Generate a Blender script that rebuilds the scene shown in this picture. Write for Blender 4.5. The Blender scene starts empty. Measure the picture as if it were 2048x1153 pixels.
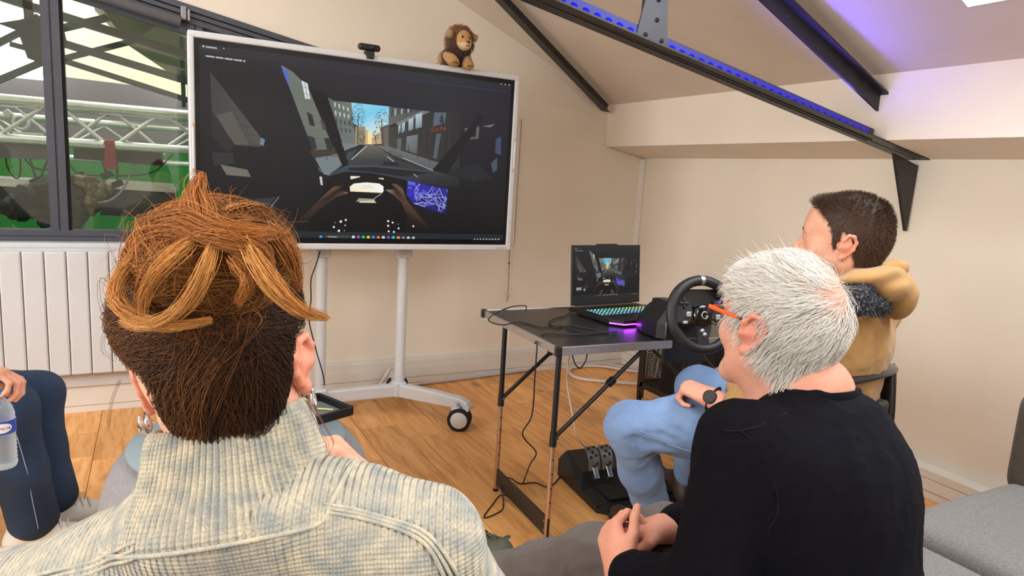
import bpy, math, random
import numpy as np
from mathutils import Vector, Matrix

random.seed(7)
RNG = np.random.default_rng(7)
SC = bpy.context.scene
COL = SC.collection

# ---------------------------------------------------------------- camera
CAM_H = 1.20
YAW, PITCH, ROLL, FPX = math.radians(28.01), math.radians(-9.19), math.radians(3.39), 1356.0
_f = np.array([math.sin(YAW)*math.cos(PITCH), math.cos(YAW)*math.cos(PITCH), math.sin(PITCH)])
_r0 = np.array([math.cos(YAW), -math.sin(YAW), 0.0]); _u0 = np.cross(_r0, _f)
_r = math.cos(ROLL)*_r0+math.sin(ROLL)*_u0; _u = -math.sin(ROLL)*_r0+math.cos(ROLL)*_u0
cam_d = bpy.data.cameras.new('camera')
cam_d.sensor_fit = 'HORIZONTAL'; cam_d.sensor_width = 36.0; cam_d.lens = FPX/2048*36.0
cam_d.clip_start = 0.02; cam_d.clip_end = 60
cam = bpy.data.objects.new('camera', cam_d); COL.objects.link(cam)
M = Matrix(((_r[0], _u[0], -_f[0], 0), (_r[1], _u[1], -_f[1], 0), (_r[2], _u[2], -_f[2], CAM_H), (0, 0, 0, 1)))
cam.matrix_world = M
SC.camera = cam

def at(px, py, depth):
    """a point of the place seen in direction (px, py) of the 2048 x 1153 photograph, depth metres along the view axis"""
    return np.array([0, 0, CAM_H])+depth*(_r*(px-1024)/FPX-_u*(py-576.5)/FPX+_f)
def at_y(px, py, y):
    d = at(px, py, 1.0)-np.array([0, 0, CAM_H]); return np.array([0, 0, CAM_H])+d*(y/d[1])
def at_z(px, py, z):
    d = at(px, py, 1.0)-np.array([0, 0, CAM_H]); return np.array([0, 0, CAM_H])+d*((z-CAM_H)/d[2])

# ---------------------------------------------------------------- world, lights, exposure
vs = SC.view_settings
vs.view_transform = 'Standard'; vs.look = 'None'; vs.gamma = 1.0; vs.use_curve_mapping = False
vs.exposure = -0.09
cy = SC.cycles
cy.max_bounces = 5; cy.use_adaptive_sampling = True; cy.adaptive_threshold = 0.035; cy.diffuse_bounces = 3; cy.glossy_bounces = 2; cy.transmission_bounces = 4; cy.transparent_max_bounces = 12; cy.caustics_reflective = False; cy.caustics_refractive = False
world = bpy.data.worlds.new('daylight'); SC.world = world; world.use_nodes = True
bg = world.node_tree.nodes['Background']; bg.inputs[0].default_value = (0.80, 0.90, 1.0, 1); bg.inputs[1].default_value = 1.2

def area_light(name, loc, target, sx, sy, power, color):
    l = bpy.data.lights.new(name, 'AREA'); l.shape = 'RECTANGLE'; l.size = sx; l.size_y = sy
    l.energy = power; l.color = color
    o = bpy.data.objects.new(name, l); COL.objects.link(o); o.location = loc
    d = Vector(target)-Vector(loc); o.rotation_euler = d.to_track_quat('-Z', 'Y').to_euler()
    return o
# daylight through the skylight and the studio's own roof glazing, plus added fill lights
area_light('skylight_daylight', (2.012, 0.7475, 2.272), (1.8814, 0.7475, 1.969), 1.19, 0.83, 40, (0.86, 0.95, 1.0))
area_light('rear_fill_light', (0.9, -1.15, 2.60), (0.62, -1.15, 1.94), 1.6, 1.3, 85, (1.0, 0.985, 0.965))  # added lamp, unseen, lighting the room from behind and above
area_light('middle_fill_light', (0.01, 1.85, 2.97), (-0.12, 1.85, 2.67), 1.66, 1.36, 18, (1.0, 0.985, 0.965))  # added lamp overhead, unseen, to brighten the walls
area_light('left_fill_light', (-3.22, 0.8, 1.70), (0.0, 0.8, 1.60), 3.3, 1.5, 185, (1.0, 0.985, 0.965))  # added lamp, unseen, to light the right wall head-on
area_light('studio_roof_daylight', (-0.6, 5.9, 3.6), (-0.3, 6.3, 0.0), 4.5, 1.6, 200, (1.0, 0.98, 0.95))
# ---------------------------------------------------------------- materials
def s2l(c):
    c = c/255.0
    return c/12.92 if c <= 0.04045 else ((c+0.055)/1.055)**2.4
def S(r, g, b): return (s2l(r), s2l(g), s2l(b))
MATS = {}
def mat(name, col, rough=0.5, metal=0.0, var=None, bump=None, emit=None, coat=0.0, sheen=0.0, alpha=None, trans=0.0, stretch=(1, 1, 1), objrand=None, spec=0.5, sss=0.0):
    """procedural principled material: var=(scale, amount) mottles the colour, bump=(scale, strength) fine relief"""
    if name in MATS: return MATS[name]
    m = bpy.data.materials.new(name); m.use_nodes = True
    nt = m.node_tree; N = nt.nodes; L = nt.links
    b = N['Principled BSDF']
    b.inputs['Base Color'].default_value = (*col, 1); b.inputs['Roughness'].default_value = rough
    b.inputs['Metallic'].default_value = metal; b.inputs['Specular IOR Level'].default_value = spec
    if coat: b.inputs['Coat Weight'].default_value = coat
    if sheen:
        b.inputs['Sheen Weight'].default_value = sheen; b.inputs['Sheen Roughness'].default_value = 0.5
    if trans: b.inputs['Transmission Weight'].default_value = trans
    if alpha is not None: b.inputs['Alpha'].default_value = alpha
    if sss:
        b.inputs['Subsurface Weight'].default_value = sss; b.inputs['Subsurface Radius'].default_value = (0.01, 0.004, 0.002)
    if emit:
        b.inputs['Emission Color'].default_value = (*emit[0], 1); b.inputs['Emission Strength'].default_value = emit[1]
    tc = None
    if var or bump or objrand:
        tc = N.new('ShaderNodeTexCoord'); mp = N.new('ShaderNodeMapping'); mp.inputs['Scale'].default_value = stretch
        L.new(tc.outputs['Object'], mp.inputs['Vector'])
    out = None
    if var or objrand:
        hsv = N.new('ShaderNodeHueSaturation'); hsv.inputs['Color'].default_value = (*col, 1)
        if var:
            nz = N.new('ShaderNodeTexNoise'); nz.inputs['Scale'].default_value = var[0]; nz.inputs['Detail'].default_value = 5
            L.new(mp.outputs[0], nz.inputs['Vector'])
            mr = N.new('ShaderNodeMapRange'); mr.inputs['From Min'].default_value = 0.3; mr.inputs['From Max'].default_value = 0.7
            mr.inputs['To Min'].default_value = 1-var[1]; mr.inputs['To Max'].default_value = 1+var[1]
            L.new(nz.outputs[0], mr.inputs['Value']); val = mr.outputs[0]
        if objrand:
            oi = N.new('ShaderNodeObjectInfo'); m2 = N.new('ShaderNodeMapRange')
            m2.inputs['To Min'].default_value = 1-objrand; m2.inputs['To Max'].default_value = 1+objrand
            L.new(oi.outputs['Random'], m2.inputs['Value'])
            if var:
                mm = N.new('ShaderNodeMath'); mm.operation = 'MULTIPLY'
                L.new(val, mm.inputs[0]); L.new(m2.outputs[0], mm.inputs[1]); val = mm.outputs[0]
            else: val = m2.outputs[0]
        L.new(val, hsv.inputs['Value']); L.new(hsv.outputs[0], b.inputs['Base Color'])
    if bump:
        nb = N.new('ShaderNodeTexNoise'); nb.inputs['Scale'].default_value = bump[0]; nb.inputs['Detail'].default_value = 4
        L.new(mp.outputs[0], nb.inputs['Vector'])
        bp = N.new('ShaderNodeBump'); bp.inputs['Strength'].default_value = bump[1]; bp.inputs['Distance'].default_value = 0.004
        L.new(nb.outputs[0], bp.inputs['Height']); L.new(bp.outputs[0], b.inputs['Normal'])
    MATS[name] = m
    return m
def attr_mat(name, rough=0.5, emit=0.0, sheen=0.0, spec=0.5, aniso=0.0, bump=None, sss=0.0):
    """colour taken from the mesh's own 'col' attribute (per strand / per patch colours)"""
    if name in MATS: return MATS[name]
    m = bpy.data.materials.new(name); m.use_nodes = True
    N = m.node_tree.nodes; L = m.node_tree.links; b = N['Principled BSDF']
    a = N.new('ShaderNodeAttribute'); a.attribute_name = 'col'
    b.inputs['Roughness'].default_value = rough; b.inputs['Specular IOR Level'].default_value = spec
    if sheen: b.inputs['Sheen Weight'].default_value = sheen
    if sss:
        b.inputs['Subsurface Weight'].default_value = sss; b.inputs['Subsurface Radius'].default_value = (0.012, 0.005, 0.003); b.inputs['Subsurface Scale'].default_value = 1.0
    if emit:
        L.new(a.outputs['Color'], b.inputs['Emission Color']); b.inputs['Emission Strength'].default_value = emit
        b.inputs['Base Color'].default_value = (0.004, 0.004, 0.005, 1)
    else: L.new(a.outputs['Color'], b.inputs['Base Color'])
    if bump:
        tc = N.new('ShaderNodeTexCoord'); nb = N.new('ShaderNodeTexNoise'); nb.inputs['Scale'].default_value = bump[0]
        L.new(tc.outputs['Object'], nb.inputs['Vector'])
        bp = N.new('ShaderNodeBump'); bp.inputs['Strength'].default_value = bump[1]; bp.inputs['Distance'].default_value = 0.004
        L.new(nb.outputs[0], bp.inputs['Height']); L.new(bp.outputs[0], b.inputs['Normal'])
    MATS[name] = m
    return m

# ---------------------------------------------------------------- scene graph helpers
def A3(v): return np.array(v, float)
def unit(v):
    v = np.asarray(v, float); return v/(np.linalg.norm(v)+1e-12)
def thing(name, label, cat, loc=(0, 0, 0), group=None):
    o = bpy.data.objects.new(name, None); COL.objects.link(o); o.location = loc; o.empty_display_size = 0.05
    o['label'] = label; o['category'] = cat
    if group: o['group'] = group
    return o
def tag(o, label, cat, group=None):
    o['label'] = label; o['category'] = cat
    if group: o['group'] = group
    return o
def wloc(o):
    p = np.zeros(3)
    while o is not None:
        p = p+np.array(o.location); o = o.parent
    return p
def mkobj(name, V, F, material, parent=None, smooth=False, loc=None, cols=None, label=None, kind=None, attrs=None, mats=None, fmat=None):
    """one mesh object; V in world coordinates, re-based on loc (or on the parent)"""
    V = np.asarray(V, np.float32)
    base = wloc(parent) if parent is not None else (np.array(loc) if loc is not None else np.zeros(3))
    me = bpy.data.meshes.new(name)
    Vl = (V-base.astype(np.float32))
    if isinstance(F, np.ndarray):
        nf, k = F.shape
        me.vertices.add(len(Vl)); me.vertices.foreach_set('co', Vl.ravel())
        me.loops.add(nf*k); me.loops.foreach_set('vertex_index', F.astype(np.int32).ravel())
        me.polygons.add(nf); me.polygons.foreach_set('loop_start', np.arange(0, nf*k, k, dtype=np.int32))
        me.update(calc_edges=True)
    else:
        me.from_pydata(Vl.tolist(), [], F)
        me.update()
    if smooth is True: me.polygons.foreach_set('use_smooth', np.ones(len(me.polygons), bool))
    elif smooth is not False and smooth is not None:
        me.polygons.foreach_set('use_smooth', np.asarray(smooth, bool))
    if cols is not None:
        at = me.color_attributes.new('col', 'FLOAT_COLOR', 'POINT')
        c4 = np.ones((len(Vl), 4), np.float32); c4[:, :3] = cols; at.data.foreach_set('color', c4.ravel())
    if attrs:
        for k_, v_ in attrs.items():
            at = me.attributes.new(k_, 'FLOAT', 'POINT'); at.data.foreach_set('value', np.asarray(v_, np.float32))
    if mats:
        for m_ in mats: me.materials.append(m_)
        if fmat is not None: me.polygons.foreach_set('material_index', np.asarray(fmat, np.int32))
    elif material is not None: me.materials.append(material)
    o = bpy.data.objects.new(name, me); COL.objects.link(o)
    if parent is not None: o.parent = parent
    else: o.location = tuple(base)
    if label: o['label'] = label
    if kind: o['kind'] = kind
    return o
def dup_tree(o, parent=None):
    c = o.copy(); COL.objects.link(c); c.parent = parent
    for ch in list(o.children): dup_tree(ch, c)
    return c

def frame(d, up=(0, 0, 1)):
    """orthonormal axes with first = d"""
    d = unit(d); up = np.asarray(up, float)
    if abs(d@unit(up)) > 0.98: up = np.array([0, 1.0, 0]) if abs(d[1]) < 0.9 else np.array([1.0, 0, 0])
    s = unit(np.cross(up, d)); u = np.cross(d, s)
    return d, s, u
class MB:
    def __init__(self): self.V = []; self.F = []; self.S = []; self.C = []; self.col = None
    def add(self, vs_, fs, smooth=False):
        o = len(self.V)
        for v in vs_:
            self.V.append(tuple(float(x) for x in v)); self.C.append(self.col if self.col is not None else (1, 1, 1))
        for f in fs: self.F.append(tuple(i+o for i in f)); self.S.append(smooth)
        return self
    def hexa(self, p):
        return self.add(p, [(0, 3, 2, 1), (4, 5, 6, 7), (0, 1, 5, 4), (1, 2, 6, 5), (2, 3, 7, 6), (3, 0, 4, 7)])
    def box(self, lo, hi):
        (a, b, c), (d, e, f) = lo, hi
        return self.hexa([(a, b, c), (d, b, c), (d, e, c), (a, e, c), (a, b, f), (d, b, f), (d, e, f), (a, e, f)])
    def obox(self, c, ax, h):
        c = A3(c); X, Y, Z = [A3(a)*k for a, k in zip(ax, h)]
        return self.hexa([c-X-Y-Z, c+X-Y-Z, c+X+Y-Z, c-X+Y-Z, c-X-Y+Z, c+X-Y+Z, c+X+Y+Z, c-X+Y+Z])
    def rbox(self, c, h, r=0.004, ax=((1, 0, 0), (0, 1, 0), (0, 0, 1)), seg=2):
        """box with rounded edges (superellipsoid-style corner grid)"""
        c = A3(c); X, Y, Z = [A3(a) for a in ax]; h = A3(h); r = min(r, h.min()*0.999)
        n = seg+1; vs_ = []; idx = {}
        ang = [i*math.pi/2/seg for i in range(seg+1)]
        # build by spheres at 8 corners mapped on a lat/long sphere with duplicated seams
        us = []
        for q in range(4):
            for a in ang: us.append((q, a))
        vsx = [(-1, a) for a in ang][::1]
        lat = [(-1, -math.pi/2+a) for a in ang]+[(1, a) for a in ang]
        for (sz, la) in lat:
            for (q, a) in us:
                th = q*math.pi/2+a
                sx = 1 if q in (0, 3) else -1; sy = 1 if q in (0, 1) else -1
                cx, cy, cz = sx*(h[0]-r), sy*(h[1]-r), sz*(h[2]-r)
                p = c+X*(cx+r*math.cos(la)*math.cos(th))+Y*(cy+r*math.cos(la)*math.sin(th))+Z*(cz+r*math.sin(la))
                vs_.append(p)
        w = len(us); fs = []
        for i in range(len(lat)-1):
            for j in range(w):
                k = (j+1) % w
                fs.append((i*w+j, i*w+k, (i+1)*w+k, (i+1)*w+j))
        fs.append(tuple(range(w-1, -1, -1))); fs.append(tuple((len(lat)-1)*w+j for j in range(w)))
        return self.add(vs_, fs)
    def cyl(self, p0, p1, r0, r1=None, n=16, caps=True, up=(0, 0, 1)):
        r1 = r0 if r1 is None else r1
        p0, p1 = A3(p0), A3(p1); d, s, u = frame(p1-p0, up)
        vs_ = []
        for p, r in ((p0, r0), (p1, r1)):
            for i in range(n):
                a = 2*math.pi*i/n; vs_.append(p+s*math.cos(a)*r+u*math.sin(a)*r)
        self.add(vs_, [(i, (i+1) % n, n+(i+1) % n, n+i) for i in range(n)], True)
        if caps:
            self.add(vs_[:n], [tuple(range(n-1, -1, -1))]); self.add(vs_[n:], [tuple(range(n))])
        return self
    def tube(self, pts, r, n=8, caps=True, closed=False, flat=1.0, up=(0, 0, 1)):
        pts = [A3(p) for p in pts]; m = len(pts)
        rs = r if hasattr(r, '__len__') else [r]*m
        vs_ = []; prev = None
        for i, p in enumerate(pts):
            if closed: t = pts[(i+1) % m]-pts[i-1]
            else: t = pts[min(i+1, m-1)]-pts[max(i-1, 0)]
            t = unit(t)
            if prev is None: _, s, u = frame(t, up)
            else:
                s = prev-t*(prev@t); s = unit(s); u = np.cross(t, s)
            prev = s
            for k in range(n):
                a = 2*math.pi*k/n; vs_.append(p+s*math.cos(a)*rs[i]+u*math.sin(a)*rs[i]*flat)
        fs = []
        for i in range(m if closed else m-1):
            j = (i+1) % m
            for k in range(n):
                k2 = (k+1) % n; fs.append((i*n+k, i*n+k2, j*n+k2, j*n+k))
        self.add(vs_, fs, True)
        if caps and not closed:
            self.add(vs_[:n], [tuple(range(n-1, -1, -1))]); self.add(vs_[-n:], [tuple(range(n))])
        return self
    def prism(self, poly, o, ex, ey, t):
        """2-D polygon (ccw in ex,ey) extruded by vector t from origin o"""
        o, ex, ey, t = A3(o), A3(ex), A3(ey), A3(t); n = len(poly)
        b = [o+ex*x+ey*y for x, y in poly]; q = [p+t for p in b]
        fs = [tuple(range(n-1, -1, -1)), tuple(range(n, 2*n))]+[(i, (i+1) % n, n+(i+1) % n, n+i) for i in range(n)]
        return self.add(b+q, fs)
    def lathe(self, prof, o, axis=(0, 0, 1), n=32, sx=1.0, sy=1.0, up=(0, 1, 0), a0=0, a1=2*math.pi):
        o = A3(o); d, s, u = frame(axis, up); m = len(prof); vs_ = []
        full = abs(a1-a0-2*math.pi) < 1e-6; cnt = n if full else n+1
        for r, z in prof:
            for k in range(cnt):
                a = a0+(a1-a0)*k/n; vs_.append(o+d*z+s*math.cos(a)*r*sx+u*math.sin(a)*r*sy)
        fs = []
        for i in range(m-1):
            for k in range(n):
                k2 = (k+1) % cnt; fs.append((i*cnt+k, i*cnt+k2, (i+1)*cnt+k2, (i+1)*cnt+k))
        return self.add(vs_, fs, True)
    def ell(self, c, r, n=16, m=10, ax=((1, 0, 0), (0, 1, 0), (0, 0, 1))):
        c = A3(c); X, Y, Z = [A3(a)*k for a, k in zip(ax, r)]; vs_ = []
        for i in range(m+1):
            la = -math.pi/2+math.pi*i/m
            for k in range(n):
                a = 2*math.pi*k/n; vs_.append(c+X*math.cos(la)*math.cos(a)+Y*math.cos(la)*math.sin(a)+Z*math.sin(la))
        fs = [(i*n+k, i*n+(k+1) % n, (i+1)*n+(k+1) % n, (i+1)*n+k) for i in range(m) for k in range(n)]
        return self.add(vs_, fs, True)
    def poly(self, pts): return self.add(pts, [tuple(range(len(pts)))])
    def build(self, name, material, parent=None, loc=None, label=None, kind=None, use_cols=False):
        return mkobj(name, np.array(self.V), self.F, material, parent, smooth=self.S, loc=loc, label=label, kind=kind,
                     cols=np.array(self.C) if use_cols else None)
def struct(o): o['kind'] = 'structure'; return o
def spline(pts, n=8):
    """Catmull-Rom through pts"""
    P = [A3(p) for p in pts]; P = [2*P[0]-P[1]]+P+[2*P[-1]-P[-2]]; out = []
    for i in range(1, len(P)-2):
        for k in range(n):
            t = k/n; a, b, c, d = P[i-1], P[i], P[i+1], P[i+2]
            out.append(0.5*((2*b)+(c-a)*t+(2*a-5*b+4*c-d)*t*t+(3*b-3*c+d-a)*t**3))
    out.append(P[-2]); return out

# ---------------------------------------------------------------- smooth distance fields -> one continuous mesh (bodies, cloth)
class Field:
    def __init__(self): self.P = []
    def cap(self, a, b, ra, rb=None, k=0.02, op=1, flat=None):
        """tapered capsule; flat=(axis, factor) squashes it along a world axis"""
        self.P.append(('c', A3(a), A3(b), ra, ra if rb is None else rb, k, op, flat)); return self
    def chain(self, pts, rs, k=0.02, flat=None):
        for i in range(len(pts)-1): self.cap(pts[i], pts[i+1], rs[i], rs[i+1], k, 1, flat)
        return self
    def ell(self, c, r, ax=None, k=0.02, op=1):
        ax = np.eye(3) if ax is None else np.array([unit(a) for a in ax])
        self.P.append(('e', A3(c), A3(r), ax, k, op)); return self
    def rbox(self, c, h, r, ax=None, k=0.02, op=1):
        ax = np.eye(3) if ax is None else np.array([unit(a) for a in ax])
        self.P.append(('b', A3(c), A3(h), r, ax, k, op)); return self
    @staticmethod
    def _d(p, X):
        if p[0] == 'c':
            _, a, b, ra, rb, k, op, flat = p
            if flat is not None:
                n, fc = flat; n = unit(n)
                mid = (a+b)/2
                X = X+((X-mid)@n)[..., None]*n*(1/fc-1)
                a2 = a+((a-mid)@n)*n*(1/fc-1); b2 = b+((b-mid)@n)*n*(1/fc-1)
                a, b = a2, b2
            ab = b-a; L = ab@ab
            t = np.clip(((X-a)@ab)/(L+1e-12), 0, 1)
            q = X-a-t[..., None]*ab
            d = np.sqrt((q*q).sum(-1))-(ra+(rb-ra)*t)
            if flat is not None: d = d*max(0.5, min(1, flat[1]))
            return d, k, op
        if p[0] == 'e':
            _, c, r, ax, k, op = p
            q = (X-c)@ax.T
            k0 = np.sqrt(((q/r)**2).sum(-1)); k1 = np.sqrt(((q/(r*r))**2).sum(-1))
            return k0*(k0-1)/(k1+1e-9), k, op
        _, c, h, r, ax, k, op = p
        q = np.abs((X-c)@ax.T)-(h-r)
        d = np.sqrt((np.maximum(q, 0)**2).sum(-1))+np.minimum(q.max(-1), 0)-r
        return d, k, op
    @staticmethod
    def _bb(p):
        if p[0] == 'c':
            _, a, b, ra, rb, k, op, flat = p; r = max(ra, rb)
            return np.minimum(a, b)-r-k, np.maximum(a, b)+r+k
        if p[0] == 'e':
            _, c, r, ax, k, op = p
            e = np.sqrt(((ax*r[:, None])**2).sum(0)); return c-e-k, c+e+k
        _, c, h, r, ax, k, op = p
        e = (np.abs(ax)*h[:, None]).sum(0); return c-e-k, c+e+k
    @staticmethod
    def _mix(D, d, k, op):
        if op == 1:
            h = np.maximum(k-np.abs(D-d), 0)/max(k, 1e-6); return np.minimum(D, d)-h*h*k*0.25
        d = -d; h = np.maximum(k-np.abs(D-d), 0)/max(k, 1e-6); return np.maximum(D, d)+h*h*k*0.25
    def ev(self, X):
        X = np.asarray(X, float); D = np.full(X.shape[:-1], 0.3)
        for p in self.P:
            d, k, op = self._d(p, X); D = self._mix(D, d, k, op)
        return D
    def grad(self, X, e=0.002):
        X = np.asarray(X, float); G = np.zeros_like(X)
        for i in range(3):
            s = np.zeros(3); s[i] = e; G[..., i] = self.ev(X+s)-self.ev(X-s)
        return G/(np.linalg.norm(G, axis=-1, keepdims=True)+1e-9)
    def project(self, X, off=0.0, it=4):
        for _ in range(it): X = X-self.grad(X)*(self.ev(X)-off)[..., None]
        return X
    def mesh(self, res, lo=None, hi=None, smooth=1):
        bbs = [self._bb(p) for p in self.P if p[-1 if p[0] != 'c' else 6] == 1]
        l = np.min([b[0] for b in bbs], 0); h = np.max([b[1] for b in bbs], 0)
        if lo is not None: l = np.maximum(l, lo)
        if hi is not None: h = np.minimum(h, hi)
        l = l-3*res; n = np.ceil((h-l)/res).astype(int)+4
        D = np.full(n, 0.3, np.float32)
        ax = [l[i]+np.arange(n[i])*res for i in range(3)]
        for p in self.P:
            b0, b1 = self._bb(p); m = 3*res
            i0 = np.clip(np.floor((b0-m-l)/res).astype(int), 0, n); i1 = np.clip(np.ceil((b1+m-l)/res).astype(int)+1, 0, n)
            if (i1 <= i0).any(): continue
            g = np.stack(np.meshgrid(ax[0][i0[0]:i1[0]], ax[1][i0[1]:i1[1]], ax[2][i0[2]:i1[2]], indexing='ij'), -1)
            d, k, op = self._d(p, g); sl = tuple(slice(i0[j], i1[j]) for j in range(3))
            D[sl] = self._mix(D[sl], d, k, op)
        D[0], D[-1] = 0.1, 0.1; D[:, 0], D[:, -1] = 0.1, 0.1; D[:, :, 0], D[:, :, -1] = 0.1, 0.1
        return surface_nets(D, l, res, smooth)
def surface_nets(D, l, res, smooth=1):
    s = D < 0; n = np.array(D.shape)-1
    cnt = np.zeros(n, np.int8); pos = np.zeros((*n, 3), np.float32); ne = np.zeros(n, np.float32)
    def sub(a, o): return a[o[0]:o[0]+n[0], o[1]:o[1]+n[1], o[2]:o[2]+n[2]]
    for axis in range(3):
        for p in (0, 1):
            for q in (0, 1):
                o0 = [0, 0, 0]; o0[(axis+1) % 3] = p; o0[(axis+2) % 3] = q
                o1 = list(o0); o1[axis] = 1
                a, b = sub(D, o0), sub(D, o1); cr = sub(s, o0) != sub(s, o1)
                t = np.where(cr, a/np.where(cr, a-b, 1), 0)
                ne += cr
                for j in range(3):
                    if j == axis: pos[..., j] += np.where(cr, t, 0)
                    elif o0[j]: pos[..., j] += cr
    act = ne > 0; idx = np.full(n, -1, np.int64); idx[act] = np.arange(act.sum())
    V = pos[act]/ne[act][:, None]; ijk = np.argwhere(act); V = l+(ijk+V)*res
    F = []
    for axis in range(3):
        a, b = (axis+1) % 3, (axis+2) % 3
        lo = [slice(1, n[0]), slice(1, n[1]), slice(1, n[2])]; lo[axis] = slice(0, n[axis]); 
        s0 = s[tuple(lo)]; hi = list(lo); hi[axis] = slice(1, n[axis]+1); s1 = s[tuple(hi)]
        cr = np.argwhere(s0 != s1)
        if len(cr) == 0: continue
        fl = s0[tuple(cr.T)]
        off = np.array([1, 1, 1]); off[axis] = 0; c = cr+off
        ea = np.zeros(3, int); ea[a] = 1; eb = np.zeros(3, int); eb[b] = 1
        q = np.stack([idx[tuple((c-ea-eb).T)], idx[tuple((c-eb).T)], idx[tuple(c.T)], idx[tuple((c-ea).T)]], 1)
        q[~fl] = q[~fl][:, ::-1]; F.append(q)
    F = np.concatenate(F); F = F[(F >= 0).all(1)]
    for _ in range(smooth): V = 0.5*V+0.5*lap(V, F)
    return V, F
def lap(V, F):
    acc = np.zeros_like(V); c = np.zeros(len(V))
    for k in range(4):
        i, j = F[:, k], F[:, (k+1) % 4]
        for d in range(3):
            acc[:, d] += np.bincount(i, V[j, d], len(V))+np.bincount(j, V[i, d], len(V))
        c += np.bincount(i, minlength=len(V))+np.bincount(j, minlength=len(V))
    return acc/np.maximum(c, 1)[:, None]
def vnormals(V, F):
    n = np.cross(V[F[:, 2]]-V[F[:, 0]], V[F[:, 3]]-V[F[:, 1]]); N = np.zeros_like(V)
    for k in range(4):
        for d in range(3): N[:, d] += np.bincount(F[:, k], n[:, d], len(V))
    return N/(np.linalg.norm(N, axis=1, keepdims=True)+1e-12)
def wnoise(X, scale, seed=0, oct=3):
    """cheap smooth pseudo-noise in [-1,1] from summed sines"""
    r = np.random.default_rng(seed); X = np.asarray(X, float); out = np.zeros(X.shape[:-1]); amp = 1; tot = 0
    for o in range(oct):
        for _ in range(4):
            d = unit(r.normal(size=3)); out += amp*np.sin((X@d)*scale*(2**o)*r.uniform(0.7, 1.3)*6.283+r.uniform(0, 6.283)); tot += amp*0.7
        amp *= 0.5
    return np.clip(out/tot, -1, 1)
def strands_mesh(P, r, cols, sides=3, tip=0.25):
    """P (n,m,3) strand points, r (n,) root radius, cols (n,m,3): thin tapering tubes as one mesh"""
    n, m, _ = P.shape
    T = np.empty_like(P); T[:, 1:-1] = P[:, 2:]-P[:, :-2]; T[:, 0] = P[:, 1]-P[:, 0]; T[:, -1] = P[:, -1]-P[:, -2]
    T /= np.linalg.norm(T, axis=-1, keepdims=True)+1e-9
    ref = np.tile(np.array([0.31, 0.52, 0.8]), (n, 1)); s = np.cross(T.mean(1), ref); s /= np.linalg.norm(s, axis=-1, keepdims=True)+1e-9
    s = s[:, None, :]-T*(T*s[:, None, :]).sum(-1, keepdims=True); s /= np.linalg.norm(s, axis=-1, keepdims=True)+1e-9
    u = np.cross(T, s)
    tp = np.linspace(0, 1, m); rad = r[:, None]*(1-(1-tip)*tp**1.5)[None]
    V = np.empty((n, m, sides, 3), np.float32)
    for k in range(sides):
        a = 2*math.pi*k/sides; V[:, :, k] = P+(s*math.cos(a)+u*math.sin(a))*rad[..., None]
    base = (np.arange(n)*m*sides)[:, None, None]+(np.arange(m-1)*sides)[None, :, None]
    k = np.arange(sides); k2 = (k+1) % sides
    F = np.stack([base+k, base+k2, base+k2+sides, base+k+sides], -1).reshape(-1, 4)
    C = np.repeat(cols[:, :, None, :], sides, 2).reshape(-1, 3)
    return V.reshape(-1, 3), F, C
# ---------------------------------------------------------------- the room
WY, WX = 3.65, 2.865          # back wall plane (y), right wall plane (x)
CEIL_A = math.radians(23.35)  # roof pitch
def ceil_z(x): return 1.69+(2.555-x)*math.tan(CEIL_A)
M_WALL = mat('wall_paint', S(238, 227, 211), 0.75, var=(3, 0.03), bump=(900, 0.12))
M_CEIL = mat('ceiling_paint', S(218, 205, 190), 0.8, var=(4, 0.03), bump=(500, 0.08))
M_TRIM = mat('trim_white', S(226, 219, 209), 0.5, var=(6, 0.03))
M_STEEL = mat('dark_steel', S(52, 50, 50), 0.45, 0.3, var=(20, 0.15))
M_FRAME = mat('window_frame_grey', S(74, 76, 86), 0.45, 0.1, var=(15, 0.06))
M_BLACKP = mat('black_plastic', S(22, 22, 24), 0.42, var=(40, 0.1))
M_BLACKM = mat('black_matte', S(16, 16, 17), 0.7, var=(40, 0.1))
M_RUBBER = mat('black_rubber', S(20, 20, 21), 0.8)
M_WHITEP = mat('white_plastic', S(206, 207, 209), 0.4, var=(10, 0.02))
M_ALU = mat('brushed_aluminium', S(190, 186, 182), 0.35, 0.9, var=(60, 0.08))
M_SILVER = mat('silver_tube', S(205, 208, 206), 0.32, 0.85, var=(30, 0.06))
M_CHROME = mat('chrome', S(210, 210, 212), 0.12, 1.0)

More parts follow.
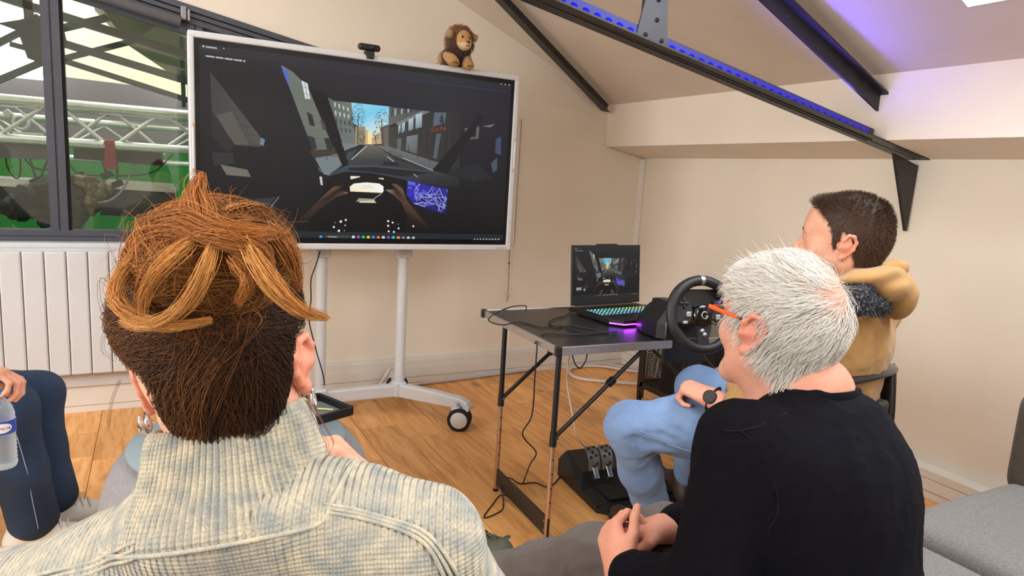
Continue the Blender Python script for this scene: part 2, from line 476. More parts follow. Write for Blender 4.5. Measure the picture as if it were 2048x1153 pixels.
# floor: oak planks, each its own board, running towards the screen wall
def wood_mat():
    m = bpy.data.materials.new('oak_floor'); m.use_nodes = True; N = m.node_tree.nodes; L = m.node_tree.links; b = N['Principled BSDF']
    tc = N.new('ShaderNodeTexCoord'); oi = N.new('ShaderNodeObjectInfo')
    off = N.new('ShaderNodeVectorMath'); off.operation = 'ADD'
    sc = N.new('ShaderNodeVectorMath'); sc.operation = 'SCALE'; sc.inputs['Scale'].default_value = 40
    L.new(oi.outputs['Location'], sc.inputs[0]); L.new(tc.outputs['Object'], off.inputs[0]); L.new(sc.outputs[0], off.inputs[1])
    mp = N.new('ShaderNodeMapping'); mp.inputs['Scale'].default_value = (14, 1.6, 14); L.new(off.outputs[0], mp.inputs[0])
    n1 = N.new('ShaderNodeTexNoise'); n1.inputs['Scale'].default_value = 2.2; n1.inputs['Detail'].default_value = 8; n1.inputs['Distortion'].default_value = 0.9
    L.new(mp.outputs[0], n1.inputs['Vector'])
    mp2 = N.new('ShaderNodeMapping'); mp2.inputs['Scale'].default_value = (90, 5, 90); L.new(off.outputs[0], mp2.inputs[0])
    n2 = N.new('ShaderNodeTexNoise'); n2.inputs['Scale'].default_value = 2; n2.inputs['Detail'].default_value = 4; L.new(mp2.outputs[0], n2.inputs['Vector'])
    cr = N.new('ShaderNodeValToRGB'); e = cr.color_ramp.elements
    e[0].position = 0.25; e[0].color = (*S(196, 130, 68), 1); e[1].position = 0.75; e[1].color = (*S(242, 186, 120), 1)
    el = e.new(0.5); el.color = (*S(228, 164, 96), 1)
    L.new(n1.outputs[0], cr.inputs[0])
    mx = N.new('ShaderNodeMix'); mx.data_type = 'RGBA'; mx.blend_type = 'MULTIPLY'; mx.inputs[0].default_value = 0.35
    r2 = N.new('ShaderNodeValToRGB'); r2.color_ramp.elements[0].position = 0.3; r2.color_ramp.elements[0].color = (0.68, 0.62, 0.56, 1); r2.color_ramp.elements[1].position = 0.55
    L.new(n2.outputs[0], r2.inputs[0]); L.new(cr.outputs[0], mx.inputs[6]); L.new(r2.outputs[0], mx.inputs[7])
    # knots
    vo = N.new('ShaderNodeTexVoronoi'); vo.inputs['Scale'].default_value = 1.0
    mp3 = N.new('ShaderNodeMapping'); mp3.inputs['Scale'].default_value = (5.5, 2.2, 5); L.new(off.outputs[0], mp3.inputs[0]); L.new(mp3.outputs[0], vo.inputs['Vector'])
    kr = N.new('ShaderNodeMapRange'); kr.inputs['From Min'].default_value = 0.03; kr.inputs['From Max'].default_value = 0.16; kr.inputs['To Min'].default_value = 0.42; kr.inputs['To Max'].default_value = 1.0
    L.new(vo.outputs['Distance'], kr.inputs[0])
    pr = N.new('ShaderNodeMapRange'); pr.inputs['To Min'].default_value = 0.92; pr.inputs['To Max'].default_value = 1.30; L.new(oi.outputs['Random'], pr.inputs[0])
    mu = N.new('ShaderNodeMath'); mu.operation = 'MULTIPLY'; L.new(kr.outputs[0], mu.inputs[0]); L.new(pr.outputs[0], mu.inputs[1])
    hs = N.new('ShaderNodeHueSaturation'); L.new(mx.outputs[2], hs.inputs['Color']); L.new(mu.outputs[0], hs.inputs['Value'])
    L.new(hs.outputs[0], b.inputs['Base Color'])
    b.inputs['Roughness'].default_value = 0.42
    bp = N.new('ShaderNodeBump'); bp.inputs['Strength'].default_value = 0.12; bp.inputs['Distance'].default_value = 0.003
    L.new(n2.outputs[0], bp.inputs['Height']); L.new(bp.outputs[0], b.inputs['Normal'])
    return m
M_OAK = wood_mat()
M_SUB = mat('joint_dark', S(70, 44, 24), 0.9)
fb = MB(); fb.box((-3.2, -2.5, -0.08), (3.0, 3.85, -0.004))
floor = struct(fb.build('floor', M_SUB))
PW = 0.178; seam0 = -0.243
rp = random.Random(11)
k0, k1 = -8, 18
for k in range(k0, k1):
    x0 = seam0+k*PW; x1 = x0+PW
    if x0 > 2.86 or x1 < -1.7: continue
    y = 0.6-rp.uniform(0, 0.9)
    if k == -1: y = 0.35
    while y < 3.68:
        ln = rp.choice((0.35, 0.55, 0.75, 0.95, 1.2))
        if k in (-2, -1) and y > 1.9: ln = rp.choice((0.28, 0.33, 0.24))
        y1 = min(y+ln, 3.69)
        if y1 > 0.75:
            b_ = MB(); g = 0.0009; dz = rp.uniform(-0.0004, 0.0004); c = 0.0014
            a0, a1, c0, c1 = x0+g, min(x1-g, 2.862), y+g, y1-g
            b_.add([(a0, c0, -0.006), (a1, c0, -0.006), (a1, c1, -0.006), (a0, c1, -0.006),
                    (a0, c0, dz-c), (a1, c0, dz-c), (a1, c1, dz-c), (a0, c1, dz-c),
                    (a0+c, c0+c, dz), (a1-c, c0+c, dz), (a1-c, c1-c, dz), (a0+c, c1-c, dz)],
                   [(0, 1, 5, 4), (1, 2, 6, 5), (2, 3, 7, 6), (3, 0, 4, 7), (4, 5, 9, 8), (5, 6, 10, 9), (6, 7, 11, 10), (7, 4, 8, 11), (8, 9, 10, 11)])
            o = mkobj('plank', np.array(b_.V)-A3(((a0+a1)/2, (c0+c1)/2, 0)), b_.F, M_OAK)
            o.location = ((a0+a1)/2, (c0+c1)/2, 0); o.parent = floor
        y = y1
# back wall with a window under a sloping head
def win_top(x): return 1.932-0.189*x
WX0, WX1, WB = -1.75, 0.98, 0.80
w = MB(); T = 0.2
def wall_piece(poly): w.prism(poly, (0, WY, 0), (1, 0, 0), (0, 0, 1), (0, T, 0))
wall_piece([(-3.2, -0.05), (3.0, -0.05), (3.0, WB), (-3.2, WB)])
wall_piece([(-3.2, WB), (WX0, WB), (WX0, 4.0), (-3.2, 4.0)])
wall_piece([(WX1, WB), (3.0, WB), (3.0, 2.6), (WX1, 2.6)])
wall_piece([(WX0, win_top(WX0)), (WX1, win_top(WX1)), (WX1, 2.6), (WX1, 3.2), (WX0, 4.0)])
struct(w.build('wall_back', M_WALL))
# lower wall lining, proud of the wall under the roof chord line
w = MB(); w.prism([(1.935, 0.0), (WX, 0.0), (WX, 1.372), (2.555, 1.433), (1.935, 1.552)], (0, WY-0.010, 0), (1, 0, 0), (0, 0, 1), (0, 0.012, 0))
struct(w.build('trim_1', M_WALL))
w = MB(); w.box((1.895, WY-0.022, 0.80), (1.925, WY+0.01, 1.545))
struct(w.build('trim_2', M_TRIM))
w = MB(); w.box((1.926, WY-0.006, 0.86), (1.934, WY+0.01, 1.545))
struct(w.build('trim_3', M_BLACKM))
# corner cover strip
w = MB(); w.prism([(WX-0.035, WY-0.012), (WX-0.012, WY-0.035), (WX, WY-0.035), (WX, WY), (WX-0.035, WY)], (0, 0, 0.13), (1, 0, 0), (0, 1, 0), (0, 0, 1.24))
struct(w.build('trim_4', M_TRIM))
# right wall
w = MB(); w.box((WX, -2.5, -0.05), (WX+0.15, WY+0.2, 1.50))
struct(w.build('wall_right', M_WALL))
# boxed eaves beam along the right wall, underside sloping
w = MB(); w.prism([(2.555, 1.434), (WX+0.1, 1.362), (WX+0.1, 1.72), (2.555, 1.69)], (0, -2.5, 0), (1, 0, 0), (0, 0, 1), (0, WY+2.5, 0))
struct(w.build('trim_5', M_WALL))
# sloping ceiling with a skylight opening
SKX0, SKX1, SKY0, SKY1 = 1.50, 2.272, 0.15, 1.345
w = MB()
def slab(x0, x1, y0, y1, t=0.10):
    w.hexa([(x0, y0, ceil_z(x0)), (x1, y0, ceil_z(x1)), (x1, y1, ceil_z(x1)), (x0, y1, ceil_z(x0)),
            (x0, y0, ceil_z(x0)+t), (x1, y0, ceil_z(x1)+t), (x1, y1, ceil_z(x1)+t), (x0, y1, ceil_z(x0)+t)])
RX0, RX1, RY0, RY1 = 0.15, 1.40, -1.95, -0.35  # unseen rear roof opening, added for the fill light behind
MX0, MX1, MY0, MY1 = -0.78, 0.50, 1.00, 2.70  # unseen middle roof opening, added for the overhead fill light
slab(-1.0, MX0, -2.5, WY+0.1); slab(MX0, RX0, -2.5, MY0); slab(MX0, MX1, MY1, WY+0.1); slab(RX0, MX1, RY1, MY0); slab(MX1, RX1, RY1, WY+0.1); slab(RX1, SKX0, -2.5, WY+0.1); slab(RX0, RX1, -2.5, RY0);  slab(SKX1, 2.72, -2.5, WY+0.1); slab(SKX0, SKX1, -2.5, SKY0); slab(SKX0, SKX1, SKY1, WY+0.1)
w.hexa([(-3.2, -2.5, ceil_z(-1)-0.4), (-1, -2.5, ceil_z(-1)), (-1, WY+0.1, ceil_z(-1)), (-3.2, WY+0.1, ceil_z(-1)-0.4),
        (-3.2, -2.5, ceil_z(-1)-0.3), (-1, -2.5, ceil_z(-1)+0.1), (-1, WY+0.1, ceil_z(-1)+0.1), (-3.2, WY+0.1, ceil_z(-1)-0.3)])
struct(w.build('ceiling', M_CEIL))
nz = A3((math.sin(CEIL_A), 0, math.cos(CEIL_A)))
def shaft(name, x0, x1, y0, y1, h):
    w = MB(); e = 0.004; x0, x1, y0, y1 = x0+e, x1-e, y0+e, y1-e
    cs = [A3((x0, y0, ceil_z(x0)-0.002)), A3((x1, y0, ceil_z(x1)-0.002)), A3((x1, y1, ceil_z(x1)-0.002)), A3((x0, y1, ceil_z(x0)-0.002))]; cen = sum(cs)/4
    for i in range(4):
        a, b_ = cs[i], cs[(i+1) % 4]; o_ = unit(np.cross(b_-a, nz)); o_ = o_ if o_@((a+b_)/2-cen) > 0 else -o_
        w.hexa([a, b_, b_+o_*0.003, a+o_*0.003, a+nz*h, b_+nz*h, b_+nz*h+o_*0.003, a+nz*h+o_*0.003])
    return struct(w.build(name, M_TRIM))
shaft('window_2', SKX0, SKX1, SKY0, SKY1, 0.33); shaft('added_skylight_3', RX0, RX1, RY0, RY1, 0.2); shaft('added_skylight_4', MX0, MX1, MY0, MY1, 0.2)  # rear and middle shafts are unseen, added around the fill lights
# walls out of the photograph's view that close the room
w = MB(); w.box((-3.35, -2.5, -0.05), (-3.2, WY+0.2, 0.95)); w.box((-3.35, -2.5, 2.45), (-3.2, WY+0.2, 3.2)); w.box((-3.35, -2.5, 0.95), (-3.2, -0.85, 2.45)); w.box((-3.35, 2.45, 0.95), (-3.2, WY+0.2, 2.45)); struct(w.build('wall_left', M_WALL))
w = MB()
for y in (-0.85, 0.22, 1.32, 2.40): w.box((-3.30, y, 0.95), (-3.215, y+0.05, 2.45))
for z in (0.95, 2.40): w.box((-3.30, -0.85, z), (-3.215, 2.45, z+0.05))
struct(w.build('added_window_5', M_FRAME))  # unseen window frame, added around the left fill light
w = MB()
w.box((-3.2, -2.65, -0.05), (3.0, -2.5, 4.0)); struct(w.build('wall_rear', M_WALL))
# baseboard trunking, two strips high
def trunk(name, segs):
    w = MB()
    for lo, hi in segs: w.box(lo, hi)
    return struct(w.build(name, M_TRIM))
trunk('baseboard_back', [((-3.2, WY-0.048, 0), (WX, WY, 0.030)), ((-3.2, WY-0.042, 0.030), (WX, WY, 0.033)), ((-3.2, WY-0.050, 0.033), (WX, WY, 0.092)), ((-3.2, WY-0.045, 0.092), (WX, WY, 0.124)), ((0.55, WY-0.020, 0.124), (WX, WY, 0.140))])
trunk('baseboard_right', [((WX-0.075, -2.5, 0), (WX, WY-0.05, 0.030)), ((WX-0.068, -2.5, 0.030), (WX, WY-0.05, 0.033)), ((WX-0.078, -2.5, 0.033), (WX, WY-0.05, 0.080)), ((WX-0.07, -2.5, 0.080), (WX, WY-0.05, 0.083)), ((WX-0.076, -2.5, 0.083), (WX, WY-0.05, 0.115))])

# ---- window onto the studio: grey aluminium frame, mullions, panes, blind rail
win = struct(thing('window_1', '', ''))
del win['label']; del win['category']
fy0, fy1 = WY+0.02, WY+0.085
def fr(name, polys, m=M_FRAME):
    w = MB()
    for p, y0, y1 in polys: w.prism(p, (0, y0, 0), (1, 0, 0), (0, 0, 1), (0, y1-y0, 0))
    return w.build(name, m, win)
fr('bottom_rail', [([(WX0, WB), (WX1, WB), (WX1, WB+0.018), (WX0, WB+0.018)], fy0-0.012, fy1), ([(WX0, WB+0.018), (WX1, WB+0.018), (WX1, WB+0.022), (WX0, WB+0.022)], fy0+0.004, fy1), ([(WX0, WB+0.022), (WX1, WB+0.022), (WX1, WB+0.048), (WX0, WB+0.048)], fy0, fy1)])
for xm in (-0.985, -0.385, 0.185):
    zt = win_top(xm)-0.02
    fr('mullion', [([(xm-0.034, WB+0.048), (xm-0.003, WB+0.048), (xm-0.003, zt), (xm-0.034, zt)], fy0-0.002, fy1),
                   ([(xm-0.003, WB+0.018), (xm+0.004, WB+0.018), (xm+0.004, zt), (xm-0.003, zt)], fy0+0.006, fy1),
                   ([(xm+0.004, WB+0.048), (xm+0.034, WB+0.048), (xm+0.034, zt), (xm+0.004, zt)], fy0-0.002, fy1)])
    fr('gasket', [([(xm+0.034, WB+0.050), (xm+0.044, WB+0.050), (xm+0.044, zt), (xm+0.034, zt)], fy0+0.02, fy1)], M_BLACKM)
def band(d0, d1): return [(WX0, win_top(WX0)-d1), (WX1, win_top(WX1)-d1), (WX1, win_top(WX1)-d0), (WX0, win_top(WX0)-d0)]
fr('head_rail', [(band(-0.004, 0.022), fy0-0.03, fy1), (band(0.022, 0.027), fy0+0.0, fy1), (band(0.027, 0.046), fy0-0.02, fy1), (band(0.046, 0.050), fy0+0.01, fy1), (band(0.050, 0.075), fy0-0.01, fy1), (band(0.075, 0.125), fy0+0.015, fy1)])
M_GLASS = bpy.data.materials.new('window_glass'); M_GLASS.use_nodes = True
_n = M_GLASS.node_tree.nodes; _l = M_GLASS.node_tree.links; _n.remove(_n['Principled BSDF'])
_t = _n.new('ShaderNodeBsdfTransparent'); _t.inputs[0].default_value = (0.93, 0.97, 0.93, 1); _g = _n.new('ShaderNodeBsdfGlossy'); _g.inputs['Roughness'].default_value = 0.02
_x = _n.new('ShaderNodeMixShader'); _fz = _n.new('ShaderNodeFresnel'); _fz.inputs[0].default_value = 1.5
_l.new(_fz.outputs[0], _x.inputs[0]); _l.new(_t.outputs[0], _x.inputs[1]); _l.new(_g.outputs[0], _x.inputs[2]); _l.new(_x.outputs[0], _n['Material Output'].inputs[0])
edges = [WX0, -0.985, -0.385, 0.185, WX1]
for i in range(4):
    a, b_ = edges[i]+0.03, edges[i+1]-0.03
    fr('pane', [([(a, WB+0.046), (b_, WB+0.046), (b_, win_top(b_)-0.10), (a, win_top(a)-0.10)], fy0+0.04, fy0+0.046)], M_GLASS)
# rolled blind tube under the head rail, with its end bracket
w = MB(); x0, x1 = -1.6, 0.125
w.cyl((x0, WY-0.01, win_top(x0)-0.085), (x1, WY-0.01, win_top(x1)-0.085), 0.024, n=20)
bl = tag(w.build('rolled_blind', mat('blind_fabric', S(88, 88, 92), 0.8, var=(30, 0.05)), None, loc=(x0, WY, win_top(x0)-0.085)), 'grey rolled-up blind under the sloping window head', 'blind')
w = MB(); w.rbox((x1+0.012, WY-0.008, win_top(x1)-0.045), (0.012, 0.012, 0.030), 0.004); w.build('bracket', mat('bracket_grey', S(150, 148, 150), 0.5, 0.4), bl)
w = MB(); w.rbox((x1+0.034, WY-0.008, win_top(x1)-0.052), (0.006, 0.012, 0.026), 0.004); w.build('bracket', MATS['bracket_grey'], bl)
# window board
w = MB(); w.rbox(((WX0+WX1)/2, WY-0.028, WB-0.011), ((WX1-WX0)/2+0.05, 0.045, 0.011), 0.004)
struct(w.build('trim_6', M_WHITEP))

# ---- radiator: one panel per column
rad = thing('radiator', 'white column radiator below the studio window', 'radiator', (-0.5, 3.56, 0.2))
w = MB(); w.rbox((-0.5, 3.575, 0.735), (0.68, 0.022, 0.022), 0.008); w.rbox((-0.5, 3.575, 0.26), (0.68, 0.022, 0.02), 0.008); w.build('manifold', M_WHITEP, rad)
fx = 0.0808; x = -0.190+4*fx
fin = None
while x > -1.2:
    if fin is None:
        w = MB(); w.rbox((x-fx/2, 3.525, 0.488), (fx/2-0.0014, 0.012, 0.281), 0.007); w.rbox((x-fx/2, 3.548, 0.752), (fx/2-0.004, 0.024, 0.010), 0.006); w.rbox((x-fx/2, 3.555, 0.475), (0.006, 0.035, 0.25), 0.003)
        fin = w.build('radiator_column', M_WHITEP, rad); fx_first = x
    else:
        c = fin.copy(); COL.objects.link(c); c.parent = rad; c.location = (x-fx_first, 0, 0)
    x -= fx
w = MB(); w.box((-1.2, 3.55, 0.762), (0.16, 3.60, 0.779)); w.build('top_grille', M_WHITEP, rad)
w = MB(); w.box((-1.15, 3.585, 0.13), (0.12, 3.648, 0.205)); w.build('wall_bracket', M_WHITEP, rad)

# ---- steel roof truss with a blue LED strip, at y = 1.8
def chord_z(x): return 1.474-0.181*(x-2.53)
TY = 1.80
cd = unit((1, 0, -0.181)); cu = unit((0.181, 0, 1))
tr = thing('roof_truss', 'dark steel roof truss with blue light strip along its lower chord', 'truss', (2.5, TY, 1.45))
xa, xb = -0.6, 2.535
def on_chord(x, y, h): return A3((x, y, chord_z(x)))+cu*h
M_LEDBLUE = mat('steel_blue_side', S(58, 56, 62), 0.4, 0.3)
w = MB()
for sgn in (-1, 1):
    p0, p1 = on_chord(xa, TY+sgn*0.009, -0.022), on_chord(xb, TY+sgn*0.009, -0.022)
    w.obox((p0+p1)/2, (cd, (0, 1, 0), cu), (np.linalg.norm(p1-p0)/2, 0.003, 0.024))
w.build('chord_web', M_LEDBLUE, tr)
for sgn in (-1, 1):
    w = MB(); p0 = A3((xa, TY+sgn*0.028, chord_z(xa)))-cu*0.048; p1 = A3((2.862, TY+sgn*0.028, chord_z(2.862)+0.012))-cu*0.048
    d = unit(p1-p0); w.obox((p0+p1)/2, (d, (0, 1, 0), np.cross(d, (0, 1, 0))), (np.linalg.norm(p1-p0)/2, 0.0245, 0.003)); w.build('chord_flange', M_STEEL, tr)
w = MB(); w.prism([(2.69, 1.393), (2.862, 1.352), (2.862, 1.345), (2.850, 1.075), (2.842, 1.075)], (0, TY-0.006, 0), (1, 0, 0), (0, 0, 1), (0, 0.012, 0)); w.build('wall_plate', M_STEEL, tr)
w = MB(); gx = lambda x, h: tuple(on_chord(x, 0, h)[[0, 2]])
w.prism([(1.33, chord_z(1.33)-0.035), (1.455, chord_z(1.455)-0.035), (1.43, 1.90), (1.36, 1.90), (1.355, 1.77)], (0, TY-0.018, 0), (1, 0, 0), (0, 0, 1), (0, 0.006, 0)); gs = w.build('gusset_plate', M_LEDBLUE, tr)
w = MB(); w.box((1.355, TY-0.012, 1.66), (1.40, TY+0.0, ceil_z(1.39)-0.09)); w.build('king_post', M_STEEL, tr)
for bx, bz in ((1.405, 1.775), (1.405, 1.715), (1.365, 1.665), (1.43, 1.655)):
    w = MB(); w.lathe([(0.0, 0.007), (0.006, 0.005), (0.008, 0.0)], (bx, TY-0.018, bz), (0, -1, 0), 12); w.build('bolt', M_STEEL, gs)
# LED strip: housing and single diodes on the camera side of the chord
p0, p1 = on_chord(xa, TY-0.0135, -0.018), on_chord(2.50, TY-0.0135, -0.018)
led = thing('led_strip', 'blue light strip stuck along the lower chord of the roof truss', 'led strip', tuple(p1))
w = MB(); w.obox((p0+p1)/2, (cd, (0, 1, 0), cu), (np.linalg.norm(p1-p0)/2, 0.0012, 0.016)); w.build('carrier', mat('led_carrier', S(40, 36, 130), 0.5, emit=((0.02, 0.02, 1.0), 0.16)), led)
M_LED = mat('blue_led', (0.0, 0.0, 0.05), 0.5, emit=((0.0, 0.0, 1.0), 0.95), spec=0.1)
xl = 2.49; k = 0; ld = None
while xl > 0.9:
    q = on_chord(xl, TY-0.0155, -0.022)
    if ld is None:
        w = MB(); w.ell(q, (0.0125, 0.002, 0.007), 10, 6, (cd, (0, 1, 0), cu)); ld = w.build('diode', M_LED, led); q0 = q
    else:
        c = ld.copy(); COL.objects.link(c); c.parent = led; c.location = tuple(q-q0)
    xl -= 0.042
pm = (p0+p1)/2+A3((0.75, -0.016, 0.042))
LN = unit((0.45, -0.6, 0.8)-cd*(A3((0.45, -0.6, 0.8))@cd)*0.55); LN = unit(LN); cdl = unit(cd-LN*(cd@LN))
ll = area_light('led_strip_light', tuple(pm), tuple(pm+A3((0, -0.55, 1.0))), 1.5, 0.02, 4.6, (0.16, 0.12, 1.0))
ll.rotation_euler = Matrix((tuple(cdl), tuple(np.cross(-LN, cdl)), tuple(-LN))).transposed().to_euler()
# rafter (I-section) above, running under the roof pitch
sd = unit((-1, 0, math.tan(CEIL_A))); sn = A3((-nz[0], 0, -nz[2]))
e0 = A3((2.552, TY, 1.548)); raf = thing('rafter', 'dark steel I-beam rafter above the blue light strip', 'rafter', tuple(e0))
Lr = 2.6
up = unit(nz)
for nm, h, hw, ht in (('bottom_flange', 0.003, 0.005, 0.003), ('rafter_web', 0.030, 0.003, 0.030), ('top_flange', 0.061, 0.036, 0.004)):
    w = MB(); w.obox(e0+sd*Lr/2+up*h, (sd, (0, 1, 0), up), (Lr/2, hw, ht)); w.build(nm, M_STEEL, raf)
for d in (0.16, 0.62): 
    w = MB(); w.lathe([(0.0, 0.006), (0.006, 0.004), (0.007, 0.0)], e0+sd*d+up*0.03+A3((0, -0.003, 0)), (0, -1, 0), 12); w.build('bolt', M_STEEL, raf)
# diagonal wind brace under the ceiling, near the back wall
b0, b1 = A3((2.500, 3.600, 1.646)), A3((1.10, 3.01, 2.252)); d = unit(b1-b0)
brace = tag(MB().add([], []).obox((b0+b1)/2, (d, np.cross(nz, d), nz), (np.linalg.norm(b1-b0)/2, 0.028, 0.003)).obox((b0+b1)/2+nz*0.022, (d, np.cross(nz, d), nz), (np.linalg.norm(b1-b0)/2, 0.003, 0.022)).build('wind_brace', M_STEEL, None, loc=tuple(b0)), 'dark steel diagonal brace under the ceiling by the back wall', 'brace')
# ---------------------------------------------------------------- the studio seen through the window
M_GREEN = mat('chroma_green', S(38, 128, 58), 0.7, var=(2, 0.1))
M_STGREY = mat('studio_grey', S(118, 108, 116), 0.8, var=(4, 0.04))
M_STCREAM = mat('studio_cream', S(232, 222, 192), 0.7)
M_STBEAM = mat('studio_steel', S(52, 58, 58), 0.5, 0.2, var=(8, 0.1))
M_DRAPE = mat('black_drape_cloth', S(14, 14, 16), 0.7, var=(8, 0.25))
SYB = 6.5
w = MB(); w.box((-3.4, 3.85, -0.55), (3.0, SYB+0.4, -0.5)); struct(w.build('floor_studio', M_GREEN))
w = MB(); w.box((-3.4, SYB, -0.5), (3.0, SYB+0.1, 1.235)); struct(w.build('wall_studio_green', M_GREEN))
w = MB(); w.prism([(-1.05, 1.235), (3.0, 1.235), (3.0, 1.55), (0.25, 1.71), (-0.1, 1.765), (-1.05, 1.788)], (0, SYB+0.005, 0), (1, 0, 0), (0, 0, 1), (0, 0.1, 0)); struct(w.build('wall_studio_grey', M_STGREY))
w = MB(); w.box((-3.4, SYB+0.12, 1.2), (3.0, SYB+0.2, 4.0)); struct(w.build('wall_studio_upper', M_STCREAM))
w = MB(); w.box((-3.45, 3.86, -0.5), (-3.4, SYB+0.4, 3.9)); struct(w.build('wall_studio_left', M_STCREAM))
w = MB(); w.box((3.0, 3.86, -0.5), (3.05, SYB+0.4, 3.9)); struct(w.build('wall_studio_right', M_GREEN))
# sloping grey soffit boards on the right of the studio roof
w = MB(); q = [at_y(180, -20, 5.0), at_y(420, -20, 5.0), at_y(420, 200, 6.2), at_y(255, 90, 6.2), at_y(190, 22, 6.0)]
w.add(q+[p+A3((0, 0.05, 0.02)) for p in q], [(4, 3, 2, 1, 0), (5, 6, 7, 8, 9)]+[(i, (i+1) % 5, 5+(i+1) % 5, 5+i) for i in range(5)])
struct(w.build('ceiling_studio', mat('studio_soffit', S(150, 145, 132), 0.8)))
# roof glazing on the left, over-bright daylight behind white bars
gl = thing('studio_roof_glazing', 'bright sloping roof glazing above the studio at far left', 'skylight', tuple(at_y(30, 60, 6.0)))
for i in range(3):
    w = MB(); a, b_ = at_y(-60+i*26, 110-i*26, 6.1), at_y(20+i*26, 30-i*26, 6.1)
    dd = unit(b_-a); w.obox((a+b_)/2, (dd, (0, 1, 0), np.cross(dd, (0, 1, 0))), (0.38, 0.01, 0.055)); w.build('pane', mat('sky_pane', (0.9, 0.95, 1.0), 0.3, emit=((0.92, 0.97, 1.0), 2.2)), gl)
w = MB(); q = at_y(45, 110, 6.3); w.box((q[0]-0.40, 6.25, q[2]-0.17), (q[0]+0.16, 6.28, q[2]+0.17)); w.build('lower_pane', MATS['sky_pane'], gl)
def bar_between(a, b_, t, name, m, parent=None, loc=None, depth=None):
    a, b_ = A3(a), A3(b_); d, s, u = frame(b_-a, (0, 1, 0)); w = MB()
    w.obox((a+b_)/2, (d, s, u), (np.linalg.norm(b_-a)/2, t, depth or t)); return w.build(name, m, parent, loc=loc)
sf = thing('studio_roof_frame', 'dark steel roof bars crossing behind the window', 'roof frame', tuple(at_y(250, 60, 5.6)))
for (x0, y0, x1, y1, t) in ((-40, -18, 400, 118, 0.026), (110, 60, 300, 16, 0.022), (110, 82, 400, 170, 0.024), (110, 122, 275, 80, 0.018), (110, 116, 400, 208, 0.018), (270, 14, 400, 66, 0.022), (-20, 168, 100, 118, 0.02), (-20, 95, 60, 55, 0.02), (52, -30, 62, 70, 0.026), (20, 88, 110, 112, 0.016), (362, 60, 368, 215, 0.014)):
    bar_between(at_y(x0, y0, 5.6), at_y(x1, y1, 5.6), t, 'roof_bar', M_STBEAM, sf)
w = MB(); c0 = at_y(52, 68, 5.57); st = [(-0.20, 0.06), (-0.06, 0.02), (0.0, -0.2), (0.12, -0.24), (0.15, -0.06), (0.3, -0.04), (0.28, 0.06), (0.08, 0.18), (-0.02, 0.12)]
w.prism(st, c0, (0.75, 0, 0), (0, 0, 0.75), (0, 0.02, 0)); w.build('gusset_plate', mat('studio_dark_plate', S(30, 36, 38), 0.6), sf)
# aluminium lighting truss
tz1, tz0, tY, tY2 = 1.447, 1.250, 4.4, 4.68
lt = thing('lighting_truss', 'silver tube lighting truss hanging behind the window', 'truss', (0, tY, tz0))
for z, y, r in ((tz1, tY, 0.028), (tz0, tY, 0.025), (tz1-0.0, tY2, 0.024), (tz0, tY2, 0.022)):
    w = MB(); w.cyl((-2.4, y, z), (2.2, y, z), r, n=20); w.build('main_tube', M_SILVER, lt)
def cx_(c): return c/3.975
xs_ = lambda c: at_y(cx_(c), 250, tY)[0]
for (c0_, c1_) in ((-330, 0), (360, 0), (510, 810), (1250, 950), (1340, 1660), (1900, 1660)):
    up_first = None
    z0_, z1_ = (tz1-0.02, tz0+0.02)
    w = MB(); w.cyl((xs_(c0_), tY, z0_), (xs_(c1_), tY, z1_), 0.0105, n=10); w.build('brace_tube', M_SILVER, lt)
for (c0_, c1_) in ((60, 370), (820, 520), (930, 1230), (1640, 1340), (-300, -10)):
    w = MB(); w.cyl((xs_(c0_), tY2, tz1-0.02), (xs_(c1_), tY2, tz0+0.02), 0.010, n=10); w.build('brace_tube', M_SILVER, lt)
for c0_ in (-200, 420, 880, 1290):
    for z in (tz1, tz0):
        w = MB(); w.cyl((xs_(c0_), tY, z), (xs_(c0_+60), tY2, z), 0.009, n=8); w.build('cross_tube', M_SILVER, lt)
lt2 = thing('lighting_truss', 'second thinner lighting truss farther back in the studio', 'truss', (0, 5.6, 1.3))
for z, r in ((1.41, 0.024), (1.16, 0.022)):
    w = MB(); w.cyl((-2.6, 5.6, z), (2.2, 5.6, z), r, n=14); w.build('main_tube', M_SILVER, lt2)
for i in range(14):
    w = MB(); xx = -2.4+i*0.3; w.cyl((xx, 5.6, 1.39 if i % 2 else 1.18), (xx+0.3, 5.6, 1.18 if i % 2 else 1.39), 0.010, n=8); w.build('brace_tube', M_SILVER, lt2)
# hanging light panels with finned housings and black skirts
def light_panel(x0, x1, y, z, label, slope):
    r = thing('studio_light_panel', label, 'studio light', ((x0+x1)/2, y, z)); L_ = x1-x0
    w = MB(); w.obox(((x0+x1)/2, y, z), (unit((1, 0, slope)), (0, 1, 0), unit((-slope, 0, 1))), (L_/2, 0.17, 0.012)); w.build('housing', M_ALU, r)
    for i in range(7):
        w = MB(); w.obox(((x0+x1)/2, y-0.15+i*0.05, z+0.022), (unit((1, 0, slope)), (0, 1, 0), unit((-slope, 0, 1))), (L_/2-0.01, 0.012, 0.012)); w.build('cooling_fin', M_ALU, r)
    w = MB(); dz = slope*L_/2; b_ = 0.16
    t = [(x0, y-0.17, z-dz-0.01), (x1, y-0.17, z+dz-0.01), (x1, y+0.17, z+dz-0.01), (x0, y+0.17, z-dz-0.01)]
    q = [(x0-0.02, y-0.24, z-dz-b_), (x1-0.02, y-0.24, z+dz-b_), (x1+0.02, y+0.22, z+dz-b_+0.02), (x0-0.02, y+0.22, z-dz-b_)]
    w.hexa(q+t); w.build('skirt', M_DRAPE, r)
    return r
pa = at_y(212, 378, 4.75); pb = at_y(350, 376, 4.75)
light_panel(pa[0], pb[0], 4.75, pa[2]+0.015, 'black skirted studio light with finned top, right of the window mullion', -0.03)
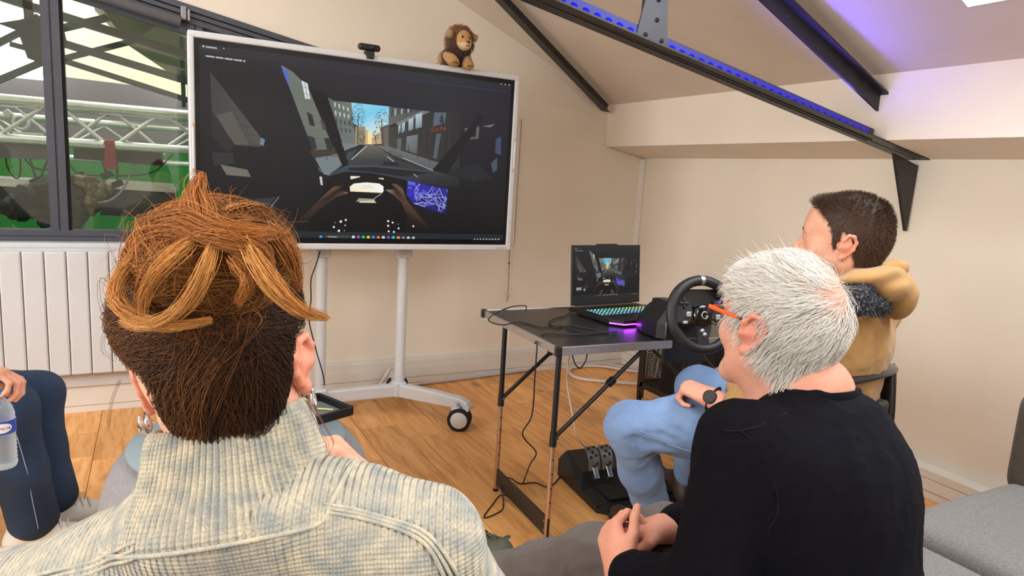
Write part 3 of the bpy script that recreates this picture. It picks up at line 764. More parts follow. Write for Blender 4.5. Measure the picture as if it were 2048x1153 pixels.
pa = at_y(-40, 372, 4.9); pb = at_y(100, 372, 4.9)
light_panel(pa[0], pb[0], 4.9, pa[2]+0.02, 'finned studio light at far left behind the window', -0.02)
def crumple(name, label, cat, pts, rs, m, seed, amp=0.03, flat=None):
    f = Field(); f.chain(pts, rs, 0.04)
    V, F = f.mesh(0.014); n_ = vnormals(V, F)
    V = V+n_*(np.abs(wnoise(V, 7, seed, 2))*amp*1.6)[:, None]-n_*(np.abs(wnoise(V, 13, seed+1, 2))*amp*1.1)[:, None]
    return tag(mkobj(name, V, F, m, None, smooth=False, loc=tuple(pts[0])), label, cat)
Yd = 4.55
crumple('black_drape', 'black crumpled cloth hanging low, left of the window mullion', 'drape', [at_y(22, 418, Yd), at_y(60, 402, Yd), at_y(95, 385, Yd), at_y(100, 435, Yd)], [0.05, 0.06, 0.065, 0.05], M_DRAPE, 3)
crumple('black_drape', 'black crumpled cloth hanging just right of the window mullion', 'drape', [at_y(140, 368, Yd), at_y(150, 400, Yd), at_y(150, 438, Yd)], [0.04, 0.07, 0.05], M_DRAPE, 5)
crumple('gold_foil', 'crumpled dull gold foil sheet beside the black drape in the studio', 'foil', [at_y(176, 366, Yd), at_y(196, 385, Yd), at_y(183, 425, Yd)], [0.04, 0.055, 0.03], mat('gold_foil', S(86, 74, 44), 0.35, 0.5, var=(18, 0.35)), 9, 0.035)
def sbar(px0, py0, px1, py1, y, t, name, label, cat, m, dep=0.04):
    a, b_ = at_y(px0, py0, y), at_y(px1, py1, y)
    o = bar_between(a, b_, dep, name, m, None, loc=tuple(a), depth=t); return tag(o, label, cat)
sbar(148, 303, 326, 318, 4.5, 0.028, 'light_bar', 'long black light bar clamped under the silver truss', 'light bar', mat('bar_black', S(16, 14, 15), 0.6, var=(30, 0.3)))
sbar(-40, 300, 100, 304, 4.5, 0.026, 'light_bar', 'grey light bar under the truss at far left', 'light bar', mat('bar_grey', S(84, 84, 92), 0.55))
# red cloth thrown over the lower tube
w = MB(); p = at_y(219, 278, tY)
pts = [(tY+0.03, tz0-0.10), (tY+0.029, tz0), (tY+0.02, tz0+0.022), (tY, tz0+0.029), (tY-0.02, tz0+0.022), (tY-0.029, tz0), (tY-0.034, tz0-0.13)]
for i in range(len(pts)-1):
    (a0, a1), (b0_, b1_) = pts[i], pts[i+1]; wd = 0.022 if i < 5 else 0.026
    w.add([(p[0]-0.02, a0, a1), (p[0]+wd, a0, a1), (p[0]+wd+0.006, b0_, b1_), (p[0]-0.03, b0_, b1_)], [(0, 1, 2, 3)])
o = tag(w.build('red_strap', mat('red_cloth', S(130, 40, 44), 0.8, var=(20, 0.15)), None, loc=(p[0], tY, tz0)), 'dark red cloth strap over the lower truss tube', 'strap')
sm = o.modifiers.new('thickness', 'SOLIDIFY'); sm.thickness = 0.003
# hanging rods with clamps
for i, (x0, y0, x1, y1) in enumerate(((233, 322, 235, 368), (58, 312, 73, 362), (96, 318, 76, 366), (205, 322, 214, 350), (140, 330, 158, 352))):
    a, b_ = at_y(x0, y0, 4.6), at_y(x1, y1, 4.6); w = MB(); w.cyl(a, b_, 0.006, n=8)
    lab = ['thin rod hanging above the right skirted studio light', 'thin rod slanting right above the far-left finned light', 'thin rod slanting left beside the window mullion', 'short thin rod behind the red strap', 'short thin rod just right of the window mullion'][i]
    o = tag(w.build('hanging_rod', M_STBEAM, None, loc=tuple(a)), lab, 'rod', 'rods hanging from the studio truss')
    w = MB(); w.rbox(b_, (0.03, 0.025, 0.018), 0.006, (unit((1, 0, 0.5)), (0, 1, 0), unit((-0.5, 0, 1)))); w.build('clamp', M_BLACKM, o)
def cable_px(name, label, pts, y, r, m, group=None):
    P_ = spline([at_y(a, b_, y) for a, b_ in pts], 8); w = MB(); w.tube(P_, r, 6)
    return tag(w.build(name, m, None, loc=tuple(P_[0])), label, 'cable', group)
cable_px('cable', 'pale cable looping under the black light bar in the studio', [(154, 384), (170, 398), (195, 405), (225, 398), (248, 375), (262, 345), (276, 322)], 4.5, 0.0065, mat('cable_grey', S(140, 140, 140), 0.5))
cable_px('cable', 'black cable hanging in a loop at far left in the studio', [(10, 308), (15, 335), (30, 356), (40, 350), (42, 312), (58, 328), (75, 338), (100, 340)], 4.5, 0.004, M_BLACKM)
cable_px('cable', 'black cable strung across the green studio backdrop', [(172, 350), (220, 352), (280, 350), (310, 342), (330, 325), (348, 306)], 4.8, 0.005, M_BLACKM)
cable_px('cable', 'thin black cable running along the rear truss', [(190, 240), (240, 226), (300, 232), (345, 238)], 4.68, 0.004, M_BLACKM)
# clamp ring on the far truss
w = MB(); c0 = at_y(42, 246, 4.62); w.tube([c0+A3((math.cos(a)*0.035, 0, math.sin(a)*0.035)) for a in np.linspace(0, 6.283, 17)[:-1]], 0.009, 6, closed=True); w.rbox(c0+A3((-0.055, 0, 0.045)), (0.018, 0.01, 0.02), 0.006, (unit((1, 0, 1)), (0, 1, 0), unit((-1, 0, 1)))); w.rbox(c0+A3((0.03, 0, -0.06)), (0.07, 0.012, 0.010), 0.004)
tag(w.build('truss_clamp', M_WHITEP, None, loc=tuple(c0)), 'white hook clamp on the truss at far left', 'clamp')
# ---------------------------------------------------------------- picture shown on the screens (flat picture built from coloured patches)
TVX0, TVX1, TVZ0, TVZ1 = 0.163, 1.530, 0.893, 1.645        # lit area on the big screen, plane y = 3.0
def uvp(px, py):
    p = at_y(px, py, 3.0); return ((p[0]-TVX0)/(TVX1-TVX0), (p[2]-TVZ0)/(TVZ1-TVZ0))
class Pic:
    def __init__(self): self.V = []; self.F = []; self.C = []; self.z = 0
    def uv(self, pts, col, grad=None):
        o = len(self.V); self.z += 1
        for i, (u, v) in enumerate(pts):
            self.V.append((min(max(u, 0.001), 0.999), min(max(v, 0.002), 0.998), self.z)); self.C.append(grad[i] if grad else col)
        self.F.append(tuple(range(o, o+len(pts))))
    def px(self, pts, col, grad=None): self.uv([uvp(*p) for p in pts], col, grad)
    def line(self, a, b, w, col):
        (x0, y0), (x1, y1) = a, b; dx, dy = x1-x0, y1-y0; l = math.hypot(dx, dy)+1e-9; nx, ny = -dy/l*w/2, dx/l*w/2
        self.px([(x0+nx, y0+ny), (x1+nx, y1+ny), (x1-nx, y1-ny), (x0-nx, y0-ny)], col)
    def disc(self, c, r, col, n=10, sy=1.0): self.px([(c[0]+r*math.cos(6.283*i/n), c[1]+sy*r*math.sin(6.283*i/n)) for i in range(n)], col)
PIC = Pic()
def ca(x, y): return (370+x/2.4014, 40+y/2.4014)           # two enlargements the picture was read from
def cb(x, y): return (590+x/3.976, 180+y/3.976)
DK = S(24, 22, 24)
PIC.uv([(0, 0), (1, 0), (1, 1), (0, 1)], DK, [S(12, 11, 12), S(12, 12, 14), S(38, 38, 46), S(36, 34, 36)])
PIC.uv([(0, 0.955), (1, 0.955), (1, 1), (0, 1)], 0, [S(40, 40, 46)]*4)
PIC.uv([(0.28, 0.945), (0.98, 0.945), (0.98, 0.952), (0.28, 0.952)], 0, [S(34, 36, 52), S(44, 48, 80), S(44, 48, 80), S(40, 44, 72)])
PA = lambda pts, c, g=None: PIC.px([ca(*p) for p in pts], c, g)
PB = lambda pts, c, g=None: PIC.px([cb(*p) for p in pts], c, g)
# side window left
PA([(120, 245), (380, 585), (360, 610), (230, 600), (130, 460)], S(66, 68, 64), [S(60, 62, 60), S(82, 82, 76), S(70, 70, 66), S(60, 60, 58), S(58, 60, 58)])
for i in range(6): PIC.line(ca(135+i*8, 320+i*42), ca(190+i*34, 350+i*42), 0.8, S(50, 52, 50))
PA([(150, 455), (225, 440), (310, 600), (235, 600)], S(88, 84, 78))
PA([(125, 430), (240, 600), (210, 640), (130, 560)], S(40, 40, 40))
PA([(365, 565), (385, 575), (378, 605), (360, 600)], S(110, 130, 150))
PA([(130, 635), (230, 640), (240, 690), (140, 700)], S(44, 46, 48)); PA([(170, 695), (300, 720), (318, 755), (200, 745)], S(112, 108, 98))
PA([(330, 860), (440, 850), (400, 900), (350, 915)], S(46, 52, 58)); PIC.line(ca(452, 850), ca(405, 910), 1.2, S(150, 160, 165))
# left building, seen through the quarter light
STONE = S(108, 114, 104)
PA([(462, 215), (520, 250), (590, 320), (690, 560), (755, 690), (690, 745), (640, 690), (560, 480)], STONE, [S(100, 118, 128), S(108, 116, 108), S(116, 120, 108), S(112, 116, 104), S(86, 96, 98), S(80, 96, 104), S(110, 118, 108), S(108, 114, 104)])
PA([(462, 222), (495, 250), (500, 320), (478, 268)], S(84, 104, 190))
PA([(560, 290), (590, 305), (602, 380), (578, 378)], S(216, 224, 220)); PIC.line(ca(576, 300), ca(590, 380), 1.0, S(90, 90, 86))
PA([(585, 440), (612, 455), (625, 512), (600, 505)], S(40, 42, 42)); PA([(650, 480), (672, 485), (680, 530), (662, 528)], S(70, 72, 68))
PA([(590, 555), (622, 565), (635, 620), (612, 625)], S(44, 48, 54)); PA([(668, 565), (700, 570), (718, 620), (684, 626)], S(44, 48, 50)); PA([(600, 625), (730, 622), (742, 640), (618, 665)], S(62, 54, 46))
for i in range(11): PIC.line(ca(505+i*16, 300+i*38), ca(600+i*13, 330+i*34), 0.6, S(84, 88, 80))
PA([(625, 665), (735, 645), (765, 690), (690, 748), (665, 740)], S(118, 128, 134))
PIC.line(ca(655, 650), ca(750, 655), 1.2, S(50, 52, 54)); PIC.line(ca(680, 640), ca(684, 672), 1.2, S(46, 48, 50))
# windscreen
PB([(258, 55), (300, 85), (755, 132), (1200, 175), (1312, 180), (1312, 690), (1110, 645), (420, 600)], S(40, 42, 44))
PB([(450, 100), (755, 132), (745, 300), (640, 420), (590, 430), (560, 330), (460, 260)], 0, [S(150, 214, 240), S(120, 206, 240), S(170, 224, 244), S(250, 236, 190), S(255, 240, 196), S(190, 226, 240), S(130, 206, 236)])
PB([(258, 55), (310, 85), (450, 100), (470, 300), (500, 440), (395, 485), (330, 260)], 0, [S(92, 100, 92), S(100, 106, 98), S(120, 122, 112), S(110, 116, 108), S(112, 116, 112), S(108, 116, 118), S(100, 106, 98)])
for r in range(4):
    for c in range(4):
        x = 312+c*34+r*6; y = 96+r*66+c*(14-r*3); hgt = 40-c*3
        PB([(x, y), (x+12, y+3), (x+14, y+hgt), (x+4, y+hgt)], S(190, 206, 206) if r < 2 else S(60, 66, 66))
PB([(370, 420), (500, 430), (500, 445), (396, 480)], S(122, 128, 130))
# far end of the street
PB([(555, 310), (590, 330), (590, 432), (540, 436)], S(206, 176, 130)); PB([(580, 330), (612, 345), (612, 432), (580, 432)], S(255, 226, 160)); PB([(612, 380), (680, 340), (700, 430), (612, 432)], S(196, 170, 136)); PB([(480, 290), (560, 290), (560, 430), (480, 440)], S(150, 136, 112))
PB([(680, 300), (750, 270), (750, 450), (690, 440)], S(108, 100, 90))
# right-hand building
PB([(750, 135), (1010, 165), (800, 260), (745, 290)], 0, [S(92, 96, 94), S(70, 72, 72), S(98, 100, 98), S(100, 104, 104)])
for i in range(7):
    x = 770+i*26; PB([(x, 145+i*1), (x+10, 148+i), (x+8, 205-i*6), (x-2, 215-i*6)], S(170, 184, 186) if i % 2 else S(56, 58, 60))
PB([(800, 262), (1010, 165), (1080, 172), (820, 285)], S(120, 118, 112))
PB([(745, 300), (820, 285), (1080, 172), (1312, 180), (1312, 690), (1120, 560), (745, 445)], 0, [S(66, 64, 62), S(58, 56, 54), S(44, 42, 42), S(40, 40, 42), S(44, 44, 46), S(50, 46, 44), S(70, 68, 66)])
for (x, y, ww, hh) in ((825, 280, 18, 70), (852, 262, 26, 82), (905, 228, 40, 100), (962, 190, 52, 120)):
    PB([(x, y+6), (x+ww, y-8), (x+ww-3, y+hh-14), (x-2, y+hh)], S(150, 172, 184), [S(186, 204, 210), S(176, 196, 204), S(112, 134, 148), S(120, 140, 152)])
PB([(1110, 180), (1205, 180), (1195, 265), (1100, 290)], S(88, 98, 112)); PB([(1155, 215), (1175, 185), (1190, 270), (1150, 262)], S(50, 56, 66))
for i in range(9): PIC.line(cb(830+i*50, 330-i*5), cb(835+i*48, 560), 0.6, S(74, 72, 70))
PB([(890, 370), (980, 355), (970, 510), (885, 480)], 0, [S(120, 130, 134), S(110, 120, 124), S(90, 96, 100), S(96, 104, 108)]); PB([(815, 390), (850, 385), (845, 490), (812, 480)], S(96, 102, 106)); PB([(1125, 350), (1165, 345), (1130, 545), (1100, 545)], S(84, 92, 104)); PIC.line(cb(905, 440), cb(910, 520), 1.0, S(30, 30, 30))
RD = S(150, 58, 40)
def strokes(x, y, pts): 
    for (a0, b0), (a1, b1) in zip(pts[:-1], pts[1:]): PIC.line(cb(x+a0, y+b0), cb(x+a1, y+b1), 1.5, RD)
strokes(1090, 300, [(24, 4), (12, -2), (2, 6), (0, 18), (8, 27), (24, 24)]); strokes(1122, 300, [(20, 8), (6, 7), (1, 16), (6, 24), (20, 20), (20, 6), (21, 24)])
strokes(1152, 296, [(22, -6), (12, -6), (9, 4), (9, 26)]); strokes(1152, 298, [(2, 6), (20, 5)]); strokes(1182, 292, [(2, 16), (20, 14), (17, 6), (7, 6), (1, 15), (7, 24), (20, 22)])
# road, kerbs, pavement
PB([(590, 432), (625, 432), (820, 560), (1110, 645), (420, 600), (430, 560)], 0, [S(110, 106, 98), S(110, 106, 98), S(58, 60, 62), S(52, 54, 56), S(56, 60, 64), S(60, 64, 66)])
PB([(640, 440), (745, 448), (1180, 590), (1150, 640), (1085, 640), (800, 530)], 0, [S(120, 120, 116), S(110, 110, 108), S(96, 100, 104), S(90, 94, 98), S(80, 84, 88), S(90, 92, 94)])
PIC.line(cb(575, 440), cb(450, 555), 1.6, S(196, 202, 204)); PIC.line(cb(735, 530), cb(790, 572), 1.6, S(190, 196, 200)); PIC.line(cb(860, 540), cb(1100, 642), 1.4, S(170, 176, 180)); PIC.line(cb(760, 525), cb(860, 528), 0.8, S(40, 42, 44))
PB([(420, 495), (500, 470), (430, 560), (400, 555)], S(62, 70, 76))
# trees
rt = random.Random(3)
for (tx, ty, rx, ry, n, base) in ((505, 200, 55, 95, 210, (500, 430)), (690, 240, 62, 90, 210, (705, 450)), (640, 360, 30, 40, 70, (648, 430)), (455, 240, 20, 60, 60, None), (525, 380, 40, 60, 90, None)):
    if base: PIC.line(cb(tx, ty), cb(*base), 1.3, S(34, 32, 30))
    for _ in range(n):
        a = rt.uniform(0, 6.28); q = math.sqrt(rt.random()); x, y = tx+rx*q*math.cos(a), ty+ry*q*math.sin(a); s_ = rt.uniform(3, 9)
        PB([(x, y), (x+s_, y+rt.uniform(-4, 4)), (x+rt.uniform(-3, 6), y+s_)], S(*(rt.choice(((44, 62, 66), (60, 84, 88), (36, 44, 44), (70, 74, 60))))))
for x, y in ((760, 500), (845, 470), (975, 530), (1075, 560)): PIC.line(cb(x, y-20), cb(x, y+18), 1.0, S(36, 36, 36))
# A-pillar, dash
PB([(120, -10), (250, 20), (430, 610), (375, 600)], S(22, 20, 20))
PB([(420, 600), (600, 600), (1110, 645), (1312, 700), (1312, 790), (880, 720), (600, 660), (400, 650), (260, 690), (300, 650)], 0, [S(70, 80, 90), S(74, 82, 90), S(60, 66, 72), S(40, 42, 46), S(24, 24, 26), S(50, 56, 62), S(60, 68, 76), S(62, 72, 80), S(56, 66, 74), S(52, 60, 66)])
PB([(430, 618), (620, 612), (1100, 660), (860, 690), (620, 655), (420, 640)], S(34, 34, 36))
PB([(705, 570), (820, 575), (835, 605), (700, 598)], S(32, 36, 40)); PIC.line(cb(945, 668), cb(975, 694), 1.6, S(160, 170, 176))
PB([(270, 690), (420, 650), (620, 662), (880, 715), (880, 1150), (100, 1150)], S(10, 9, 10), [S(14, 13, 14), S(20, 20, 22), S(18, 18, 20), S(14, 14, 16), S(6, 6, 6), S(8, 7, 8)])
# mirror glint, instruments
PB([(195, 690), (215, 690), (222, 760), (205, 755)], S(200, 206, 204)); PB([(180, 618), (205, 622), (215, 660), (195, 650)], S(76, 84, 90))
PB([(440, 685), (520, 688), (515, 695), (445, 712)], S(236, 232, 214)); PB([(665, 700), (705, 702), (706, 714), (668, 706)], S(236, 232, 214))
PB([(437, 770), (470, 745), (570, 736), (670, 745), (705, 768), (705, 808), (695, 820), (440, 808)], 0, [S(248, 250, 244)]*6+[S(255, 232, 178), S(255, 236, 190)])
for i in range(3): PIC.line(cb(535+i*26, 762), cb(552+i*26, 760), 1.2, S(180, 184, 180))
for i in range(6): PIC.line(cb(525+i*18, 780-(i % 2)*2), cb(538+i*18, 779), 1.4, S(190, 194, 190))
PIC.line(cb(690, 825), cb(630, 866), 1.4, S(170, 176, 170)); PB([(485, 890), (510, 862), (630, 868), (640, 880)], S(150, 156, 146)); PB([(520, 884), (630, 880), (650, 900), (510, 898)], S(206, 204, 170))
# forearms and hands at the wheel
ARM = lambda pts, g: PB(pts, 0, g)
ARM([(0, 1060), (150, 920), (250, 820), (310, 770), (370, 762), (350, 800), (420, 815), (415, 828), (330, 850), (220, 930), (30, 1100)], [S(16, 11, 9), S(60, 42, 34), S(92, 66, 52), S(110, 82, 66), S(70, 56, 48), S(20, 16, 15), S(150, 130, 118), S(96, 70, 58), S(86, 60, 48), S(56, 38, 30), S(12, 9, 8)])
ARM([(720, 795), (800, 790), (770, 745), (810, 750), (860, 790), (890, 880), (960, 960), (1100, 1140), (960, 1140), (880, 980), (850, 900), (790, 840)], [S(150, 130, 118), S(30, 24, 22), S(92, 76, 66), S(110, 86, 72), S(110, 82, 66), S(84, 60, 48), S(56, 40, 32), S(12, 9, 8), S(12, 9, 8), S(40, 28, 22), S(80, 56, 44), S(96, 70, 58)])
# map display
PB([(898, 722), (1218, 790), (1196, 990), (940, 910), (890, 830)], 0, [S(44, 40, 150), S(40, 36, 140), S(26, 22, 104), S(30, 26, 120), S(50, 46, 190)])
PB([(898, 724), (962, 738), (955, 762), (900, 752)], S(96, 100, 230)); PB([(900, 770), (930, 776), (928, 786), (900, 780)], S(110, 114, 210))
rm = random.Random(5)
def mp(u, v):
    x0, y0 = 958+(945-958)*v, 738+(905-738)*v; x1, y1 = 1216+(1196-1216)*v, 790+(985-790)*v; return cb(x0+(x1-x0)*u, y0+(y1-y0)*u)
for _ in range(58):
    u, v = rm.random(), rm.random(); a = rm.choice((0.3, 0.5, 1.2, 1.9, 2.2, 2.7))+rm.uniform(-0.25, 0.25); l = rm.uniform(0.12, 0.5)
    u2, v2 = min(max(u+l*math.cos(a), 0), 1), min(max(v+l*math.sin(a), 0), 1)
    PIC.line(mp(u, v), mp(u2, v2), rm.choice((0.7, 0.9, 1.3)), S(160, 166, 236))
# pedals' glints, speed and gear read-outs, taskbar
for x, y, r in ((365, 1048, 2.6), (405, 1035, 2.2), (310, 1092, 2.2), (350, 1122, 2.6), (400, 1078, 1.4), (320, 1055, 0.9), (395, 1120, 0.9), (742, 1045, 2.2), (778, 1056, 2.0), (742, 1082, 2.2), (825, 1102, 2.0), (746, 1126, 2.0), (788, 1131, 2.2), (822, 1068, 0.8), (942, 1085, 2.0)): PIC.disc(cb(x, y), r, S(225, 232, 236), 8)
def ring(cx, cy, rx, ry, wd, col):
    n = 14
    for i in range(n):
        a, b_ = 6.283*i/n, 6.283*(i+1)/n
        PIC.line((cx+rx*math.cos(a), cy+ry*math.sin(a)), (cx+rx*math.cos(b_), cy+ry*math.sin(b_)), wd, col)
for i in range(3): ring(440+i*18.5, 416, 6.2, 9.5, 3.6, S(245, 248, 248))
PIC.line((511, 433), (511, 418), 3.2, S(245, 248, 248)); PIC.line((511, 418), (521, 433), 3.2, S(245, 248, 248)); PIC.line((521, 433), (521, 418), 3.2, S(245, 248, 248))
for x in (448, 452, 456, 460, 464): PIC.line((x-6, 440), (x-4, 440), 2, S(180, 184, 184))
for x in (510, 515, 520): PIC.line((x, 442), (x+3, 442), 2, S(180, 184, 184))
PIC.uv([(0, 0), (1, 0), (1, 0.038), (0, 0.038)], 0, [S(30, 38, 42), S(26, 38, 46), S(26, 38, 46), S(32, 42, 48)])
PIC.px([(650, 470), (700, 471), (700, 478), (650, 477)], S(58, 64, 68)); PIC.line((656, 474), (674, 474.5), 1.6, S(180, 184, 184))
for i, c in enumerate(((40, 170, 220), None, (220, 222, 224), (140, 90, 200), (40, 200, 90), (240, 200, 80), (40, 150, 210), (230, 120, 60), (220, 214, 216), (110, 90, 190), (60, 190, 220), (230, 150, 90), (130, 134, 138), (190, 194, 198), (150, 190, 200))):
    if c: PIC.disc((642 if i == 0 else 687+i*10, 474.5+i*0.15), 3.4, S(*c), 8)
for i in range(9): PIC.line((948+i*6, 479), (951+i*6, 479), 2.2, S(190, 194, 198))
# title bar and log line
PIC.px([(397, 91), (440, 96), (440, 103), (397, 98)], S(52, 52, 58))
for i in range(7): PIC.line((412+i*3.2, 93.5+i*0.42), (414.4+i*3.2, 93.8+i*0.42), 3, S(206, 208, 210))
PIC.line((405, 92), (409, 92.5), 3.4, S(200, 202, 204)); PIC.line((446, 97), (449, 97.5), 2, S(180, 182, 184))
for i in range(22): PIC.line((410+i*3.7, 111.5+i*0.5), (412.9+i*3.7, 111.9+i*0.5), 3.0 if i % 5 else 1.2, S(214, 216, 216))
for x, y in ((1003, 168), (1011, 169), (1019, 170)): PIC.disc((x, y), 1.5, S(170, 172, 176), 6)
# right-hand mirror / side glass
PA([(1345, 520), (1415, 512), (1410, 570), (1345, 575)], S(96, 96, 92)); PA([(1355, 530), (1400, 525), (1398, 562), (1358, 566)], S(30, 30, 32)); PA([(1430, 512), (1490, 500), (1470, 515)], S(120, 118, 110))
PA([(1495, 570), (1520, 560), (1518, 650), (1490, 640)], S(64, 72, 104)); PA([(1470, 690), (1500, 660), (1500, 720), (1480, 735)], S(70, 82, 96)); PA([(1230, 730), (1410, 690), (1470, 760), (1380, 780)], S(34, 37, 42)); PA([(1190, 720), (1420, 450), (1440, 460), (1260, 740)], S(24, 23, 25))
def picture(name, o, ex, ey, nrm, parent, strength):
    """lay the picture on a panel: o lower left, ex / ey full width / height, patches stacked by hair-thin steps along nrm"""
    o, ex, ey, nrm = A3(o), A3(ex), A3(ey), A3(nrm); V = np.array(PIC.V); n = V[:, 2].max()
    W = o+V[:, :1]*ex+V[:, 1:2]*ey+(V[:, 2:]/n*0.0012+0.0004)*nrm
    return mkobj(name, W, PIC.F, attr_mat('picture_%g' % strength, 0.4, strength, spec=0.25), parent, cols=np.array(PIC.C))

# ---------------------------------------------------------------- big screen on a wheeled stand
tv = thing('display_screen', 'large white-framed touch screen showing a car cockpit, on a wheeled stand', 'screen', (0.85, 3.05, 0.843))
X0, X1, Z0, Z1, Yf = 0.125, 1.573, 0.843, 1.690, 3.0
def ring_frame(w, a, b_, yf, yb):
    (x0, z0, x1, z1), (u0, v0, u1, v1) = a, b_
    for p in ([(x0, z0), (x1, z0), (u1, v0), (u0, v0)], [(x1, z0), (x1, z1), (u1, v1), (u1, v0)], [(x1, z1), (x0, z1), (u0, v1), (u1, v1)], [(x0, z1), (x0, z0), (u0, v0), (u0, v1)]):
        w.prism(p, (0, yf, 0), (1, 0, 0), (0, 0, 1), (0, yb-yf, 0))
w = MB()
for lo, hi in (((X0, Z0), (X1, Z0+0.027)), ((X0, Z1-0.026), (X1, Z1)), ((X0, Z0+0.02), (X0+0.022, Z1-0.02)), ((X1-0.026, Z0+0.02), (X1, Z1-0.02))):
    w.rbox(((lo[0]+hi[0])/2, Yf+0.033, (lo[1]+hi[1])/2), ((hi[0]-lo[0])/2, 0.036, (hi[1]-lo[1])/2), 0.006)
w.build('bezel', M_WHITEP, tv)
w = MB(); w.box((X0+0.02, Yf+0.004, Z0+0.024), (X1-0.022, Yf+0.03, Z1-0.022)); w.build('glass_border', mat('screen_black', S(10, 10, 11), 0.35, spec=0.3), tv)
picture('screen_image', (TVX0, Yf+0.004, TVZ0), (TVX1-TVX0, 0, 0), (0, 0, TVZ1-TVZ0), (0, -1, 0), tv, 1.0)
w = MB(); w.rbox((0.85, Yf+0.078, 1.27), (0.62, 0.014, 0.36), 0.01); w.build('back_housing', M_WHITEP, tv)
w = MB(); w.box((1.49, Yf-0.004, Z0+0.010), (1.545, Yf-0.0025, Z0+0.0125)); w.build('maker_mark', mat('mark_grey', S(150, 146, 142), 0.5), tv)
# stand
st = thing('screen_stand', 'white two-post wheeled stand under the large screen', 'stand', (0.85, 3.12, 0))
PXs = (0.675, 1.066)
for xp in PXs:
    w = MB(); w.cyl((xp, 3.15, 0.10), (xp, 3.15, 1.05), 0.0255, n=24); po = w.build('post', M_WHITEP, st)
    w = MB(); w.rbox((xp, 3.15, 0.815), (0.037, 0.036, 0.026), 0.01); w.build('collar', M_WHITEP, po)
    w = MB(); w.rbox((xp, 3.15, 0.125), (0.032, 0.032, 0.04), 0.012); w.build('foot_socket', M_WHITEP, po)
w = MB(); w.rbox((0.87, 3.15, 0.118), (0.18, 0.022, 0.032), 0.008); w.build('cross_bar', M_WHITEP, st)
w = MB(); w.rbox((0.87, 3.108, 1.00), (0.30, 0.014, 0.09), 0.01); w.build('mounting_plate', M_WHITEP, st)
def foot(p0, p1):
    p0, p1 = A3(p0), A3(p1); d = unit(p1-p0); s = unit(np.cross((0, 0, 1), d)); w = MB()
    n = 8; prof = []
    L_ = np.linalg.norm(p1-p0); rows = [(0, -0.032, 0.032), (L_*0.55, -0.028, 0.030), (L_-0.05, -0.026, 0.022), (L_-0.015, -0.026, 0.008), (L_, -0.026, -0.012)]
    vs_ = []
    for t, zl, zh in rows:
        for sx_, zz in ((-0.024, zl), (0.024, zl), (0.026, zh-0.008), (0.018, zh), (-0.018, zh), (-0.026, zh-0.008)): vs_.append(p0+d*t+s*sx_+A3((0, 0, zz)))
    fs = [tuple(range(5, -1, -1)), tuple(range(24, 30))]
    for i in range(4):
        for k in range(6): fs.append((i*6+k, i*6+(k+1) % 6, (i+1)*6+(k+1) % 6, (i+1)*6+k))
    w.add(vs_, fs); return w.build('foot', M_WHITEP, st)
def caster(p, ang):
    """twin wheel on a swivel, wheel axle along ang"""
    r_ = 0.056; ax = A3((math.cos(ang), math.sin(ang), 0)); c0 = A3((p[0], p[1], r_))
    w = MB(); hub = c0+np.cross(ax, (0, 0, 1))*0.02
    w.rbox(hub+A3((0, 0, 0.043)), (0.022, 0.020, 0.016), 0.007, (ax, np.cross((0, 0, 1), ax), (0, 0, 1))); w.cyl(hub+A3((0, 0, 0.05)), hub+A3((0, 0, 0.078)), 0.010, n=12)
    cs_ = w.build('caster', M_WHITEP, st)
    for s_ in (-1, 1):
        w = MB(); w.lathe([(0.040, -0.012), (r_-0.004, -0.012), (r_, -0.008), (r_, 0.008), (r_-0.004, 0.012), (0.040, 0.012)], c0+ax*s_*0.019, ax, 32); w.build('tyre', M_RUBBER, cs_)
        w = MB(); w.lathe([(0, -0.011), (0.042, -0.011), (0.042, 0.011), (0.036, 0.014), (0.0, 0.015)], c0+ax*s_*0.019, ax*s_, 32); w.build('wheel_disc', M_WHITEP, cs_)
    w = MB(); tdir = -unit(np.cross(ax, (0, 0, 1))); w.rbox(hub+A3((0, 0, 0.045))-tdir*-0.035, (0.016, 0.028, 0.006), 0.004, (ax, tdir, (0, 0, 1))); w.build('brake_tab', M_WHITEP, cs_)
foot((1.066, 3.15, 0.12), (1.315, 2.815, 0.125)); foot((1.066, 3.15, 0.12), (1.14, 3.44, 0.125)); foot((0.675, 3.15, 0.12), (0.52, 2.80, 0.125)); foot((0.675, 3.15, 0.12), (0.60, 3.44, 0.125))
caster((1.262, 2.825), math.radians(-122)); caster((1.14, 3.405), math.radians(-122)); caster((0.535, 2.84), math.radians(-122)); caster((0.61, 3.40), math.radians(-122))
# webcam on the top edge
wc = thing('webcam', 'small black webcam clipped on the top edge of the screen', 'webcam', (0.83, 3.02, 1.69))
w = MB(); w.rbox((0.830, 2.995, 1.718), (0.049, 0.014, 0.0145), 0.013, seg=4); w.build('camera_bar', M_BLACKP, wc)
w = MB(); w.rbox((0.835, 3.01, 1.695), (0.020, 0.016, 0.012), 0.004); w.rbox((0.835, 2.992, 1.682), (0.016, 0.006, 0.011), 0.003); w.build('clip', M_BLACKP, wc)
w = MB(); w.lathe([(0, 0.002), (0.007, 0.002), (0.009, 0.0)], (0.845, 2.981, 1.719), (0, -1, 0), 16); w.build('lens', mat('lens_glass', S(14, 14, 22), 0.08), wc)
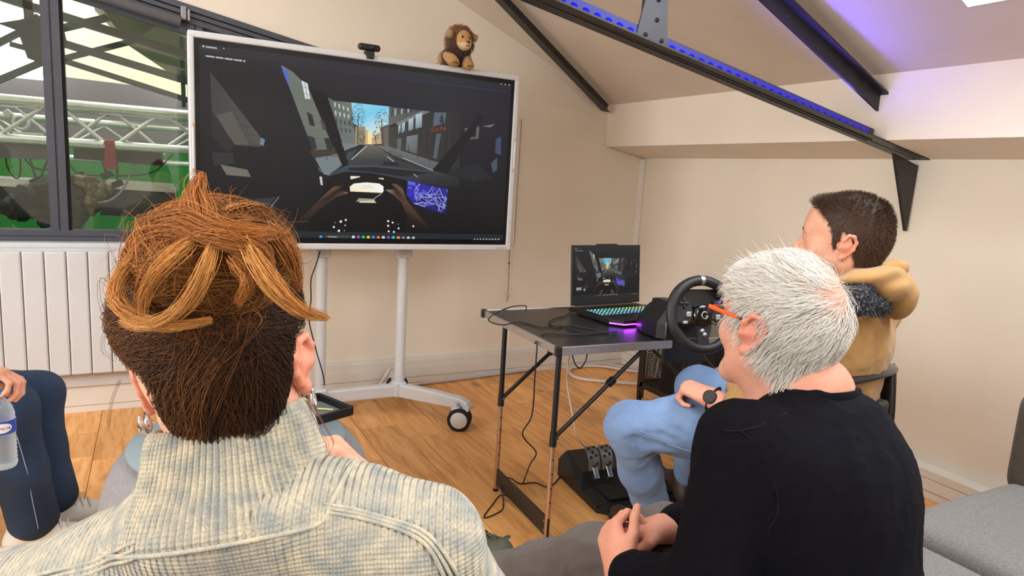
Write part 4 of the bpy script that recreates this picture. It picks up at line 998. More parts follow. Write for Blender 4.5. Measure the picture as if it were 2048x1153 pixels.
# stylus pens clipped on the sides
for x_, z0_, z1_, lab in ((0.139, 1.165, 1.325, 'white stylus with tan tips held on the left edge of the screen'), (1.560, 1.245, 1.375, 'white stylus with tan tips held on the right edge of the screen')):
    w = MB(); w.cyl((x_, 2.989, z0_), (x_, 2.989, z1_), 0.0052, n=10); o = tag(w.build('stylus', M_WHITEP, None, loc=(x_, 2.99, z0_)), lab, 'stylus', 'stylus pens on the screen')
    for za, zb in ((z0_-0.016, z0_), (z1_+0.016, z1_)):
        w = MB(); w.cyl((x_, 2.989, za), (x_, 2.989, zb), 0.0022, 0.0052, n=10); w.build('tip', mat('stylus_tip', S(206, 160, 110), 0.6), o)
# ---------------------------------------------------------------- folding table
TZ = 0.68
ta = math.radians(-2.0); tx, ty = A3((math.cos(ta), math.sin(ta), 0)), A3((-math.sin(ta), math.cos(ta), 0)); t0 = A3((1.122, 1.772, 0)); zz = A3((0, 0, 1))
def tp(u, v, z): return t0+tx*u+ty*v+zz*z
TL, TW = 0.90, 0.60
tb = thing('folding_table', 'black-topped folding table with aluminium rim under the laptop', 'table', tuple(t0))
tax = (tx, ty, zz)
w = MB(); w.rbox(tp(TL/2, TW/2, TZ-0.012), (TL/2-0.004, TW/2-0.004, 0.0105), 0.003, tax); w.build('tabletop', mat('table_black', S(38, 36, 36), 0.30, var=(25, 0.12), bump=(300, 0.08)), tb)
for u0, v0, hu, hv in ((TL/2, 0, TL/2, 0.003), (TL/2, TW, TL/2, 0.003), (0, TW/2, 0.003, TW/2), (TL, TW/2, 0.003, TW/2)):
    w = MB(); w.rbox(tp(u0, v0, TZ-0.0135), (hu, hv, 0.0145), 0.002, tax); rim = w.build('rim', M_ALU, tb)
for u0, v0 in ((0, 0), (TL, 0), (0, TW), (TL, TW)):
    w = MB(); w.rbox(tp(u0, v0, TZ-0.0135), (0.010, 0.010, 0.0165), 0.003, tax); w.build('corner_cap', M_BLACKP, tb)
for u0 in (0.010, TL-0.010):
    s_ = 1 if u0 < 0.4 else -1
    for v0 in (0.010, 0.42):
        w = MB(); w.cyl(tp(u0, v0, 0.385), tp(u0, v0, TZ-0.03), 0.0095, n=14); lg = w.build('leg', M_BLACKP, tb)
        w = MB(); w.cyl(tp(u0, v0, 0.006), tp(u0, v0, 0.38), 0.0088, n=14); w.build('extension_tube', mat('champagne_tube', S(196, 168, 146), 0.32, 0.8, var=(30, 0.08)), lg)
        w = MB(); w.cyl(tp(u0, v0, 0.345), tp(u0, v0, 0.392), 0.0125, 0.0115, n=14); w.build('collar', M_BLACKP, lg)
        w = MB(); w.cyl(tp(u0, v0, 0.0), tp(u0, v0, 0.010), 0.0105, n=14); w.build('foot_cap', M_RUBBER, lg)
        for zz_ in (0.30, 0.25, 0.20, 0.15):
            w = MB(); w.cyl(tp(u0, v0-0.0084, zz_), tp(u0, v0-0.0092, zz_), 0.003, n=8); w.build('hole', M_BLACKM, lg)
        a, b_ = tp(u0+s_*0.006, v0, 0.375), tp(u0+s_*0.335, v0+0.006, TZ-0.030)
        w = MB(); w.cyl(a, b_, 0.0075, n=12); br = w.build('brace', M_BLACKP, tb)
        m_ = a+(b_-a)*0.62; d_ = unit(b_-a); w = MB(); w.rbox(m_, (0.016, 0.011, 0.010), 0.003, (d_, ty, np.cross(d_, ty))); w.build('lock', M_BLACKP, br)
        w = MB(); w.cyl(a-ty*0.014, a+ty*0.014, 0.006, n=10); w.build('hinge_pin', M_CHROME, br)
    w = MB(); w.rbox(tp(u0, 0.215, 0.060), (0.0045, 0.216, 0.034), 0.002, tax); cb_ = w.build('cross_board', mat('dark_board', S(40, 36, 34), 0.5, var=(20, 0.15)), tb)
    for v0, z0_ in ((0.022, 0.045), (0.022, 0.078), (0.41, 0.045), (0.41, 0.078)):
        w = MB(); w.cyl(tp(u0-0.0045, v0, z0_), tp(u0-0.0065, v0, z0_), 0.0035, n=8); w.build('rivet', M_CHROME, cb_)

# ---------------------------------------------------------------- gaming laptop
la = math.radians(4.0); lx, ly = A3((math.cos(la), math.sin(la), 0)), A3((-math.sin(la), math.cos(la), 0)); l0 = A3((1.490, 1.965, TZ))
def lp(u, v, z): return l0+lx*u+ly*v+zz*z
LW, LD = 0.362, 0.300
lt_ = thing('laptop', 'black gaming laptop with rainbow-lit keyboard, open on the table', 'laptop', tuple(lp(LW/2, LD/2, 0)))
out = [(0.035, 0.0), (LW-0.035, 0.0), (LW, 0.045), (LW, LD), (0, LD), (0, 0.045)]
w = MB(); w.prism(out, lp(0, 0, 0.006), lx, ly, zz*0.010); w.prism([(x*0.97+0.005, y*0.97+0.008) for x, y in out], lp(0, 0, 0.016), lx, ly, zz*0.006); w.build('base', M_BLACKP, lt_)
for u0, v0 in ((0.04, 0.05), (LW-0.04, 0.05), (0.04, LD-0.03), (LW-0.04, LD-0.03)):
    w = MB(); w.cyl(lp(u0, v0, 0), lp(u0, v0, 0.007), 0.012, n=10); w.build('rubber_foot', M_RUBBER, lt_)
# keys: dark caps with lit legends, hue running across the board
import colorsys
w = MB(); w2 = MB(); rk = random.Random(2)
for r_ in range(6):
    for c_ in range(18):
        u0 = 0.022+c_*0.0182; v0 = 0.115+r_*0.0178
        w.rbox(lp(u0, v0, 0.0235), (0.0078, 0.0076, 0.0022), 0.0015, (lx, ly, zz), seg=1)
        hue = (0.52+0.10*(c_/17 < 0.25)*0-0.42*(c_/17)*(r_/5)+0.28*(c_/17)*(1-r_/5)) % 1.0
        w2.col = colorsys.hsv_to_rgb(hue, 0.75, 1.0)
        k_ = 0.0042; c0 = lp(u0, v0, 0.0259)
        w2.add([c0-lx*k_-ly*k_*0.7, c0+lx*k_-ly*k_*0.7, c0+lx*k_+ly*k_*0.7, c0-lx*k_+ly*k_*0.7], [(0, 1, 2, 3)])
kb = w.build('keys', M_BLACKM, lt_, kind='stuff'); w2.build('key_legends', attr_mat('key_glow', 0.5, 2.6), kb, use_cols=True, kind='stuff')
w = MB(); a_, b_ = lp(LW*0.36, 0.02, 0.0225), None; w.rbox(lp(LW*0.45, 0.055, 0.0222), (0.055, 0.036, 0.0007), 0.0005, (lx, ly, zz)); w.build('touchpad', mat('touchpad', S(26, 26, 28), 0.3), lt_)
w = MB()
gl_pts = [(0.0, 0.045), (0.035, 0.0), (0.16, 0.0), (LW-0.035, 0.0), (LW, 0.045)]; gl_col = [(0.25, 0.05, 1.0), (0.45, 0.05, 1.0), (0.7, 0.02, 0.9), (1.0, 0.05, 0.25), (1.0, 0.15, 0.05)]
vs_ = []; 
for (u0, v0), c_ in zip(gl_pts, gl_col):
    for dz in (0.008, 0.013): w.col = c_; vs_.append(0); w.add([lp(u0*1.004-0.0007, v0-0.0012, dz)], [])
w.F = [(2*i, 2*i+2, 2*i+3, 2*i+1) for i in range(4)]; w.S = [False]*4
w.build('light_edge', attr_mat('edge_glow', 0.5, 7.0), lt_, use_cols=True)
el = area_light('laptop_edge_light', tuple(lp(LW/2, -0.006, 0.011)), tuple(lp(LW/2, -0.1, -0.02)), 0.3, 0.006, 0.10, (0.45, 0.05, 1.0))
# lid
til = math.radians(-6); lu = unit(zz*math.cos(til)-ly*math.sin(til)); ln = np.cross(lx, lu)   # lid leans back
h0 = lp(LW/2, LD-0.012, 0.030)
w = MB(); w.rbox(h0+lu*0.120, (LW/2, 0.0045, 0.122), 0.003, (lx, -ln, lu)); lid = w.build('lid', M_BLACKP, lt_)
w = MB(); w.rbox(h0+lu*0.243, (0.055, 0.0045, 0.004), 0.002, (lx, -ln, lu)); w.build('camera_bump', M_BLACKP, lid)
w = MB(); w.rbox(lp(LW/2, LD-0.006, 0.020), (LW/2-0.03, 0.009, 0.006), 0.004, (lx, ly, zz)); w.build('hinge', mat('hinge_grey', S(92, 84, 80), 0.4, 0.4), lt_)
sgn = 1 if (ln@A3((0, -1, 0))) > 0 else -1; fr_n = ln*sgn
picture('screen_image', h0-lx*(LW/2-0.008)+lu*0.034+fr_n*0.0046, lx*(LW-0.016), lu*0.197, fr_n, lid, 0.8)

# ---------------------------------------------------------------- racing wheel clamped on the table edge
rw = thing('racing_wheel', 'black racing simulator wheel clamped to the table edge', 'steering wheel', (1.57, 1.80, TZ))
fw_ = unit((-0.20, -1, 0)); sw_ = unit(np.cross(zz, fw_)); 
if sw_[0] < 0: sw_ = -sw_
wn = unit(fw_*math.cos(0.26)+zz*math.sin(0.26)); wu = unit(zz*math.cos(0.26)-fw_*math.sin(0.26)); wr = sw_
wc0 = A3((1.530, 1.580, 0.806))
R_ = 0.1115
pts, rad_ = [], []
for i in range(72):
    a = 2*math.pi*i/72; rr = R_
    grip = 0.0165+0.0022*math.exp(-((math.degrees(a)-35)/22)**2)+0.0022*math.exp(-((math.degrees(a)-145)/22)**2)
    if 205 < math.degrees(a) < 335: rr = R_-0.004
    pts.append(wc0+wr*math.cos(a)*rr+wu*math.sin(a)*rr); rad_.append(grip)
M_LEATHER = mat('black_leather', S(24, 24, 25), 0.5, var=(60, 0.15), bump=(400, 0.15))
w = MB(); w.tube(pts, rad_, 16, closed=True, flat=0.9, up=tuple(wn)); rim_ = w.build('wheel_rim', M_LEATHER, rw)
w = MB(); m_ = [wc0+wr*math.cos(math.pi/2+a)*R_+wu*math.sin(math.pi/2+a)*R_ for a in np.linspace(-0.055, 0.055, 5)]; w.tube(m_, 0.0172, 16, flat=0.9, up=tuple(wn)); w.build('centre_mark', M_ALU, rim_, label='silver centre band at the top of the rim')
def wp(x, y, z=0.0): return wc0+wr*x+wu*y+wn*z
M_SPOKE = mat('spoke_dark', S(50, 52, 58), 0.4, 0.3)
spk = lambda poly, z, t, nm, m, par: MB().prism(poly, wp(0, 0, z), wr, wu, wn*t).build(nm, m, par)
spk([(-0.100, 0.045), (-0.045, 0.050), (-0.030, 0.0), (-0.052, -0.026), (-0.098, -0.020)], -0.010, 0.010, 'spoke', M_SPOKE, rw)
spk([(0.100, 0.045), (0.098, -0.020), (0.052, -0.026), (0.030, 0.0), (0.045, 0.050)], -0.010, 0.010, 'spoke', M_SPOKE, rw)
spk([(-0.020, -0.02), (0.020, -0.02), (0.018, -0.070), (0.022, -0.104), (-0.022, -0.104), (-0.018, -0.070)][::-1], -0.010, 0.010, 'spoke', M_SPOKE, rw)
spk([(-0.088, 0.055), (-0.070, 0.085), (0.070, 0.085), (0.088, 0.055), (0.045, 0.03), (-0.045, 0.03)][::-1], -0.045, 0.030, 'button_pod', M_BLACKP, rw)
w = MB(); w.lathe([(0.0, 0.012), (0.026, 0.012), (0.034, 0.009), (0.037, 0.0), (0.037, -0.02)], wc0, wn, 32); hub_ = w.build('hub', mat('gloss_black', S(12, 12, 13), 0.15, coat=0.5), rw)
w = MB(); w.tube([wp(0.011*math.cos(a), 0.011*math.sin(a), 0.0128) for a in np.linspace(0.7, 5.6, 14)], 0.0022, 6); w.tube([wp(0.011, -0.003, 0.0128), wp(0.002, -0.003, 0.0128)], 0.0022, 6); w.build('emblem', mat('emblem_silver', S(170, 172, 176), 0.3, 0.6), hub_)
for (x, y) in ((-0.052, 0.004), (-0.066, -0.022), (0.052, -0.006), (0.070, -0.030)):
    w = MB(); w.rbox(wp(x, y, 0.003), (0.008, 0.0045 if abs(x) > 0.06 else 0.008, 0.004), 0.002, (wr, wu, wn)); w.build('button', mat('button_silver', S(176, 178, 182), 0.35, 0.5), rw)
for (x, y) in ((-0.004, -0.048), (0.004, -0.060)):
    w = MB(); w.lathe([(0, 0.006), (0.006, 0.005), (0.007, 0.0)], wp(x, y, 0.0), wn, 14); w.build('button', MATS['button_silver'], rw)
for (x, y, c_) in ((0.070, 0.052, (60, 110, 170)), (0.080, 0.040, (120, 60, 60)), (0.060, 0.040, (60, 60, 150)), (0.070, 0.030, (60, 130, 70))):
    w = MB(); w.lathe([(0, 0.005), (0.005, 0.004), (0.006, 0.0)], wp(x, y, 0.0), wn, 12); w.build('button', mat('face_button_%d' % c_[0]+str(c_[1]), S(*c_), 0.4), rw)
w = MB(); w.rbox(wp(-0.066, 0.038, 0.002), (0.016, 0.004, 0.003), 0.002, (wr, wu, wn)); w.rbox(wp(-0.066, 0.038, 0.002), (0.004, 0.016, 0.003), 0.002, (wr, wu, wn)); w.build('direction_pad', M_BLACKP, rw)
# motor housing behind the wheel
bc = A3((1.650, 1.862, 0)); hs_ = sw_; hf = -fw_
def hp(x, y, z): return bc+hs_*x+hf*y+zz*z
w = MB(); vs_ = []
rows = [(-0.120, 0.080, 0.112), (-0.095, 0.108, 0.128), (0.0, 0.115, 0.128), (0.07, 0.100, 0.095), (0.10, 0.070, 0.060)]
for y, hw, h in rows:
    for x_, z_ in ((-hw, 0.004), (hw, 0.004), (hw, h*0.45), (hw*0.55, h), (-hw*0.55, h), (-hw, h*0.45)): vs_.append(hp(x_, y, TZ+z_))
fs = [tuple(range(6)), tuple(range(24, 30))[::-1]]+[(i*6+k, i*6+(k+1) % 6, (i+1)*6+(k+1) % 6, (i+1)*6+k) for i in range(4) for k in range(6)]
w.add(vs_, fs); hs0 = w.build('housing', M_BLACKP, rw)
w = MB(); w.cyl(wp(0, 0, -0.02), hp(-0.01, -0.11, TZ+0.075), 0.032, 0.04, n=20); w.build('shaft', M_BLACKP, rw)
w = MB(); w.rbox(hp(0, -0.112, TZ-0.035), (0.085, 0.010, 0.045), 0.006, (hs_, hf, zz)); w.rbox(hp(0, -0.075, TZ-0.055), (0.05, 0.035, 0.012), 0.006, (hs_, hf, zz)); w.build('clamp', M_BLACKP, rw)
for s_ in (-1, 1):
    w = MB(); w.tube([hp(s_*0.086, -0.126, TZ+0.02), hp(s_*0.088, -0.125, TZ+0.06), hp(s_*0.055, -0.126, TZ+0.108)], 0.003, 6); w.build('housing_trim', mat('trim_gunmetal', S(110, 106, 102), 0.35, 0.6), hs0)
    w = MB(); w.rbox(wp(s_*0.062, 0.02, -0.040), (0.022, 0.030, 0.002), 0.0015, (wr, wu, wn)); w.build('shift_paddle', M_ALU, rw)

# ---------------------------------------------------------------- pedal unit on the floor
pd = thing('pedal_unit', 'black racing pedal base with drilled silver pedals on the floor', 'pedals', (1.62, 2.03, 0))
pa_ = math.radians(-6); qx, qy = A3((math.cos(pa_), math.sin(pa_), 0)), A3((-math.sin(pa_), math.cos(pa_), 0)); q0 = A3((1.412, 1.868, 0))
def qp(u, v, z): return q0+qx*u+qy*v+zz*z
prof = [(0.0, 0.022), (0.03, 0.034), (0.15, 0.040), (0.215, 0.075), (0.36, 0.105), (0.375, 0.095), (0.38, 0.0), (0.0, 0.0)]
w = MB(); nU = 5; us_ = [0.0, 0.035, 0.385, 0.42]; vs_ = []
for u0 in us_:
    ins = 0.028 if u0 in (0.0, 0.42) else 0.0; sc_ = 0.72 if ins else 1.0
    for v0, z0_ in prof: vs_.append(qp(u0, min(max(v0, ins), 0.38-ins*0.6), z0_*sc_))
n8 = len(prof); fs = [tuple(range(n8-1, -1, -1)), tuple(range(3*n8, 4*n8))]+[(i*n8+k, i*n8+(k+1) % n8, (i+1)*n8+(k+1) % n8, (i+1)*n8+k) for i in range(3) for k in range(n8)]
w.add(vs_, fs); pb_ = w.build('base', M_BLACKP, pd)
w = MB(); w.rbox(qp(0.21, 0.095, 0.041), (0.15, 0.060, 0.003), 0.002, (qx, qy, zz)); w.build('heel_mat', M_RUBBER, pb_)
M_PED = mat('pedal_metal', S(150, 150, 150), 0.38, 0.7, var=(30, 0.1))
for u0, wd, hh in ((0.080, 0.024, 0.095), (0.140, 0.024, 0.095), (0.285, 0.020, 0.115)):
    ctr = qp(u0, 0.205, 0.080); pn = unit(-qy*0.80+zz*0.6); pu = unit(np.cross(pn, -qx)); pu = pu if pu[2] > 0 else -pu
    w = MB(); seg_ = 8; vv = []
    for i in range(seg_+1):
        t = i/seg_; bow = 0.018*math.sin(t*math.pi*0.9)
        for x_ in (-wd, wd): 
            for th in (0.0, 0.004): vv.append(ctr+qx*x_+pu*(t*hh)+pn*(bow+th))
    fs = []
    for i in range(seg_):
        o_ = i*4; fs += [(o_+1, o_+3, o_+7, o_+5), (o_, o_+4, o_+6, o_+2), (o_, o_+1, o_+5, o_+4), (o_+2, o_+6, o_+7, o_+3)]
    fs += [(0, 2, 3, 1), (seg_*4, seg_*4+1, seg_*4+3, seg_*4+2)]
    w.add(vv, fs); pe = w.build('pedal', M_PED, pd)
    for (x_, t) in ((-0.5, 0.86), (0.5, 0.92), (0.0, 0.70), (-0.5, 0.50), (0.5, 0.56), (-0.1, 0.16), (0.45, 0.24)):
        c_ = ctr+qx*x_*wd+pu*(t*hh)+pn*(0.018*math.sin(t*math.pi*0.9)+0.0042); w = MB(); w.lathe([(0, 0.0008), (0.0062, 0.0008), (0.0066, -0.001)], c_, pn, 12); w.build('drilled_hole', M_BLACKM, pe)
    w = MB(); w.rbox(ctr-pu*0.012+pn*0.004, (wd*0.45, 0.024, 0.010), 0.003, (qx, pu, pn)); w.build('pedal_arm', M_CHROME, pe)
def text_part(txt, size, o, ex, ey, m, parent, name='lettering'):
    """flat lettering laid on a surface"""
    cu_ = bpy.data.curves.new('lettering', 'FONT'); cu_.body = txt; cu_.size = size; cu_.resolution_u = 3
    ob = bpy.data.objects.new('lettering_source', cu_); COL.objects.link(ob); dg = bpy.context.evaluated_depsgraph_get()
    me = bpy.data.meshes.new_from_object(ob.evaluated_get(dg)); V = np.array([v.co[:] for v in me.vertices]); F = [tuple(p.vertices) for p in me.polygons]
    bpy.data.objects.remove(ob); bpy.data.meshes.remove(me); bpy.data.curves.remove(cu_)
    return mkobj(name, A3(o)+V[:, :1]*A3(ex)+V[:, 1:2]*A3(ey), F, m, parent, kind='stuff')
sl = unit(qy*0.065+zz*0.035)
text_part('logitech G', 0.0115, qp(0.112, 0.146, 0.0440), qx, unit(qy), mat('letter_grey', S(150, 150, 152), 0.5), pb_)
# ---------------------------------------------------------------- black mesh cabinet behind the table
cbn = thing('mesh_cabinet', 'low black metal cabinet with mesh sides behind the table', 'cabinet', (2.58, 2.66, 0))
cx0, cx1, cy0, cy1, cz0, cz1 = 2.352, 2.80, 2.46, 2.876, 0.10, 0.50
M_CAB = mat('cabinet_black', S(20, 19, 20), 0.45, var=(30, 0.12))
w = MB(); w.rbox(((cx0+cx1)/2, (cy0+cy1)/2, cz1-0.008), ((cx1-cx0)/2, (cy1-cy0)/2, 0.008), 0.003); w.build('top', M_CAB, cbn)
w = MB(); w.rbox(((cx0+cx1)/2, (cy0+cy1)/2, cz0+0.006), ((cx1-cx0)/2, (cy1-cy0)/2, 0.006), 0.003); w.build('bottom', M_CAB, cbn)
for xx in (cx0+0.013, cx1-0.013):
    for yy in (cy0+0.013, cy1-0.013):
        w = MB(); w.hexa([(xx-0.009, yy-0.009, 0), (xx+0.009, yy-0.009, 0), (xx+0.009, yy+0.009, 0), (xx-0.009, yy+0.009, 0), (xx-0.013, yy-0.013, 0.1), (xx+0.013, yy-0.013, 0.1), (xx+0.013, yy+0.013, 0.1), (xx-0.013, yy+0.013, 0.1)]); w.box((xx-0.013, yy-0.013, 0.1), (xx+0.013, yy+0.013, cz1-0.016)); w.build('leg', M_CAB, cbn)
def mesh_panel(o, ex, ey, W_, H_, nm):
    """expanded-metal panel: crossing slanted strips inside a sheet border"""
    o, ex, ey = A3(o), A3(ex), A3(ey); n_ = unit(np.cross(ex, ey)); w = MB(); bd = 0.022
    for a, b_, hu, hv in ((W_/2, bd/2, W_/2, bd/2), (W_/2, H_-bd/2, W_/2, bd/2), (bd/2, H_/2, bd/2, H_/2), (W_-bd/2, H_/2, bd/2, H_/2)): w.obox(o+ex*a+ey*b_, (ex, ey, n_), (hu, hv, 0.0015))
    w.build(nm, M_CAB, cbn)
    w = MB(); st_ = 0.0135; sl = 0.55
    for sg in (1, -1):
        k = -int(W_*sl/st_)-2
        while k*st_ < H_+W_*sl:
            pts = []
            y0_ = k*st_ if sg == 1 else k*st_+0
            u_a, u_b = bd, W_-bd; va, vb = y0_+sg*sl*(u_a if sg == 1 else -(W_-u_a))*1.0, None
            va = y0_+sl*(u_a if sg == 1 else W_-u_a); vb = y0_+sl*(u_b if sg == 1 else W_-u_b)
            # clip to the opening
            def clip(u1, v1, u2, v2):
                lo, hi = bd, H_-bd; t0_, t1_ = 0.0, 1.0
                if v1 == v2: return None
                for bound, s in ((lo, 1), (hi, -1)):
                    f1, f2 = s*(v1-bound), s*(v2-bound)
                    if f1 < 0 and f2 < 0: return None
                    if f1 < 0: t0_ = max(t0_, f1/(f1-f2))
                    elif f2 < 0: t1_ = min(t1_, f1/(f1-f2))
                if t1_-t0_ < 0.02: return None
                return (u1+(u2-u1)*t0_, v1+(v2-v1)*t0_, u1+(u2-u1)*t1_, v1+(v2-v1)*t1_)
            c_ = clip(u_a, va, u_b, vb)
            if c_:
                a, b_ = o+ex*c_[0]+ey*c_[1]+n_*0.001*sg, o+ex*c_[2]+ey*c_[3]+n_*0.001*sg; d_ = unit(b_-a)
                w.obox((a+b_)/2, (d_, n_, np.cross(d_, n_)), (np.linalg.norm(b_-a)/2, 0.0008, 0.0018))
            k += 1
    return w.build('expanded_mesh', M_CAB, cbn, kind='stuff')
mesh_panel((cx0, cy1-0.026, cz0+0.012), (0, -1, 0), (0, 0, 1), cy1-cy0-0.052, cz1-cz0-0.028, 'side_panel')
mesh_panel((cx0+0.026, cy0, cz0+0.012), (1, 0, 0), (0, 0, 1), 0.19, cz1-cz0-0.028, 'door')
mesh_panel((cx0+0.222, cy0, cz0+0.012), (1, 0, 0), (0, 0, 1), 0.19, cz1-cz0-0.028, 'door')
mesh_panel((cx1-0.026, cy1, cz0+0.012), (-1, 0, 0), (0, 0, 1), cx1-cx0-0.052, cz1-cz0-0.028, 'back_panel')
w = MB(); w.prism([(0, 0.1), (0.02, 0.07), (0.04, 0.045), (0.04, 0.1)], (cx0-0.001, cy1-0.02, 0), (0, -1, 0), (0, 0, 1), (0.004, 0, 0)); w.build('arch', M_CAB, cbn)
# computer inside the cabinet its dim violet glow put into the case colour
w = MB(); w.rbox((2.60, 2.66, 0.27), (0.13, 0.17, 0.155), 0.006); pc = tag(w.build('computer_case', mat('pc_case', S(30, 26, 44), 0.4), None, loc=(2.60, 2.66, 0.113)), 'dark computer case inside the mesh cabinet', 'computer')

# ---------------------------------------------------------------- cables
M_CBLK = mat('cable_black', S(20, 19, 20), 0.5); M_CWHT = mat('cable_white', S(222, 212, 204), 0.45)
def cable(pts, r, m, label, group=None, n=8, name='cable'):
    P_ = spline(pts, n); w = MB(); w.tube(P_, r, 7)
    return tag(w.build(name, m, None, loc=tuple(P_[0])), label, 'cable', group)
tz_ = TZ+0.003
def zt(px, py, z): return at_z(px, py, z)
cable([zt(1052, 622, tz_), zt(1050, 612, tz_+0.012), zt(1020, 615, tz_+0.004), zt(990, 628, tz_+0.01), at(977, 640, 2.46), at(990, 648, 2.40), at(1010, 650, 2.36), zt(1040, 645, tz_), zt(1085, 655, tz_), zt(1120, 652, tz_), zt(1165, 665, tz_), zt(1215, 664, tz_)], 0.0024, M_CBLK, 'thin black cable looping over the far left corner of the table', n=6)
cable([zt(1145, 622, tz_), zt(1128, 633, tz_), zt(1112, 637, tz_), zt(1098, 645, tz_), zt(1112, 655, tz_), zt(1140, 652, tz_), zt(1175, 657, tz_), zt(1230, 668, tz_)], 0.0024, M_CBLK, 'black cable wriggling across the table in front of the laptop')
foot_c = at_z(1050, 965, 0.004)
cable([zt(1235, 664, tz_), zt(1190, 668, tz_), zt(1140, 670, tz_), zt(1095, 668, tz_), at_y(1083, 672, 1.93)*1.0, tp(-0.010, 0.14, TZ-0.02), at_y(1074, 690, 1.90), at_y(1070, 750, 1.90), at_y(1064, 830, 1.92), at_y(1045, 870, 1.95), at_y(1072, 905, 1.98), at_y(1060, 930, 1.98), at_z(1047, 965, 0.004), at_z(1040, 990, 0.004), at_z(1015, 992, 0.03), at_z(1000, 992, 0.004), at_z(985, 1010, 0.004), at_z(968, 1036, 0.004), at_z(1000, 1024, 0.004), at_z(1007, 1008, 0.004), at_z(1002, 970, 0.05), at_z(1004, 955, 0.06)], 0.0026, M_CBLK, 'long black cable hanging off the table and coiling on the floor')
cable([at_z(1000, 952, 0.05), at_z(1022, 958, 0.02), at_z(1040, 968, 0.004), at_z(1070, 966, 0.004), at_z(1100, 974, 0.004), at_z(1130, 942, 0.004)], 0.0026, M_CBLK, 'black cable running along the floor to the pedal unit')
cable([at_z(1140, 702, TZ-0.02), at_y(1137, 725, 2.3), at_y(1135, 770, 2.25), at_y(1145, 830, 2.2), at_y(1155, 875, 2.2), at_z(1180, 905, 0.06), at_z(1205, 918, 0.06)], 0.0032, M_CWHT, 'white cable hanging from the table down to the pedals')
cable([at_y(1144, 708, 2.0), at_y(1150, 728, 2.0), at_y(1160, 737, 2.0), at_y(1170, 725, 2.0), at_y(1175, 708, 2.0)], 0.0024, M_CBLK, 'short black cable loop under the table edge')
cable([at_z(1300, 770, 0.012), at_z(1230, 765, 0.012), at_z(1160, 758, 0.012), at_z(1138, 745, 0.012), at_z(1150, 735, 0.012), at_z(1200, 733, 0.012), at_z(1260, 742, 0.012), at_z(1330, 748, 0.012)], 0.010, M_CWHT, 'thick white cable curled on the floor behind the table')
cable([at_z(1330, 742, 0.03), at_z(1250, 735, 0.03), at_z(1190, 727, 0.012), at_z(1100, 735, 0.010), at_z(1000, 748, 0.010), at_z(860, 766, 0.010), at_z(700, 782, 0.010)], 0.009, mat('cable_palegrey', S(196, 190, 194), 0.5), 'pale grey cable along the foot of the back wall')
cable([at_z(770, 752, 0.06), at_z(780, 738, 0.10), at_z(760, 770, 0.03), at_z(740, 790, 0.012), at_z(712, 796, 0.012), at_z(694, 792, 0.012), at_z(700, 782, 0.012), at_z(740, 776, 0.012), at_z(775, 768, 0.05)], 0.0105, M_CWHT, 'thick white cable looped under the screen stand')
cable([at_y(640, 503, 3.10), at_y(632, 530, 3.08), at_y(622, 560, 3.07), at_y(622, 600, 3.07), at_y(618, 640, 3.07), at_y(632, 700, 3.07), at_y(648, 760, 3.07), at_z(645, 790, 0.05)], 0.003, M_CBLK, 'thin black cable hanging down beside the left stand post')
# power brick on the table behind the wheel
w = MB(); w.rbox(at_z(1330, 606, TZ+0.017), (0.035, 0.05, 0.016), 0.006); tag(w.build('power_brick', M_BLACKP, None, loc=tuple(at_z(1330, 606, TZ))), 'black power brick behind the racing wheel', 'power adapter')
# blind cord with its cleat on the wall beside the screen
cd_ = thing('blind_cord', 'thin cord hanging on the wall right of the screen', 'cord', tuple(at_y(1017, 590, 3.62)))
w = MB(); w.tube([at_y(1020, 495, 3.62), at_y(1018, 545, 3.62), at_y(1016, 590, 3.62)], 0.0022, 6); w.build('cord', mat('cord_brown', S(110, 84, 62), 0.7), cd_)
w = MB(); w.ell(at_y(1018, 527, 3.618), (0.006, 0.006, 0.008), 10, 6); w.build('bead', MATS['cord_brown'], cd_)
w = MB(); w.tube([at_y(1012, 588, 3.62), at_y(1016, 594, 3.615), at_y(1020, 590, 3.62)], 0.003, 6); w.tube([at_y(1016, 592, 3.615), at_y(1014, 604, 3.615)], 0.0035, 6); w.build('cleat', M_CHROME, cd_)
# ---------------------------------------------------------------- pouf with lid, tray on it
pf = thing('pouf', 'round grey fabric pouf with blue-grey lid', 'pouf', (0.215, 2.02, 0))
M_FELT = mat('grey_felt', S(134, 132, 136), 0.95, var=(160, 0.22), bump=(260, 0.5), sheen=0.2)
prof = [(0.0, 0.0), (0.20, 0.0), (0.29, 0.035), (0.350, 0.11), (0.372, 0.20), (0.366, 0.28), (0.335, 0.355), (0.29, 0.395), (0.24, 0.405), (0.0, 0.405)]
P2 = spline([(a, b, 0) for a, b in prof], 4); w = MB(); w.lathe([(max(p[0], 0), max(p[1], 0)) for p in P2], (0.215, 2.02, 0), (0, 0, 1), 64); w.build('body', M_FELT, pf)
w = MB(); w.lathe([(0.0, 0.405), (0.284, 0.405), (0.292, 0.410), (0.292, 0.418), (0.286, 0.424), (0.0, 0.424)], (0.205, 1.985, 0), (0, 0, 1), 64); w.build('lid', mat('lid_bluegrey', S(128, 142, 148), 0.7, var=(20, 0.04)), pf)
ZT = 0.424
c00, c10, c11 = at_z(588, 862, ZT), at_z(690, 833, ZT), at_z(632, 803, ZT); ex_ = unit((c10-c00)*A3((1, 1, 0))); ey_ = A3((-ex_[1], ex_[0], 0)); cc_ = (c00+c11)/2+A3((0.01, 0.0, 0))
bxw, bxd = 0.100, 0.090
bx_ = thing('black_tray', 'shallow black tray on the grey pouf', 'tray', (cc_[0], cc_[1], ZT))
w = MB(); w.rbox(cc_*A3((1, 1, 0))+zz*(ZT+0.005), (bxw, bxd, 0.005), 0.002, (ex_, ey_, zz)); w.build('bottom', M_BLACKP, bx_)
